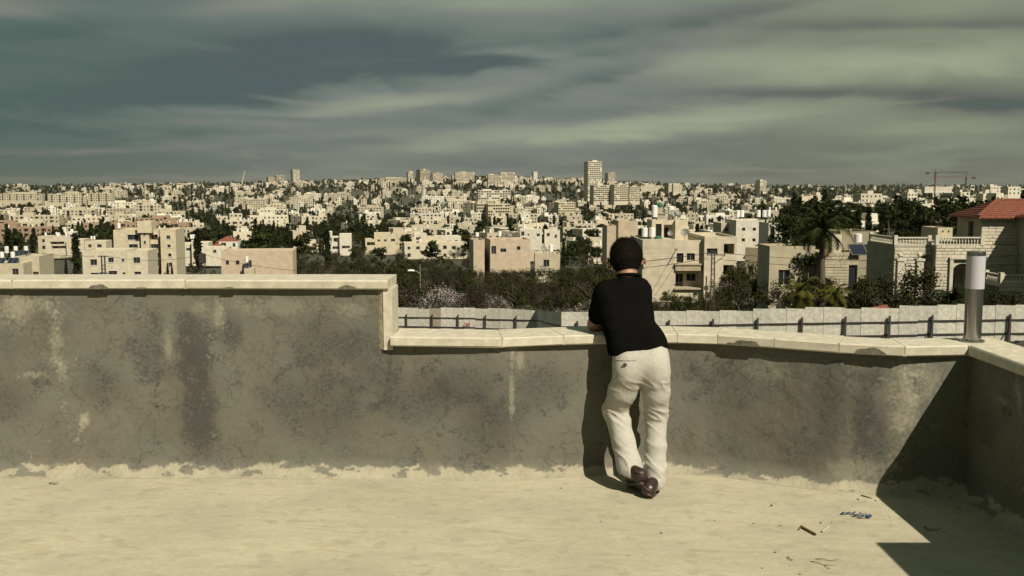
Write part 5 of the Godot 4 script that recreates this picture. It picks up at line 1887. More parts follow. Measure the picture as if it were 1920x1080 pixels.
const BLOCKS := [
	["apartment_row", "long low brown apartment row with a pale roof edge on the opposite slope", "apartment block", "long brown terraced apartment rows on the opposite slope", Vector3(-310.7, -30.66, -620.0), 41.9, 14.0, 2, 12, 3.05, Color(0.278, 0.198, 0.130), 1],
	["apartment_row", "long low brown apartment row with a pale roof edge on the opposite slope", "apartment block", "long brown terraced apartment rows on the opposite slope", Vector3(-280.9, -30.91, -690.0), 34.3, 14.0, 2, 10, 3.24, Color(0.278, 0.198, 0.130), 1],
	["apartment_row", "long low brown apartment row with a pale roof edge on the opposite slope", "apartment block", "long brown terraced apartment rows on the opposite slope", Vector3(-273.4, -28.04, -760.0), 31.6, 14.0, 2, 9, 2.36, Color(0.278, 0.198, 0.130), 1],
	["apartment_row", "long low brown apartment row with a pale roof edge on the opposite slope", "apartment block", "long brown terraced apartment rows on the opposite slope", Vector3(-251.9, -30.03, -730.0), 24.5, 14.0, 1, 7, 4.12, Color(0.278, 0.198, 0.130), 1],
	["apartment_row", "long low brown apartment row with a pale roof edge on the opposite slope", "apartment block", "long brown terraced apartment rows on the opposite slope", Vector3(-375.8, -28.04, -720.0), 25.7, 14.0, 1, 7, 4.06, Color(0.278, 0.198, 0.130), 1],
	["apartment_row", "long beige apartment row with many small windows on the opposite slope", "apartment block", "long beige apartment rows on the opposite slope", Vector3(-384.6, -28.29, -800.0), 33.7, 14.0, 2, 9, 2.93, Color(0.421, 0.373, 0.269), 1],
	["apartment_row", "long beige apartment row with many small windows on the opposite slope", "apartment block", "long beige apartment rows on the opposite slope", Vector3(-416.4, -26.68, -950.0), 29.8, 14.0, 2, 8, 2.77, Color(0.421, 0.373, 0.269), 1],
	["apartment_row", "long beige apartment row with many small windows on the opposite slope", "apartment block", "long beige apartment rows on the opposite slope", Vector3(-355.7, -28.84, -730.0), 19.3, 11.6, 1, 5, 3.34, Color(0.421, 0.373, 0.269), 1],
	["apartment_row", "long beige apartment row with many small windows on the opposite slope", "apartment block", "long beige apartment rows on the opposite slope", Vector3(-794.1, -20.93, -1600.0), 65.7, 14.0, 4, 18, 2.64, Color(0.421, 0.373, 0.269), 1],
	["apartment_row", "long beige apartment row with many small windows on the opposite slope", "apartment block", "long beige apartment rows on the opposite slope", Vector3(-690.9, -22.76, -1500.0), 21.9, 13.1, 4, 6, 3.07, Color(0.421, 0.373, 0.269), 1],
	["apartment_row", "long beige apartment row with many small windows on the opposite slope", "apartment block", "long beige apartment rows on the opposite slope", Vector3(-640.3, -25.07, -1450.0), 31.4, 14.0, 4, 9, 2.96, Color(0.421, 0.373, 0.269), 1],
	["apartment_row", "long beige apartment row with many small windows on the opposite slope", "apartment block", "long beige apartment rows on the opposite slope", Vector3(-623.8, -21.15, -1500.0), 36.5, 14.0, 4, 10, 3.07, Color(0.421, 0.373, 0.269), 1],
	["apartment_row", "long beige apartment row with many small windows on the opposite slope", "apartment block", "long beige apartment rows on the opposite slope", Vector3(-339.5, -29.15, -980.0), 29.1, 14.0, 2, 8, 2.86, Color(0.421, 0.373, 0.269), 1],
	["apartment_row", "long beige apartment row with many small windows on the opposite slope", "apartment block", "long beige apartment rows on the opposite slope", Vector3(-404.6, -25.78, -1100.0), 26.8, 14.0, 2, 7, 3.25, Color(0.421, 0.373, 0.269), 1],
	["apartment_block", "cream apartment slab with loggia strips in the valley below the hill", "apartment block", "cream apartment slabs in the valley", Vector3(-219.3, -35.88, -900.0), 27.7, 14.0, 4, 8, 2.64, Color(0.488, 0.439, 0.327), 1],
	["apartment_block", "cream apartment slab with loggia strips in the valley below the hill", "apartment block", "cream apartment slabs in the valley", Vector3(-176.0, -35.46, -890.0), 18.8, 11.3, 3, 5, 3.32, Color(0.488, 0.439, 0.327), 1],
	["apartment_block", "cream apartment slab with loggia strips in the valley below the hill", "apartment block", "cream apartment slabs in the valley", Vector3(-105.9, -35.97, -780.0), 8.0, 8.0, 3, 2, 2.61, Color(0.488, 0.439, 0.327), 1],
	["apartment_block", "cream apartment slab with loggia strips in the valley below the hill", "apartment block", "cream apartment slabs in the valley", Vector3(-69.1, -37.02, -850.0), 24.4, 14.0, 3, 7, 3.16, Color(0.488, 0.439, 0.327), 1],
	["apartment_block", "cream apartment slab with loggia strips in the valley below the hill", "apartment block", "cream apartment slabs in the valley", Vector3(-175.7, -28.92, -640.0), 18.3, 11.0, 3, 5, 2.68, Color(0.488, 0.439, 0.327), 1],
	["apartment_block", "cream apartment slab with loggia strips in the valley below the hill", "apartment block", "cream apartment slabs in the valley", Vector3(-53.9, -38.30, -900.0), 12.6, 8.0, 3, 4, 3.20, Color(0.488, 0.439, 0.327), 1],
	["apartment_block", "narrow apartment slab turned from the sun, standing in the valley among cream slabs", "apartment block", "grey shaded apartment slabs in the valley", Vector3(-193.0, -34.74, -884.0), 17.7, 10.6, 3, 5, 3.13, Color(0.488, 0.439, 0.327), 1],
	["apartment_block", "narrow apartment slab turned from the sun, standing in the valley among cream slabs", "apartment block", "grey shaded apartment slabs in the valley", Vector3(-135.2, -36.49, -800.0), 11.2, 8.0, 3, 3, 2.68, Color(0.488, 0.439, 0.327), 1],
	["apartment_block", "narrow apartment slab turned from the sun, standing in the valley among cream slabs", "apartment block", "grey shaded apartment slabs in the valley", Vector3(-119.7, -36.44, -790.0), 16.7, 10.0, 3, 5, 2.78, Color(0.488, 0.439, 0.327), 1],
	["apartment_block", "narrow apartment slab turned from the sun, standing in the valley among cream slabs", "apartment block", "grey shaded apartment slabs in the valley", Vector3(-97.8, -37.44, -820.0), 16.8, 10.1, 4, 5, 2.72, Color(0.488, 0.439, 0.327), 1],
	["apartment_block", "narrow apartment slab turned from the sun, standing in the valley among cream slabs", "apartment block", "grey shaded apartment slabs in the valley", Vector3(-86.2, -37.47, -840.0), 11.8, 8.0, 3, 3, 3.27, Color(0.488, 0.439, 0.327), 1],
	["white_block", "plain white block with a blank wall above the grey slabs", "apartment block", "", Vector3(-144.3, -34.62, -1000.0), 20.0, 12.0, 2, 4, 3.74, Color(0.555, 0.519, 0.430), 0],
	["tall_slab", "tall yellow eight-storey slab with a white balcony strip", "apartment block", "", Vector3(-13.2, -40.55, -1000.0), 22.2, 13.3, 8, 9, 3.02, Color(0.479, 0.420, 0.291), 2],
	["tall_slab", "tall cream eight-storey slab with dark loggias beside the yellow slab", "apartment block", "", Vector3(-30.5, -40.97, -1010.0), 12.0, 8.0, 8, 5, 3.12, Color(0.421, 0.373, 0.269), 2],
	["tall_slab", "tall slab turned from the sun at the end of the eight-storey group", "apartment block", "", Vector3(-45.3, -40.70, -1030.0), 16.1, 9.7, 8, 6, 3.11, Color(0.488, 0.439, 0.327), 1],
	["tall_slab", "eight-storey tan slab with vertical ribs behind the white cube houses", "apartment block", "", Vector3(58.9, -36.21, -1060.0), 19.5, 11.7, 8, 8, 2.56, Color(0.479, 0.420, 0.291), 2],
	["tall_slab", "eight-storey slab turned from the sun, joined to the tan ribbed slab", "apartment block", "", Vector3(44.0, -36.74, -1075.0), 11.6, 8.0, 8, 5, 2.53, Color(0.488, 0.439, 0.327), 1],
	["tower_block", "tall white high-rise tower with dark corner and rooftop plant on the ridge", "tower", "", Vector3(142.0, -18.68, -1700.0), 27.0, 15.0, 19, 8, 3.27, Color(0.537, 0.495, 0.385), 2],
	["apartment_block", "beige eight-storey block with deep balcony grid below the high-rise tower", "apartment block", "balcony blocks below the tower", Vector3(136.8, -21.15, -1500.0), 26.8, 24.0, 8, 8, 3.04, Color(0.488, 0.439, 0.327), 2],
	["apartment_block", "beige eight-storey block with deep balcony grid below the high-rise tower", "apartment block", "balcony blocks below the tower", Vector3(164.9, -21.08, -1495.0), 24.2, 24.0, 8, 8, 3.13, Color(0.488, 0.439, 0.327), 2],
	["apartment_block", "beige eight-storey block with deep balcony grid below the high-rise tower", "apartment block", "balcony blocks below the tower", Vector3(186.9, -21.30, -1510.0), 16.3, 24.0, 8, 8, 2.76, Color(0.488, 0.439, 0.327), 2],
	["terraced_block", "white terraced block with long dark balcony bands near the ridge", "apartment block", "", Vector3(-30.2, -20.50, -1700.0), 57.0, 14.0, 4, 12, 3.72, Color(0.537, 0.495, 0.385), 2],
	["long_block", "very long pale block with even windows along the skyline", "apartment block", "", Vector3(-812.6, -3.95, -3300.0), 85.6, 14.0, 4, 20, 4.26, Color(0.488, 0.439, 0.327), 0],
	["long_block", "shorter long pale block along the skyline beside the slim tower", "apartment block", "", Vector3(-714.9, -2.20, -3320.0), 116.6, 14.0, 3, 24, 4.53, Color(0.488, 0.439, 0.327), 0],
	["tower_block", "slim cream tower with a stepped top on the skyline", "tower", "", Vector3(-695.3, 11.62, -3200.0), 22.5, 22.0, 14, 5, 3.13, Color(0.537, 0.495, 0.385), 2],
	["tower_block", "squat hazy tower beside the slim skyline tower", "tower", "squat skyline towers", Vector3(-823.1, 10.44, -3400.0), 23.9, 24.0, 6, 6, 3.84, Color(0.488, 0.439, 0.327), 2],
	["tower_block", "squat hazy tower beside the slim skyline tower", "tower", "squat skyline towers", Vector3(-797.5, 10.49, -3420.0), 29.6, 24.0, 6, 6, 4.77, Color(0.488, 0.439, 0.327), 2],
	["tower_block", "dark grey office tower on the ridge", "tower", "", Vector3(-219.6, 9.37, -2500.0), 25.7, 24.0, 10, 7, 3.41, Color(0.412, 0.364, 0.264), 2],
	["tower_block", "small pale tower on the ridge beside the grey office tower", "tower", "", Vector3(-296.0, 19.95, -2900.0), 15.7, 14.0, 8, 4, 3.02, Color(0.488, 0.439, 0.327), 2],
	["apartment_block", "stepped cream apartment block on the ridge crest", "apartment block", "ridge crest apartment blocks", Vector3(-194.1, 15.25, -2600.0), 28.1, 14.0, 7, 8, 2.89, Color(0.488, 0.439, 0.327), 2],
	["apartment_block", "stepped cream apartment block on the ridge crest", "apartment block", "ridge crest apartment blocks", Vector3(-123.6, 15.25, -2600.0), 52.0, 14.0, 8, 14, 2.87, Color(0.488, 0.439, 0.327), 2],
	["apartment_block", "stepped cream apartment block on the ridge crest", "apartment block", "ridge crest apartment blocks", Vector3(-40.2, 6.27, -2300.0), 31.1, 14.0, 7, 9, 3.07, Color(0.488, 0.439, 0.327), 2],
	["apartment_block", "stepped cream apartment block on the ridge crest", "apartment block", "ridge crest apartment blocks", Vector3(-10.0, 6.31, -2320.0), 35.1, 14.0, 9, 10, 3.10, Color(0.488, 0.439, 0.327), 2],
	["apartment_block", "stepped cream apartment block on the ridge crest", "apartment block", "ridge crest apartment blocks", Vector3(-335.6, 5.84, -2800.0), 75.7, 14.0, 6, 21, 3.14, Color(0.488, 0.439, 0.327), 2],
	["tower_block", "small white tower on the skyline between the ridge blocks and the high-rise", "tower", "", Vector3(68.5, 16.85, -2900.0), 12.5, 12.0, 8, 4, 3.41, Color(0.555, 0.519, 0.430), 0],
	["tower_block", "pale rounded tower just behind the high-rise", "tower", "", Vector3(301.4, 14.18, -3000.0), 25.9, 20.0, 8, 5, 3.53, Color(0.488, 0.439, 0.327), 2],
	["apartment_block", "cream block rising out of the dark wood on the ridge", "apartment block", "blocks in the ridge wood", Vector3(362.7, -12.78, -2200.0), 32.1, 14.0, 6, 9, 3.04, Color(0.488, 0.439, 0.327), 0],
	["apartment_block", "cream block rising out of the dark wood on the ridge", "apartment block", "blocks in the ridge wood", Vector3(356.7, -10.16, -2150.0), 15.1, 9.1, 6, 4, 2.78, Color(0.488, 0.439, 0.327), 0],
	["apartment_block", "cream block rising out of the dark wood on the ridge", "apartment block", "blocks in the ridge wood", Vector3(335.6, -11.49, -2400.0), 51.9, 14.0, 5, 14, 2.96, Color(0.488, 0.439, 0.327), 0],
	["tower_block", "pale twin-topped tower above the wooded ridge", "tower", "", Vector3(607.8, -11.49, -2400.0), 18.2, 18.0, 9, 4, 3.07, Color(0.537, 0.495, 0.385), 2],
	["hillside_house", "stepped cream stone house with balconies on the near slope behind the palms", "house", "stepped stone houses on the near slope", Vector3(144.2, -12.04, -480.0), 14.3, 8.6, 2, 4, 2.92, Color(0.488, 0.439, 0.327), 0],
	["hillside_house", "stepped cream stone house with balconies on the near slope behind the palms", "house", "stepped stone houses on the near slope", Vector3(191.0, -9.95, -620.0), 9.4, 8.0, 2, 3, 2.69, Color(0.488, 0.439, 0.327), 0],
	["hillside_house", "stepped cream stone house with balconies on the near slope behind the palms", "house", "stepped stone houses on the near slope", Vector3(181.7, -11.97, -540.0), 15.5, 9.3, 1, 4, 4.33, Color(0.488, 0.439, 0.327), 0],
	["hillside_house", "stepped cream stone house with balconies on the near slope behind the palms", "house", "stepped stone houses on the near slope", Vector3(149.8, -14.71, -440.0), 10.0, 8.0, 1, 3, 4.14, Color(0.488, 0.439, 0.327), 0],
	["hillside_house", "stepped cream stone house with balconies on the near slope behind the palms", "house", "stepped stone houses on the near slope", Vector3(261.2, -10.22, -720.0), 17.1, 10.3, 2, 5, 2.98, Color(0.488, 0.439, 0.327), 0],
	["hillside_house", "stepped cream stone house with balconies on the near slope behind the palms", "house", "stepped stone houses on the near slope", Vector3(187.3, -13.16, -520.0), 6.5, 8.0, 2, 2, 2.63, Color(0.488, 0.439, 0.327), 0],
	["hillside_house", "stepped cream stone house with balconies on the near slope behind the palms", "house", "stepped stone houses on the near slope", Vector3(190.3, -13.02, -515.0), 5.3, 8.0, 2, 2, 2.74, Color(0.488, 0.439, 0.327), 0],
	["hillside_house", "stepped cream stone house with balconies on the near slope behind the palms", "house", "stepped stone houses on the near slope", Vector3(175.5, -15.08, -450.0), 5.4, 8.0, 2, 2, 2.36, Color(0.488, 0.439, 0.327), 0],
	["hillside_house", "stepped cream stone house with balconies on the near slope behind the palms", "house", "stepped stone houses on the near slope", Vector3(185.6, -15.02, -462.0), 5.5, 8.0, 2, 2, 2.81, Color(0.488, 0.439, 0.327), 0],
	["hillside_house", "stepped cream stone house with balconies on the near slope behind the palms", "house", "stepped stone houses on the near slope", Vector3(239.3, -11.26, -560.0), 9.1, 8.0, 1, 3, 2.71, Color(0.488, 0.439, 0.327), 0],
	["hillside_house", "stepped cream stone house with balconies on the near slope behind the palms", "house", "stepped stone houses on the near slope", Vector3(176.5, -16.32, -470.0), 8.1, 8.0, 1, 2, 3.96, Color(0.488, 0.439, 0.327), 0],
	["long_block", "long white block on the skyline under the tower cranes", "apartment block", "", Vector3(860.0, -6.14, -2000.0), 57.3, 14.0, 2, 14, 3.45, Color(0.555, 0.519, 0.430), 0],
	["hillside_house", "white stone house on the slope above the red-roofed villa", "house", "houses above the villa", Vector3(439.6, -4.43, -900.0), 12.6, 8.0, 2, 4, 2.83, Color(0.537, 0.495, 0.385), 0],
	["hillside_house", "white stone house on the slope above the red-roofed villa", "house", "houses above the villa", Vector3(405.4, -5.50, -800.0), 12.1, 8.0, 2, 3, 3.13, Color(0.537, 0.495, 0.385), 0],
	["hillside_house", "white stone house on the slope above the red-roofed villa", "house", "houses above the villa", Vector3(336.7, -7.65, -700.0), 8.7, 8.0, 1, 2, 3.53, Color(0.537, 0.495, 0.385), 0],
	["hillside_house", "white stone house on the slope above the red-roofed villa", "house", "houses above the villa", Vector3(315.2, -7.56, -640.0), 6.2, 8.0, 1, 2, 4.20, Color(0.537, 0.495, 0.385), 0],
	["hillside_house", "white stone house on the slope above the red-roofed villa", "house", "houses above the villa", Vector3(323.4, -9.79, -800.0), 9.5, 8.0, 2, 3, 2.92, Color(0.537, 0.495, 0.385), 0],
	["hillside_house", "white stone house on the slope above the red-roofed villa", "house", "houses above the villa", Vector3(320.2, -7.65, -700.0), 7.6, 8.0, 2, 2, 2.33, Color(0.537, 0.495, 0.385), 0]
]

func make_cranes() -> void:
	for k in 2:
		var d := 1900.0
		var x: float = [810.0, 869.0][k]
		var t := thing("tower_crane", ["tall tower crane with a long jib and counterweight over the white block", "shorter pale tower crane beside the taller one"][k], "crane", Vector3(x, -10.0, -d))
		var h: float = [38.0, 29.0][k]
		var b := MB.new()
		for c in [Vector2(-1, -1), Vector2(1, -1), Vector2(1, 1), Vector2(-1, 1)]:
			b.bar(Vector3(c.x, -5, c.y), Vector3(c.x, h, c.y), 0.55)
		for q in 16:
			var s := 1.0 if q % 2 == 0 else -1.0
			b.bar(Vector3(-s, h * q / 16, 1), Vector3(s, h * (q + 1) / 16, 1), 0.3)
		build("mast", b, M.rust if k == 0 else M.iron, t)
		var sg := 1.0 if k == 0 else -1.0
		b = MB.new()
		b.bar(Vector3(-sg * 17.0, h, 0), Vector3(sg * 64.0, h, 0), 0.8)
		b.bar(Vector3(-sg * 2.0, h + 2.0, 0), Vector3(sg * 62.0, h + 1.4, 0), 0.5)
		for q in 20:
			b.bar(Vector3(sg * (q * 3.1), h, 0), Vector3(sg * (q * 3.1 + 1.5), h + 1.8, 0), 0.28)
		build("jib", b, M.iron if k == 0 else M.rust, t)
		b = MB.new()
		b.bar(Vector3(0, h, 0), Vector3(0, h + 6.5, 0), 0.8)
		b.bar(Vector3(0, h + 6.3, 0), Vector3(-sg * 15, h + 0.6, 0), 0.25)
		b.bar(Vector3(0, h + 6.3, 0), Vector3(sg * 34, h + 1.4, 0), 0.25)
		build("apex", b, M.iron, t)
		b = MB.new()
		b.box(-sg * 15.0 - 3.0, -sg * 15.0 + 3.0, h - 3.0, h + 0.8, -1.2, 1.2)
		build("counterweight", b, M.iron, t)
		b = MB.new()
		b.box(-1.2, 1.2, h - 3.0, h - 0.2, 1.1, 3.0)
		build("cab", b, M.iron, t)
	# the leaning mast of a cable-stayed bridge, far on the skyline
	var t := thing("bridge_mast", "thin pale leaning bridge mast rising on the hazy skyline", "mast", Vector3(-950.0, 4.0, -3500.0))
	var b := MB.new(true)
	b.tube([Vector3(-8, -20, 0), Vector3(0, 20, 0), Vector3(6, 42, 0), Vector3(9, 58, 0)], [3.2, 2.8, 2.0, 0.8], 8)
	build("mast_shaft", b, M.pale_stone, t)
	# minaret with a green cap in the valley
	t = thing("minaret", "small stone minaret with a green cap in the valley", "minaret", Vector3(104.5, -26.0, -700.0))
	b = MB.new()
	b.paint(Color(0.357, 0.314, 0.229))
	b.box(-2.4, 2.4, -6, 8, -2.4, 2.4)
	b.box(-2.9, 2.9, 8, 9, -2.9, 2.9)
	b.box(-1.9, 1.9, 9, 13.4, -1.9, 1.9)
	build("shaft", b, M.town, t)
	b = MB.new(true)
	b.lathe(Vector3(0, 13.4, 0), [Vector2(2.6, 0), Vector2(2.5, 1.2), Vector2(1.5, 2.4), Vector2(0, 3.2)], 12)
	build("cap", b, M.green_plastic, t)


# coursed ashlar: bands of stone standing proud of the wall, split round the openings
func courses(b: MB, o: Vector3, r: Vector3, nrm: Vector3, w: float, h: float, holes: Array, step: float, col: Color, rr: RandomNumberGenerator) -> void:
	var n := int(h / step)
	for k in n:
		var y0 := k * step + 0.02
		var y1 := (k + 1) * step - 0.02
		var spans := [Vector2(0, w)]
		for q in holes:
			if q[1] < y1 and q[3] > y0:
				var next := []
				for s in spans:
					if q[0] > s.x: next.append(Vector2(s.x, minf(s.y, q[0])))
					if q[2] < s.y: next.append(Vector2(maxf(s.x, q[2]), s.y))
				spans = next.filter(func(s: Vector2) -> bool: return s.y - s.x > 0.05)
		for s in spans:
			var x: float = s.x
			while x < s.y - 0.02:
				var e := minf(x + rr.randf_range(0.45, 0.85), s.y)
				if s.y - e < 0.3: e = s.y
				var v := rr.randf_range(0.88, 1.08)
				b.paint(Color(col.r * v, col.g * v, col.b * v))
				var a := o + r * (x + 0.008) + Vector3.UP * y0
				var wd := e - x - 0.016
				var hh := y1 - y0
				var dp := nrm * rr.randf_range(0.025, 0.05)
				# rock-faced: a pillow of four bevels round a smaller face
				var p := [a, a + r * wd, a + r * wd + Vector3.UP * hh, a + Vector3.UP * hh]
				var g := 0.035
				var f := [a + r * g + Vector3.UP * g + dp, a + r * (wd - g) + Vector3.UP * g + dp, a + r * (wd - g) + Vector3.UP * (hh - g) + dp, a + r * g + Vector3.UP * (hh - g) + dp]
				b.quad(f[0], f[1], f[2], f[3])
				for m in 4:
					b.quad(p[m], p[(m + 1) % 4], f[(m + 1) % 4], f[m])
				x = e

func baluster_mesh() -> Mesh:
	if not M.has("baluster"):
		var b := MB.new(true)
		b.lathe(Vector3.ZERO, [Vector2(0.07, 0), Vector2(0.07, 0.06), Vector2(0.035, 0.1), Vector2(0.075, 0.24), Vector2(0.06, 0.33), Vector2(0.03, 0.44), Vector2(0.06, 0.5), Vector2(0.06, 0.55)], 8)
		M["baluster"] = b.mesh()
	return M.baluster

func balustrade(t: Node, a: Vector3, b: Vector3) -> void:
	var col: Material = M.villa_trim
	var dir := (b - a).normalized()
	var n := int(a.distance_to(b) / 0.27)
	var rail := MB.new()
	rail.bar(a + Vector3(0, 0.70, 0), b + Vector3(0, 0.70, 0), 0.22, 0.12)
	build("hand_rail", rail, col, t)
	var foot := MB.new()
	foot.bar(a + Vector3(0, 0.045, 0), b + Vector3(0, 0.045, 0), 0.22, 0.09)
	build("plinth", foot, col, t)
	for k in n:
		put("baluster", baluster_mesh(), col, t, a.lerp(b, (k + 0.5) / n) + Vector3(0, 0.09, 0))
	for e in [a, b]:
		var p := MB.new()
		p.box(e.x - 0.16, e.x + 0.16, e.y, e.y + 0.92, e.z - 0.16, e.z + 0.16)
		build("pedestal", p, col, t)

func make_villa() -> void:
	mat("villa_trim", 0.429, 0.396, 0.314, 0.9)
	var rr := RandomNumberGenerator.new()
	rr.seed = 31
	var at := Vector3(42.8, -11.8, -90.0)
	var t := thing("stone_villa", "coursed stone villa with red tiled roof, white balustrades and an arched porch", "villa", at)
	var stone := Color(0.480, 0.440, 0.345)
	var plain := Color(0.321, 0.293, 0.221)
	taken.append(Vector3(44, -94, 13))
	var up := -at.y
	# upper storey; terrace level is y = -3.95
	var b := MB.new()
	var list := []
	var lv := 7.85
	var top := 10.45
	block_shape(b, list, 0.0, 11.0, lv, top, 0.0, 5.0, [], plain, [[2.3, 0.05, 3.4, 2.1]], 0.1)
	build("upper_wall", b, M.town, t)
	var c := MB.new()
	courses(c, Vector3(0, lv, 0), Vector3.RIGHT, Vector3.BACK, 3.4, top - lv - 0.45, [], 0.29, stone, rr)
	# bracket frieze under the eave
	c.paint(stone)
	for k in 9:
		c.box(0.1 + k * 0.38, 0.28 + k * 0.38, top - 0.42, top - 0.12, 0.0, 0.12)
	for k in 9:
		c.box(-0.12, 0.0, top - 0.42, top - 0.12, -0.4 - k * 0.5, -0.2 - k * 0.5)
	stuff(build("ashlar", c, M.town, t))
	# side wing towards the road, its wall in shade
	b = MB.new()
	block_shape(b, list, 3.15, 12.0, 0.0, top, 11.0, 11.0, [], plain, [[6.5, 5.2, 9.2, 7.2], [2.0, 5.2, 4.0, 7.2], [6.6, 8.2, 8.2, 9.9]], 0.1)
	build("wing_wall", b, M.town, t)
	# roofs with tile rows
	tiled_hip(t, Vector3(-0.65, top + 0.02, 0.7), Vector3(12.2, top + 0.02, 0.7), Vector3(12.2, top + 0.02, -5.5), Vector3(-0.65, top + 0.02, -5.5), 1.45)
	tiled_hip(t, Vector3(2.6, top + 0.0, 11.6), Vector3(12.6, top + 0.0, 11.6), Vector3(12.6, top + 0.0, 0.2), Vector3(2.6, top + 0.0, 0.2), 1.4)
	# lower storey with the arched porch
	b = MB.new()
	var hw := 5.0
	var arch := [[1.55, 0.6, 3.45, 6.2, 2.2]]
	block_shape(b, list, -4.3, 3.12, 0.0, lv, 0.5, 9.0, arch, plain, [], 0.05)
	# round head of the arch: fill the two upper corners
	b.paint(stone)
	for s in [-1.0, 1.0]:
		var prev := Vector3(-4.3 + 2.5 + s * 0.95, 5.35, 0.52)
		var cor := Vector3(-4.3 + 2.5 + s * 0.95, 6.2, 0.52)
		for k in range(1, 9):
			var a := PI / 2 * k / 8.0
			var nx := Vector3(-4.3 + 2.5 + s * 0.95 * cos(a), 5.35 + 0.85 * sin(a), 0.52)
			if s > 0: b.tri(cor, nx, prev)
			else: b.tri(cor, prev, nx)
			prev = nx
	build("lower_wall", b, M.town, t)
	c = MB.new()
	courses(c, Vector3(-4.3, 0, 0.5), Vector3.RIGHT, Vector3.BACK, 7.4, lv, [[1.2, 0.0, 3.8, 6.6]], 0.29, stone, rr)
	stuff(build("ashlar", c, M.town, t))
	var pil := MB.new()
	pil.paint(stone)
	pil.box(-3.05, -2.75, 0, 6.6, 0.5, 0.75)
	pil.box(-0.75, -0.5, 0, 6.6, 0.5, 0.75)
	pil.box(-3.1, -0.45, 6.6, 6.8, 0.5, 0.8)
	build("arch_surround", pil, M.town, t)
	balustrade(t, Vector3(-4.2, lv, 0.4), Vector3(-0.1, lv, 0.4))
	# lower left wing with its own terrace
	b = MB.new()
	block_shape(b, list, -7.75, -4.32, 0.0, lv - 0.05, -0.3, 7.0, [[0.35, 0.3, 1.0, 5.2], [2.15, 0.0, 3.35, 6.9, 1.6]], plain, [], 0.05)
	build("lower_wall", b, M.town, t)
	c = MB.new()
	courses(c, Vector3(-7.75, 0, -0.3), Vector3.RIGHT, Vector3.BACK, 3.4, lv - 0.05, [[0.35, 0.3, 1.0, 5.2], [2.15, 0.0, 3.35, 6.9]], 0.29, stone, rr)
	stuff(build("ashlar", c, M.town, t))
	balustrade(t, Vector3(-7.65, lv - 0.05, -0.42), Vector3(-4.55, lv - 0.05, -0.42))
	balustrade(t, Vector3(-7.65, lv - 0.05, -6.6), Vector3(-7.65, lv - 0.05, -0.6))
	# porch balcony before the wing
	b = MB.new()
	b.paint(stone)
	b.box(-0.6, 3.1, 4.55, 4.85, 2.2, 5.2)
	b.box(-0.6, 3.1, 3.0, 4.5, 5.0, 5.2)
	build("porch_slab", b, M.town, t)
	c = MB.new()
	courses(c, Vector3(-0.6, 2.6, 5.2), Vector3.RIGHT, Vector3.BACK, 3.7, 1.9, [], 0.29, stone, rr)
	stuff(build("ashlar", c, M.town, t))
	balustrade(t, Vector3(-0.5, 4.85, 5.1), Vector3(3.0, 4.85, 5.1))
	balustrade(t, Vector3(-0.5, 4.85, 2.4), Vector3(-0.5, 4.85, 4.9))
	hang_windows(t, list, Color(0, 0, 0, 0))
	# two tall square gate pillars and the tiled gate canopies by the road
	for k in 2:
		var x: float = [33.9, 35.6][k]
		var g := thing("gate_pillar", ["slim stone gate pillar before the villa's wing", "pale stone gate pillar beside the dark gateway"][k], "pillar", Vector3(x, -11.0, -86.0))
		var p := MB.new()
		p.paint(stone)
		p.box(-0.28, 0.28, -1, 5.9, -0.28, 0.28)
		p.box(-0.36, 0.36, 5.9, 6.1, -0.36, 0.36)
		build("shaft", p, M.town, g)
		p = MB.new(true)
		p.lathe(Vector3(0, 6.1, 0), [Vector2(0.1, 0), Vector2(0.08, 0.1), Vector2(0.22, 0.25), Vector2(0.2, 0.42), Vector2(0, 0.52)], 10)
		build("finial", p, M.villa_trim, g)
	for k in 2:
		var x: float = [29.4, 37.3][k]
		var g := thing("gate_canopy", ["small sloping red tiled canopy under the palms", "small red tiled canopy falling away beside the villa's stone pier"][k], "canopy", Vector3(x, -9.6, -80.0))
		var s := 1.0 if k == 0 else -1.0
		var p := MB.new()
		p.obox(Vector3(0, 0.55, 0), Vector3(1.55, 0.30 * s, 0), Vector3(0, 0.09, 0), Vector3(0, -0.35, 0.9))
		build("tiles", p, M.roof_tile, g)
		p = MB.new()
		p.paint(plain)
		p.box(-1.2, 1.2, -2.0, 0.0, -0.4, 0.1)
		build("wall", p, M.town, g)

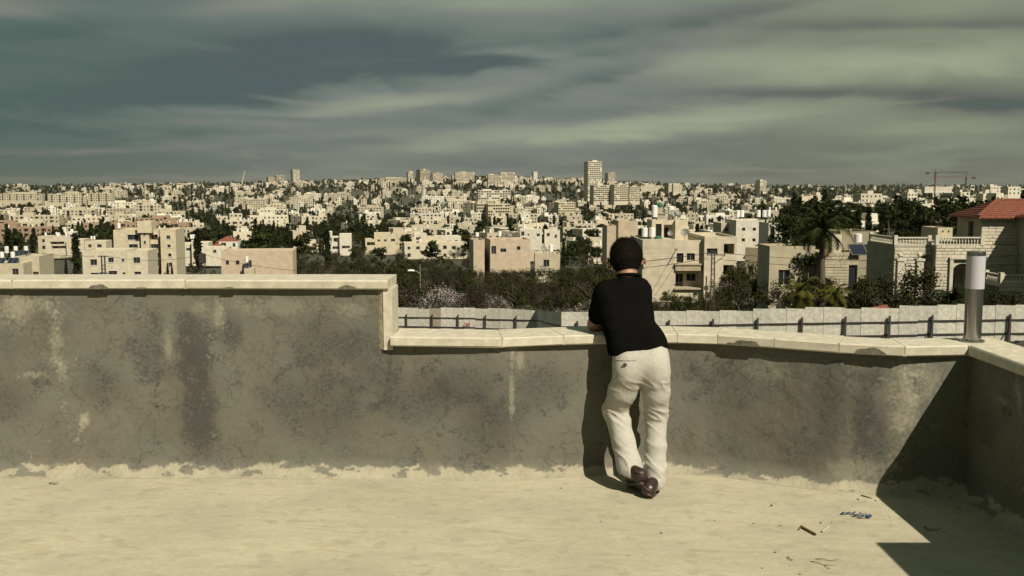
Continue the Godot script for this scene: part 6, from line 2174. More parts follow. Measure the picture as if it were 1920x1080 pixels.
func tiled_hip(t: Node, a: Vector3, b: Vector3, c: Vector3, d: Vector3, h: float) -> void:
	var w := a.distance_to(b)
	var dep := b.distance_to(c)
	var run := minf(w, dep) / 2
	var ux := (b - a).normalized()
	var uz := (d - a).normalized()
	var r0 := a + ux * run + uz * run + Vector3.UP * h
	var r1 := a + ux * (w - run) + uz * (dep - run) + Vector3.UP * h
	var base := MB.new()
	base.quad(a, b, r1 if w >= dep else r0, r0)
	base.quad(b, c, r1, r1 if w >= dep else r0)
	base.quad(c, d, r0 if w >= dep else r1, r1)
	base.quad(d, a, r0, r0 if w >= dep else r1)
	base.quad(a + Vector3.DOWN * 0.18, d + Vector3.DOWN * 0.18, c + Vector3.DOWN * 0.18, b + Vector3.DOWN * 0.18)
	for e in [[a, b], [b, c], [c, d], [d, a]]:
		base.quad(e[0] + Vector3.DOWN * 0.18, e[1] + Vector3.DOWN * 0.18, e[1], e[0])
	# tile courses: laps running level up each slope
	for f in 2:
		var n := int(run / 0.34)
		for k in n:
			var s := (k + 0.5) / n
			var p: Vector3
			var q: Vector3
			if f == 0:
				p = a.lerp(r0, s); q = b.lerp(r1 if w >= dep else r0, s)
			else:
				p = d.lerp(r0 if w >= dep else r1, s); q = a.lerp(r0, s)
			base.bar(p + Vector3.UP * 0.03, q + Vector3.UP * 0.03, 0.10, 0.07)
	for e in [[a, r0], [b, r1 if w >= dep else r0], [r0, r1]]:
		base.bar(e[0] + Vector3.UP * 0.05, e[1] + Vector3.UP * 0.05, 0.22, 0.16)
	build("tiled_roof", base, M.roof_tile, t)

func make_apartment_house() -> void:
	var k := 126.0 / 1850.0
	var x0 := 16.7
	var yb := -15.0
	var tone := Color(0.500, 0.440, 0.325)
	var main := [x0, 24.45, yb, -5.45, -126.0, 13.0, [[21.05 - x0, -8.35 - yb, 21.95 - x0, -7.12 - yb], [22.35 - x0, -8.05 - yb, 23.4 - x0, -7.12 - yb], [20.95 - x0, -11.55 - yb, 24.2 - x0, -9.5 - yb, 1.7]]]
	var wing := [24.45, 28.6, yb, -4.95, -125.2, 12.0, [[0.3, -7.2 - yb, 1.65, -6.45 - yb], [2.45, -7.15 - yb, 3.8, -5.85 - yb, 1.7], [2.45, -9.95 - yb, 3.8, -8.55 - yb, 1.7]]]
	var room := [18.7, 21.7, -5.8, -3.1, -132.0, 5.0, [[0.5, 0.4, 1.3, 2.2], [1.6, 0.3, 2.8, 2.1, 1.2]]]
	var room2 := [21.72, 23.4, -5.8, -3.05, -131.4, 5.0, []]
	near_house("apartment_house", "wide cream stone apartment house with deep balconies and a cluttered roof, beside the child", [main, wing, room, room2], tone, [["tank", 17.3, -5.6, -129.0, 1.2], ["tank", 18.3, -5.6, -129.0, 1.2], ["tank", 19.3, -3.2, -134.0, 1.6], ["tank", 21.5, -3.2, -134.0, 1.5], ["dish", 20.6, -5.6, -128.0, 0.55, -0.4], ["dish", 21.6, -3.1, -133.0, 0.6, 0.3], ["dish", 22.3, -3.1, -133.0, 0.55, 0.2], ["dish", 22.4, -5.5, -128.0, 0.7, -0.3], ["dish", 18.5, -3.1, -133.5, 0.5, 0.6]], Color(0, 0, 0, 0), "apartment house")
	# ledges, coursed stone and railings on the front
	var t := get_node("apartment_house_001") if has_node("apartment_house_001") else null
	if t == null: return
	var o: Vector3 = -t.position
	var b := MB.new()
	b.paint(Color(0.357, 0.300, 0.207))
	b.box(20.8, 25.0, -8.62, -8.42, -126.0, -125.55)
	b.box(20.8, 24.5, -11.75, -11.55, -126.0, -125.6)
	b.box(20.9, 24.3, -9.35, -8.65, -126.0, -125.7)
	for i in b.v.size(): b.v[i] += o
	build("ledge", b, M.town, t)
	b = MB.new()
	for i in 12:
		b.bar(Vector3(21.0 + i * 0.28, -11.5, -125.75) + o, Vector3(21.0 + i * 0.28, -10.85, -125.75) + o, 0.04)
	b.bar(Vector3(20.95, -10.85, -125.75) + o, Vector3(24.2, -10.85, -125.75) + o, 0.06)
	stuff(build("railing", b, M.iron, t))
	var c := MB.new()
	var rr := RandomNumberGenerator.new()
	rr.seed = 5
	var cour := MB.new()
	cour.paint(tone)
	for i in 34:
		var y := -14.8 + i * 0.28
		for seg in [[x0, 20.85], [24.35, 24.44]]:
			var v := rr.randf_range(0.93, 1.05)
			cour.paint(Color(tone.r * v, tone.g * v, tone.b * v))
			cour.box(seg[0], seg[1], y + 0.012, y + 0.268, -126.0, -125.965)
	for i in cour.v.size(): cour.v[i] += o
	stuff(build("stone_course", cour, M.town, t))
	var g := MB.new(true)
	g.lathe(Vector3(18.9, -5.5, -127.5) + o, [Vector2(0.55, 0), Vector2(0.5, 0.3), Vector2(0.25, 0.5), Vector2(0, 0.55)], 10)
	build("green_barrel", g, M.green_plastic, t)
	# tiled lean-to and parked sheds below
	var s := thing("tiled_shed", "small red tiled shed roof between the lattice pole and the hoarding", "shed", Vector3(20.3, -11.6, -88.0))
	var p := MB.new()
	p.obox(Vector3(0.2, 1.1, 0), Vector3(1.75, 0, 0), Vector3(0, 0.06, 0.02), Vector3(0, -0.45, 0.75))
	for i in 14:
		p.bar(Vector3(-1.45 + i * 0.255, 1.6, -0.72), Vector3(-1.45 + i * 0.255, 0.72, 0.75), 0.09, 0.07)
	build("tiled_roof", p, M.roof_tile, s)
	p = MB.new()
	p.paint(Color(0.300, 0.264, 0.186))
	p.box(-1.3, 1.7, -2, 1.0, -0.6, 0.4)
	build("wall", p, M.town, s)
	var w := thing("stone_steps", "short flight of white stone steps descending behind the hoarding", "steps", Vector3(27.2, -9.4, -78.0))
	p = MB.new()
	p.paint(Color(0.393, 0.371, 0.321))
	for i in 7:
		p.box(-0.9 + i * 0.28, -0.62 + i * 0.28, -2.0, 1.1 - i * 0.25, -0.5, 0.5)
	build("tread", p, M.town, w)


# ------------------------------------------------------------------ trees
func leaf_quad(b: MB, p: Vector3, s: float, r: RandomNumberGenerator, long := 1.0) -> void:
	var u := Vector3(r.randf_range(-1, 1), r.randf_range(-1, 1), r.randf_range(-1, 1)).normalized()
	var w := u.cross(Vector3(r.randf_range(-1, 1), r.randf_range(-1, 1), r.randf_range(-1, 1))).normalized()
	b.quad(p - u * s * long, p + w * s * 0.5, p + u * s * long, p - w * s * 0.5)

func branch(b: MB, tips: Array, p: Vector3, d: Vector3, len: float, rad: float, depth: int, r: RandomNumberGenerator, spread: float, sides := 4) -> void:
	var mid := p + d * len * 0.5 + Vector3(r.randf_range(-1, 1), r.randf_range(-0.3, 0.6), r.randf_range(-1, 1)) * len * 0.08
	var e := p + d * len
	b.tube([p, mid, e], [rad, rad * 0.82, rad * 0.62], sides, false)
	if depth == 0:
		tips.append(e)
		return
	var n := 3 if depth > 1 else r.randi_range(2, 3)
	for k in n:
		var nd := (d + Vector3(r.randf_range(-1, 1), r.randf_range(-0.35, 0.7), r.randf_range(-1, 1)) * spread).normalized()
		branch(b, tips, e if k > 0 else e.lerp(mid, 0.3), nd, len * r.randf_range(0.6, 0.85), rad * 0.58, depth - 1, r, spread, 3)
	if depth >= 2: tips.append(mid)

# returns [trunk mesh, crown mesh]; height about 1 unit = 1 m of a tree `tall` metres high
func tree_shape(kind: String, tall: float, leaves: int, leaf: float, s: int) -> Array:
	var r := RandomNumberGenerator.new()
	r.seed = s
	var trunk := MB.new(true)
	var crown := MB.new()
	var tips := []
	match kind:
		"olive", "shrub":
			var up := 0.22 if kind == "olive" else 0.08
			for k in 3:
				branch(trunk, tips, Vector3(0, -0.3, 0), Vector3(r.randf_range(-0.5, 0.5), 1, r.randf_range(-0.5, 0.5)).normalized(), tall * (0.34 if kind == "olive" else 0.25), tall * 0.022, 3, r, 0.75)
			var blobs := []
			for k in 16:
				var a := r.randf() * TAU
				var q := sqrt(r.randf())
				var yy := r.randf()
				blobs.append([Vector3(cos(a) * q * tall * 0.42 * sin(PI * (0.25 + 0.6 * yy)), tall * (up + (0.92 - up) * yy), sin(a) * q * tall * 0.42 * sin(PI * (0.25 + 0.6 * yy))), tall * r.randf_range(0.09, 0.20)])
			for k in leaves:
				var g: Array = blobs[r.randi() % blobs.size()]
				var dv: Vector3 = Vector3(r.randfn(), r.randfn() * 0.8, r.randfn()).normalized() * g[1] * pow(r.randf(), 0.45)
				var v := r.randf_range(0.55, 1.35)
				var warm := r.randf()
				crown.paint(Color((0.024 + 0.014 * warm) * v, (0.030 + 0.006 * warm) * v, (0.010 + 0.004 * warm) * v))
				leaf_quad(crown, g[0] + dv, leaf * r.randf_range(0.6, 1.3), r)
		"cypress":
			trunk.tube([Vector3(0, -0.3, 0), Vector3(0, tall * 0.5, 0), Vector3(0, tall * 0.9, 0)], [tall * 0.02, tall * 0.015, tall * 0.003], 5)
			for k in leaves:
				var yy := pow(r.randf(), 0.8)
				var rad := tall * 0.105 * pow(sin(PI * clampf(0.12 + 0.86 * yy, 0, 1)), 0.7) * (1.0 - 0.45 * yy) * (0.8 + 0.35 * sin(yy * 37.0 + r.randf() * 2.0))
				var a := r.randf() * TAU
				var q := pow(r.randf(), 0.4)
				var v := r.randf_range(0.5, 1.3)
				crown.paint(Color(0.020 * v, 0.026 * v, 0.010 * v))
				leaf_quad(crown, Vector3(cos(a) * rad * q, tall * (0.03 + 0.97 * yy), sin(a) * rad * q), leaf * r.randf_range(0.6, 1.3), r, 1.4)
		"pine":
			var lean := Vector3(r.randf_range(-0.08, 0.08), 0, r.randf_range(-0.08, 0.08)) * tall
			trunk.tube([Vector3(0, -0.3, 0), lean * 0.5 + Vector3(0, tall * 0.4, 0), lean + Vector3(0, tall * 0.8, 0)], [tall * 0.028, tall * 0.02, tall * 0.008], 6)
			var blobs := []
			for k in 13:
				var a := r.randf() * TAU
				var yy := r.randf()
				var rad := tall * 0.34 * (1.0 - 0.6 * yy) * sqrt(r.randf())
				var c := lean * (0.5 + 0.5 * yy) + Vector3(cos(a) * rad, tall * (0.36 + 0.58 * yy), sin(a) * rad)
				blobs.append([c, tall * r.randf_range(0.09, 0.17)])
				trunk.tube([lean * (0.3 + 0.5 * yy) + Vector3(0, tall * (0.3 + 0.5 * yy), 0), c], [tall * 0.009, tall * 0.003], 4)
			for k in leaves:
				var g: Array = blobs[r.randi() % blobs.size()]
				var dv: Vector3 = Vector3(r.randfn(), r.randfn() * 0.6, r.randfn()).normalized() * g[1] * pow(r.randf(), 0.45)
				var v := r.randf_range(0.5, 1.35)
				crown.paint(Color(0.024 * v, 0.030 * v, 0.011 * v))
				leaf_quad(crown, g[0] + dv, leaf * r.randf_range(0.6, 1.3), r, 1.3)
		"bare", "blossom":
			for k in 4:
				branch(trunk, tips, Vector3(0, -0.3, 0), Vector3(r.randf_range(-0.7, 0.7), 1, r.randf_range(-0.7, 0.7)).normalized(), tall * 0.27, tall * 0.017, 4 if leaf < 0.3 else 2, r, 0.85)
			# fine twigs at the tips, a haze of thin slivers
			for k in leaves:
				var p: Vector3 = tips[r.randi() % tips.size()]
				var off := Vector3(r.randfn(), r.randfn(), r.randfn()) * tall * 0.055
				var v := r.randf_range(0.6, 1.4)
				if kind == "blossom" and r.randf() < 0.6:
					crown.paint(Color(0.38 * v, 0.34 * v, 0.31 * v))
					leaf_quad(crown, p + off, leaf * r.randf_range(0.6, 1.1), r)
				else:
					crown.paint(Color(0.024 * v, 0.022 * v, 0.013 * v))
					leaf_quad(crown, p + off, leaf * r.randf_range(0.8, 1.6), r, 3.2 if leaf < 0.3 else 1.6)
					var last := crown.v.size()
					# narrow the sliver
					var mid := (crown.v[last - 3] + crown.v[last - 1]) / 2
					crown.v[last - 3] = mid.lerp(crown.v[last - 3], 0.28)
					crown.v[last - 1] = mid.lerp(crown.v[last - 1], 0.28)
	return [trunk.mesh(), crown.mesh()]

var kinds := {}

func tree_node(kind: String, variant: int, at: Vector3, scale_to: float, turn: float, label: String, group: String, called: String, category := "tree") -> Node3D:
	var sh: Array = kinds[kind][variant % (kinds[kind] as Array).size()]
	var t := thing(called, label, category, at, turn, group)
	t.scale = Vector3.ONE * scale_to
	put("trunk", sh[0], M.bark, t)
	put("crown", sh[1], M.leaf, t)
	return t

func free_of_houses(x: float, z: float, gap := 0.0) -> bool:
	for q in taken:
		if Vector2(x - q.x, z - q.y).length() < q.z + gap:
			return false
	return true

func make_trees() -> void:
	# shapes: near ones with small leaves, far ones with few large ones; each one metre of unit height x 5
	for k in 3:
		for kind in ["olive", "shrub", "pine", "cypress"]:
			if k == 0: kinds[kind] = []
			kinds[kind].append(tree_shape(kind, 5.0, 2600, 0.11, 700 + k * 17 + kind.length()))
		for kind in ["bare", "blossom"]:
			if k == 0: kinds[kind] = []
			kinds[kind].append(tree_shape(kind, 5.0, 2200, 0.09, 760 + k * 13 + kind.length()))
		for kind in ["olive", "pine", "cypress"]:
			if k == 0: kinds["far_" + kind] = []
			kinds["far_" + kind].append(tree_shape(kind, 5.0, 330, 0.33, 800 + k * 19 + kind.length()))
	var labels := {"olive": "dense dark olive tree in the grove below the terrace", "shrub": "low dark green bush on the rough slope below the terrace", "bare": "leafless grey-brown almond tree in the grove below the terrace", "blossom": "almond tree with pale blossom on bare branches behind the hoarding", "pine": "dark rounded pine standing among the nearer houses", "cypress": "tall narrow dark cypress among the nearer houses"}
	var groups := {"olive": "olive trees of the grove", "shrub": "bushes on the rough slope", "bare": "leafless almond trees of the grove", "blossom": "blossoming almond trees behind the hoarding", "pine": "pines among the nearer houses", "cypress": "cypresses among the nearer houses"}
	var names := {"olive": "olive_tree", "shrub": "bush", "bare": "bare_tree", "blossom": "blossom_tree", "pine": "pine_tree", "cypress": "cypress_tree"}
	# placed ones: kind, x, z, height
	for q in PLACED:
		var x: float = q[1]
		var z: float = q[2]
		tree_node(q[0], int(absf(x) * 3.0), Vector3(x, land(x, z) - 0.1, z), q[3] / 5.0, x * 1.7, labels[q[0]], groups[q[0]], names[q[0]])
	# the grove: the rough slope between the hoarding and the houses
	var r := RandomNumberGenerator.new()
	r.seed = 1234
	var tries := 0
	var made := 0
	while made < 150 and tries < 4000:
		tries += 1
		var az := deg_to_rad(r.randf_range(-29.0, 27.0))
		var d := r.randf_range(92.0, 330.0)
		var x := sin(az) * d
		var z := -cos(az) * d
		var u := 960.0 + 1850.0 * tan(az)
		if not free_of_houses(x, z, 1.5): continue
		if d < 125.0 and u > 1190.0 and u < 1400.0: continue
		if d < 175.0 and u > 1130.0 and u < 1380.0: continue
		if d < 250.0 and u < 560.0 and r.randf() < 0.8: continue
		if d < 240.0 and u > 870.0 and u < 1010.0 and d > 130.0 and r.randf() < 0.6: continue
		if u > 1500.0 and d < 110.0: continue
		var kk := "shrub"
		var h := r.randf_range(2.0, 3.4)
		var p := r.randf()
		if p < 0.20: kk = "bare"; h = r.randf_range(3.2, 5.2)
		elif p < 0.50: kk = "olive"; h = r.randf_range(3.0, 4.8)
		elif p < 0.62 and d < 170.0: kk = "blossom"; h = r.randf_range(2.6, 4.0)
		elif p < 0.66 and d > 200.0 and (u < 400.0 or u > 1380.0): kk = "cypress"; h = r.randf_range(4.0, 6.0)
		elif p < 0.72 and d > 200.0 and (u < 400.0 or u > 1380.0): kk = "pine"; h = r.randf_range(3.5, 5.5)
		made += 1
		tree_node(kk, r.randi(), Vector3(x, land(x, z) - 0.1, z), h / 5.0, r.randf() * TAU, labels[kk], groups[kk], names[kk])
	make_palms()

func palm_shape(tall: float, fronds: int, length: float, s: int, green: Vector3) -> Array:
	var r := RandomNumberGenerator.new()
	r.seed = s
	var trunk := MB.new(true)
	var pts := []
	var rad := []
	for k in 15:
		var w := k / 14.0
		pts.append(Vector3(0.18 * sin(w * 2.0), tall * w - 0.4 * (1.0 - w), 0.1 * sin(w * 3.0)))
		rad.append(lerpf(0.26, 0.17, w) * (1.0 if k % 2 == 0 else 1.1))
	trunk.tube(pts, rad, 9)
	var crown := MB.new()
	var head: Vector3 = pts[-1]
	for k in fronds:
		var a := TAU * k * 0.382 + r.randf_range(-0.2, 0.2)
		var w := float(k) / fronds
		var lift := lerpf(1.25, -0.75, w) + r.randf_range(-0.3, 0.3)
		var dead := w > 0.86
		var out := Vector3(cos(a), 0, sin(a))
		var len := length * r.randf_range(0.85, 1.1) * (0.8 if dead else 1.0)
		var v := r.randf_range(0.75, 1.25)
		var spine := []
		for q in 13:
			var t := q / 12.0
			var ang := lift - 1.9 * t * t
			var prev: Vector3 = spine[-1] if q > 0 else head
			spine.append(head if q == 0 else prev + (out * cos(ang) + Vector3.UP * sin(ang)) * len / 12.0)
		crown.paint(Color(0.16 * v, 0.12 * v, 0.06 * v) if dead else Color(green.x * v, green.y * v, green.z * v))
		for q in 12:
			crown.bar(spine[q], spine[q + 1], 0.035 * (1.0 - q / 14.0))
			for e in 3:
				var base: Vector3 = (spine[q] as Vector3).lerp(spine[q + 1], e / 3.0)
				var fw := ((spine[q + 1] as Vector3) - (spine[q] as Vector3)).normalized()
				var side := fw.cross(Vector3.UP).normalized()
				var ll := 0.52 * sin(PI * clampf((q + e / 3.0) / 12.0 * 0.86 + 0.12, 0, 1))
				for sg in [-1.0, 1.0]:
					var tip: Vector3 = base + side * sg * ll + fw * ll * 0.6 - Vector3.UP * ll * r.randf_range(0.25, 0.7)
					crown.tri(base + fw * 0.035, tip, base - fw * 0.035)
	return [trunk.mesh(), crown.mesh()]

func make_palms() -> void:
	var tall := [palm_shape(6.6, 21, 2.5, 61, Vector3(0.018, 0.023, 0.008)), palm_shape(3.4, 20, 1.8, 62, Vector3(0.048, 0.048, 0.012)), palm_shape(2.6, 17, 2.0, 63, Vector3(0.016, 0.021, 0.008))]
	# shape, x, z, scale, label
	for q in [[0, 28.3, -89.0, 1.40, "tallest palm with drooping fronds before the shaded house"], [1, 25.1, -84.5, 1.15, "young palm with yellow-green fronds near the white steps"], [1, 27.7, -84.0, 1.05, "young yellow-green palm before the coursed stone terrace"], [2, 37.4, -82.5, 1.35, "short palm before the villa's stone pier and arch"]]:
		var t := thing("palm_tree", q[4], "palm", Vector3(q[1], land(q[1], q[2]) - 0.1, q[2]), q[1] * 2.1)
		t.scale = Vector3.ONE * float(q[3])
		put("trunk", tall[q[0]][0], M.bark, t)
		put("crown", tall[q[0]][1], M.leaf, t)

const PLACED := [
	["olive", 33.9, -83.0, 6.2],
	["olive", 35.3, -84.0, 5.6],
	["olive", 31.8, -85.0, 5.4],
	["olive", 33.3, -87.0, 5.0],
	["bare", 37.2, -82.0, 4.6],
	["bare", 40.0, -80.0, 5.0],
	["olive", 31.4, -88.0, 4.6],
	["olive", 27.4, -88.0, 5.2],
	["pine", -74.7, -336.0, 5.5],
	["olive", -74.8, -351.2, 5.2],
	["olive", -58.4, -287.4, 3.8],
	["olive", -62.4, -316.0, 3.8],
	["olive", -54.1, -287.4, 4.0],
	["bare", -66.4, -367.8, 5.2],
	["bare", -46.9, -273.0, 3.6],
	["olive", -58.3, -368.3, 5.5],
	["olive", -42.1, -276.6, 5.5],
	["olive", -46.7, -325.1, 5.5],
	["bare", -37.5, -280.6, 4.3],
	["olive", -34.5, -276.6, 4.3],
	["olive", -41.0, -361.3, 5.0],
	["pine", -27.1, -263.6, 4.6],
	["bare", -28.4, -296.1, 4.0],
	["olive", -24.1, -288.3, 4.3],
	["bare", -24.0, -307.6, 4.8],
	["olive", -17.1, -256.2, 4.8],
	["olive", -21.7, -379.1, 5.5],
	["pine", -18.7, -377.5, 5.4],
	["bare", -12.4, -287.6, 5.1],
	["olive", -61.6, -284.8, 5.0],
	["olive", -60.2, -289.5, 5.0],
	["olive", -45.3, -227.7, 5.0],
	["olive", -51.2, -295.9, 5.0],
	["olive", -36.6, -231.8, 5.0],
	["olive", -37.9, -250.6, 5.0],
	["olive", -31.5, -270.8, 5.0],
	["olive", -33.0, -293.9, 5.0],
	["olive", 10.8, -118.0, 5.2],
	["olive", 12.5, -122.0, 5.6],
	["olive", 14.0, -126.0, 5.0],
	["olive", 14.3, -120.0, 4.6],
	["pine", 30.1, -108.0, 9.0],
	["pine", 32.7, -112.0, 9.5],
	["pine", 31.5, -104.0, 7.0],
	["olive", 30.1, -96.0, 5.0],
	["olive", 30.4, -88.0, 4.4],
	["olive", 33.1, -90.0, 4.6],
	["olive", 33.6, -84.0, 4.2],
	["olive", 35.6, -84.0, 4.0],
	["shrub", 28.4, -86.0, 3.0],
	["shrub", 29.5, -84.0, 3.0],
	["olive", 40.8, -82.0, 4.5],
	["olive", 42.9, -84.0, 4.0],
	["blossom", -10.1, -98.0, 3.6],
	["blossom", -8.7, -101.0, 4.2],
	["blossom", -6.8, -100.0, 4.4],
	["blossom", -5.4, -99.0, 3.6],
	["blossom", -4.1, -102.0, 3.8],
	["blossom", 5.7, -84.0, 3.0],
	["blossom", 6.8, -90.0, 3.6],
	["blossom", -1.6, -100.0, 3.2],
	["bare", -2.9, -98.0, 4.6],
	["olive", -1.1, -104.0, 5.0],
	["bare", 0.9, -106.0, 4.8],
	["olive", 2.1, -96.0, 4.4],
	["bare", 3.7, -98.0, 4.6],
	["olive", 5.4, -100.0, 4.6],
	["bare", 0.0, -125.0, 4.6],
	["olive", 3.9, -120.0, 4.6],
	["bare", 7.1, -115.0, 5.0],
	["olive", -4.8, -112.0, 4.8],
	["bare", -2.6, -118.0, 4.6],
	["olive", 8.5, -105.0, 4.4],
	["bare", -10.2, -135.0, 4.6],
	["olive", -7.6, -140.0, 4.6],
	["bare", -11.9, -110.0, 4.2],
	["olive", 1.9, -138.0, 4.0],
	["bare", 6.7, -145.0, 4.4],
	["olive", 5.5, -205.0, 4.2],
	["bare", 11.6, -215.0, 4.6],
	["olive", 7.4, -195.0, 4.0],
	["bare", -14.7, -160.0, 4.6],
	["olive", -11.0, -170.0, 5.0],
	["bare", -26.7, -190.0, 4.4],
	["olive", -19.5, -190.0, 4.8],
	["bare", -15.5, -205.0, 4.8],
	["olive", -10.6, -96.0, 5.0],
	["olive", -11.9, -106.0, 5.6],
	["olive", -11.8, -118.0, 5.2],
	["olive", -0.9, -112.0, 4.4],
	["olive", 2.8, -130.0, 4.0],
	["olive", 6.7, -130.0, 4.2],
	["olive", 8.9, -118.0, 4.6],
	["olive", 8.5, -98.0, 4.2],
	["olive", 10.4, -110.0, 4.4],
	["olive", 7.8, -88.0, 3.6],
	["olive", -3.2, -130.0, 3.8],
	["olive", -6.2, -128.0, 4.4],
	["olive", -11.1, -128.0, 4.2],
	["olive", -16.2, -130.0, 4.4],
	["olive", -21.9, -150.0, 4.6],
	["olive", -27.6, -170.0, 5.0],
	["olive", -42.0, -210.0, 4.8],
	["olive", -37.2, -215.0, 5.2],
	["olive", -54.1, -250.0, 5.4],
	["olive", 9.1, -140.0, 4.2],
	["olive", 12.9, -140.0, 4.6],
	["olive", 0.0, -150.0, 3.6],
	["olive", -4.9, -150.0, 3.6],
	["olive", 24.7, -105.0, 5.0],
	["olive", 29.3, -118.0, 6.0],
	["olive", 29.1, -112.0, 6.0],
	["olive", 28.6, -106.0, 5.0],
	["olive", 28.7, -125.0, 5.0],
	["olive", 34.1, -140.0, 6.4],
	["olive", 37.6, -145.0, 7.0],
	["olive", 32.2, -118.0, 6.0],
	["olive", 28.1, -100.0, 4.6],
	["olive", 25.8, -118.0, 4.0],
	["shrub", 13.2, -92.0, 2.4],
	["shrub", 14.2, -95.0, 2.7],
	["shrub", 15.2, -98.0, 3.0],
	["shrub", 14.8, -92.0, 3.3],
	["shrub", 15.9, -95.0, 2.4],
	["shrub", 17.0, -98.0, 2.7],
	["shrub", 16.5, -92.0, 3.0],
	["shrub", 17.6, -95.0, 3.3],
	["shrub", 18.7, -98.0, 2.4],
	["shrub", 18.1, -92.0, 2.7],
	["shrub", 19.3, -95.0, 3.0],
	["shrub", 20.4, -98.0, 3.3],
	["shrub", 19.5, -82.0, 2.6],
	["shrub", 20.9, -84.0, 2.4],
	["shrub", 20.8, -80.0, 2.6],
	["shrub", 22.2, -82.0, 2.2],
	["shrub", 23.6, -84.0, 2.4],
	["shrub", 32.2, -85.0, 3.0],
	["shrub", 31.9, -83.0, 2.6],
	["shrub", 28.5, -80.0, 2.4],
	["shrub", 30.1, -82.0, 2.6],
	["shrub", 41.8, -84.0, 2.4],
	["shrub", 41.7, -82.0, 2.2],
	["shrub", 44.2, -86.0, 2.6],
	["shrub", 20.3, -100.0, 3.0],
	["shrub", 22.2, -104.0, 3.2],
	["shrub", 20.0, -112.0, 1.6],
	["shrub", 20.2, -110.0, 1.8],
	["cypress", 15.7, -300.0, 9.6],
	["cypress", 15.0, -320.0, 6.0],
	["cypress", 18.6, -330.0, 7.0],
	["cypress", -255.8, -560.0, 13.0],
	["cypress", -258.2, -570.0, 12.0],
	["cypress", -269.6, -580.0, 13.0],
	["cypress", -263.7, -600.0, 13.0],
	["cypress", -261.1, -600.0, 14.0],
	["cypress", -174.3, -520.0, 10.0],
	["cypress", -183.0, -500.0, 9.0],
	["cypress", -110.9, -385.0, 7.0],
	["cypress", -105.2, -380.0, 7.5],
	["cypress", -102.9, -390.0, 8.0],
	["cypress", -80.6, -420.0, 6.0],
	["cypress", -83.7, -430.0, 7.0],
	["cypress", 112.4, -300.0, 9.0],
	["cypress", 115.4, -305.0, 7.0],
	["cypress", 115.6, -310.0, 8.0],
	["cypress", -159.5, -500.0, 8.0],
	["cypress", -89.7, -250.0, 3.5],
	["cypress", -87.2, -249.0, 4.5],
	["cypress", -86.1, -249.0, 4.0],
	["pine", 21.9, -330.0, 10.0],
	["pine", 25.4, -340.0, 9.0],
	["pine", 26.8, -330.0, 8.0],
	["pine", 29.0, -335.0, 7.0],
	["pine", 21.4, -345.0, 8.0],
	["pine", 74.9, -180.0, 6.0],
	["pine", 76.0, -190.0, 6.0],
	["pine", 69.4, -170.0, 5.5],
	["pine", 84.9, -200.0, 6.5],
	["pine", 91.4, -210.0, 6.0],
	["pine", 102.6, -260.0, 8.0],
	["pine", 115.0, -280.0, 8.0],
	["pine", 128.1, -300.0, 8.0],
	["pine", 141.0, -320.0, 8.0],
	["pine", -90.4, -380.0, 5.6],
	["pine", -86.4, -385.0, 6.3],
	["pine", -80.1, -380.0, 5.6],
	["pine", -79.1, -390.0, 5.6],
	["pine", -95.9, -390.0, 4.9],
	["pine", 48.7, -170.0, 12.8],
	["pine", 49.6, -180.0, 12.8],
	["pine", 52.0, -175.0, 12.8],
	["pine", 55.5, -180.0, 11.2],
	["pine", 50.8, -190.0, 11.2],
	["pine", 56.2, -200.0, 12.8]
]


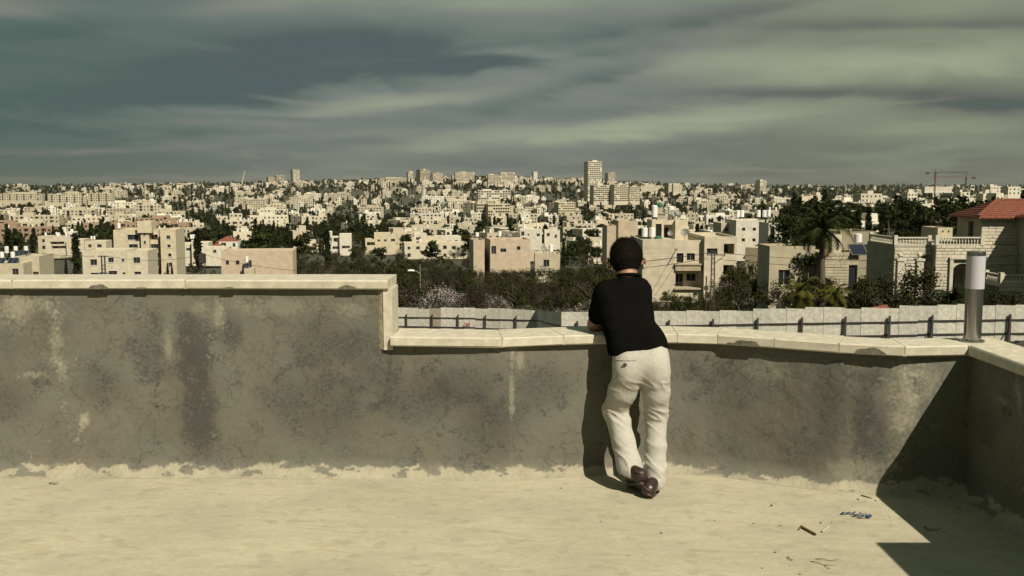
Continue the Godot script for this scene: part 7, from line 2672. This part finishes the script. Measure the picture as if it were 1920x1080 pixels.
# ------------------------------------------------------------------ the town on the slopes
func make_town() -> void:
	var r := RandomNumberGenerator.new()
	r.seed = 4242
	var wood := noise(601, 0.0022, 3)
	var tones := [["cream", Color(0.499, 0.448, 0.336)], ["pale", Color(0.546, 0.505, 0.394)], ["beige", Color(0.421, 0.368, 0.264)], ["tan", Color(0.403, 0.364, 0.269)], ["cream", Color(0.479, 0.425, 0.309)], ["white", Color(0.584, 0.552, 0.461)]]
	var far := MB.new()
	var far_panes := MB.new()
	var far_tanks := MB.new()
	var own := 0
	var grid := {}
	var list := []
	for tries in 9000:
		var az := deg_to_rad(r.randf_range(-30.0, 30.0))
		var d := 300.0 + 3700.0 * pow(r.randf(), 1.25)
		var x := sin(az) * d
		var z := -cos(az) * d
		var wd := wood.get_noise_2d(x, z)
		var azd := rad_to_deg(az)
		var forest := 0.24 - 0.34 * smoothstep(7.0, 13.0, azd) * smoothstep(1500.0, 2200.0, d) - 0.1 * smoothstep(-12.0, -20.0, azd) * smoothstep(2200.0, 2600.0, d)
		if wd > forest: continue
		if d < 760.0 and azd < -9.0 and r.randf() < 0.93: continue
		if d < 450.0 and r.randf() < 0.7: continue
		var key := Vector2i(int(x / 21.0), int(z / 24.0)) if d < 900.0 else Vector2i(int(x / 24.0) + 5000, int(z / 38.0))
		if grid.has(key): continue
		if d < 900.0:
			x = (key.x + 0.5) * 21.0 + r.randf_range(-2.5, 2.5)
			z = (key.y - 0.5) * 24.0 + r.randf_range(-2.5, 2.5)
		else:
			x = (key.x - 5000 + 0.5) * 24.0 + r.randf_range(-4.0, 4.0)
			z = (key.y - 0.5) * 38.0 + r.randf_range(-4.0, 4.0)
		if not free_of_houses(x, z, 8.0): continue
		grid[key] = true
		list.append([d, x, z])
		if list.size() >= 1500: break
	list.sort_custom(func(a: Array, b: Array) -> bool: return a[0] < b[0])
	for q in list:
		var d: float = q[0]
		var x: float = q[1]
		var z: float = q[2]
		var y := land(x, z)
		var c: Array = tones[r.randi() % tones.size()]
		var v := r.randf_range(0.9, 1.08)
		var tone := Color(c[1].r * v, c[1].g * v, c[1].b * v)
		var w := r.randf_range(7.0, 13.0)
		var dep := r.randf_range(7.0, 10.0)
		var st := r.randi_range(1, 3) if r.randf() < 0.7 else 4
		if r.randf() < 0.13: w = r.randf_range(20.0, 40.0); st = r.randi_range(3, 5)
		if d < 420.0: st = r.randi_range(1, 2)
		if d < 800.0: st = mini(st, 3)
		var turn := 0.28 + 1.1 * wood.get_noise_2d(x * 1.3 + 900.0, z * 1.3) + r.randf_range(-0.05, 0.05)
		if own < 215 and d < 1400.0:
			own += 1
			var size: String = ["low", "low", "two-storey", "three-storey", "four-storey", "five-storey"][st]
			var zone := "on the valley floor" if d < 650.0 else "on the middle slope" if d < 1000.0 else "on the far slope"
			var long := "long " if w > 20.0 else ""
			city_house("town_house" if w < 20.0 else "town_block", "%s%s %s stone building with a flat roof %s" % [long, size, c[0], zone], "building", "flat-roofed town buildings " + zone, Vector3(x, y, z), turn, w, dep, st, maxi(2, int(w / 3.4)), 3.0, tone, r)
		else:
			var basis := Basis(Vector3.UP, turn)
			var o := Vector3(x, y, z)
			var h := st * 3.0 + 0.6
			far.paint(tone)
			far.obox(o + basis * Vector3(0, h / 2 - 2, -dep / 2), basis * Vector3(w / 2, 0, 0), Vector3(0, h / 2 + 2, 0), basis * Vector3(0, 0, dep / 2), false)
			if r.randf() < 0.75:
				var sw := w * r.randf_range(0.2, 0.5)
				far.obox(o + basis * Vector3(r.randf_range(-0.25, 0.25) * w, h + 1.0, -dep * 0.5), basis * Vector3(sw / 2, 0, 0), Vector3(0, r.randf_range(0.9, 1.5), 0), basis * Vector3(0, 0, dep * 0.25), false)
			var nb := maxi(2, int(w / (3.6 if d < 2200.0 else 5.0)))
			for f in st:
				for k in nb:
					if r.randf() < 0.15: continue
					var cx := ((k + 0.5) / nb - 0.5) * w
					var ww := r.randf_range(0.6, 1.1) * (1.0 if d < 2200.0 else 1.5)
					var p := o + basis * Vector3(cx, f * 3.0 + 1.6, 0.06)
					far_panes.quad(p + basis * Vector3(-ww, -0.7, 0), p + basis * Vector3(ww, -0.7, 0), p + basis * Vector3(ww, 0.7, 0), p + basis * Vector3(-ww, 0.7, 0))
			for k in r.randi_range(0, 3):
				far_tanks.obox(o + basis * Vector3(r.randf_range(-0.45, 0.45) * w, h + 0.8, -r.randf_range(0.1, 0.9) * dep), basis * Vector3(0.55, 0, 0), Vector3(0, 0.9, 0), basis * Vector3(0, 0, 0.55), false)
	var t := Node3D.new()
	t.name = "distant_houses"
	add_child(t)
	tag(t, "mass of small stone houses covering the farthest slopes", "houses", "", "stuff")
	stuff(build("wall", far, M.town, t))
	stuff(build("window_panes", far_panes, M.glass_dark, t))
	stuff(build("water_tank", far_tanks, M.white_paint, t))
	print("town houses ", list.size(), " own ", own)
	# trees between them
	var spots := []
	for tries in 20000:
		var az := deg_to_rad(r.randf_range(-30.0, 30.0))
		var d := 300.0 + 3900.0 * pow(r.randf(), 1.35)
		var x := sin(az) * d
		var z := -cos(az) * d
		var wd := wood.get_noise_2d(x, z)
		var azd := rad_to_deg(az)
		var forest := 0.24 - 0.34 * smoothstep(7.0, 13.0, azd) * smoothstep(1500.0, 2200.0, d) - 0.1 * smoothstep(-12.0, -20.0, azd) * smoothstep(2200.0, 2600.0, d)
		var dense := 1.0 if wd > forest else 0.62
		if r.randf() > dense: continue
		if d < 700.0 and not free_of_houses(x, z, 0.5): continue
		if d < 500.0 and azd < 6.0 and r.randf() < 0.93: continue
		spots.append([d, x, z])
		if spots.size() >= 8500: break
	spots.sort_custom(func(a: Array, b: Array) -> bool: return a[0] < b[0])
	var fk := ["far_pine", "far_cypress", "far_olive"]
	var lists := {}
	for k in spots.size():
		var q: Array = spots[k]
		var p := r.randf()
		var kk: int = 0 if p < 0.5 else 1 if p < 0.72 else 2
		var h := [r.randf_range(7.0, 12.5), r.randf_range(8.0, 14.0), r.randf_range(4.5, 7.5)][kk] as float
		var at := Vector3(q[1], land(q[1], q[2]) - 0.2, q[2])
		if k < 260:
			var lb: String = ["dark pine between the town houses of the valley", "dark narrow cypress between the town houses of the valley", "low dark olive tree between the town houses of the valley"][kk]
			tree_node(fk[kk], k, at, h / 5.0, r.randf() * TAU, lb, ["pines in the valley town", "cypresses in the valley town", "olive trees in the valley town"][kk], ["pine_tree", "cypress_tree", "olive_tree"][kk])
		else:
			var id: String = "%d_%d" % [kk, k % 3]
			if not lists.has(id): lists[id] = []
			lists[id].append(Transform3D(Basis(Vector3.UP, r.randf() * TAU).scaled(Vector3.ONE * h / 5.0 * (1.0 if q[0] < 2000.0 else 1.25)), at))
	var wd2 := Node3D.new()
	wd2.name = "distant_woods"
	add_child(wd2)
	tag(wd2, "dark mass of pines and cypresses spread over the distant slopes", "woods", "", "stuff")
	for id in lists:
		var mm := MultiMesh.new()
		mm.transform_format = MultiMesh.TRANSFORM_3D
		mm.mesh = kinds[fk[int(id[0])]][int(id[2])][1]
		mm.instance_count = lists[id].size()
		for k in lists[id].size(): mm.set_instance_transform(k, lists[id][k])
		var o := MultiMeshInstance3D.new()
		o.name = "tree_crowns"
		o.multimesh = mm
		o.material_override = M.leaf
		wd2.add_child(o, true)
		stuff(o)
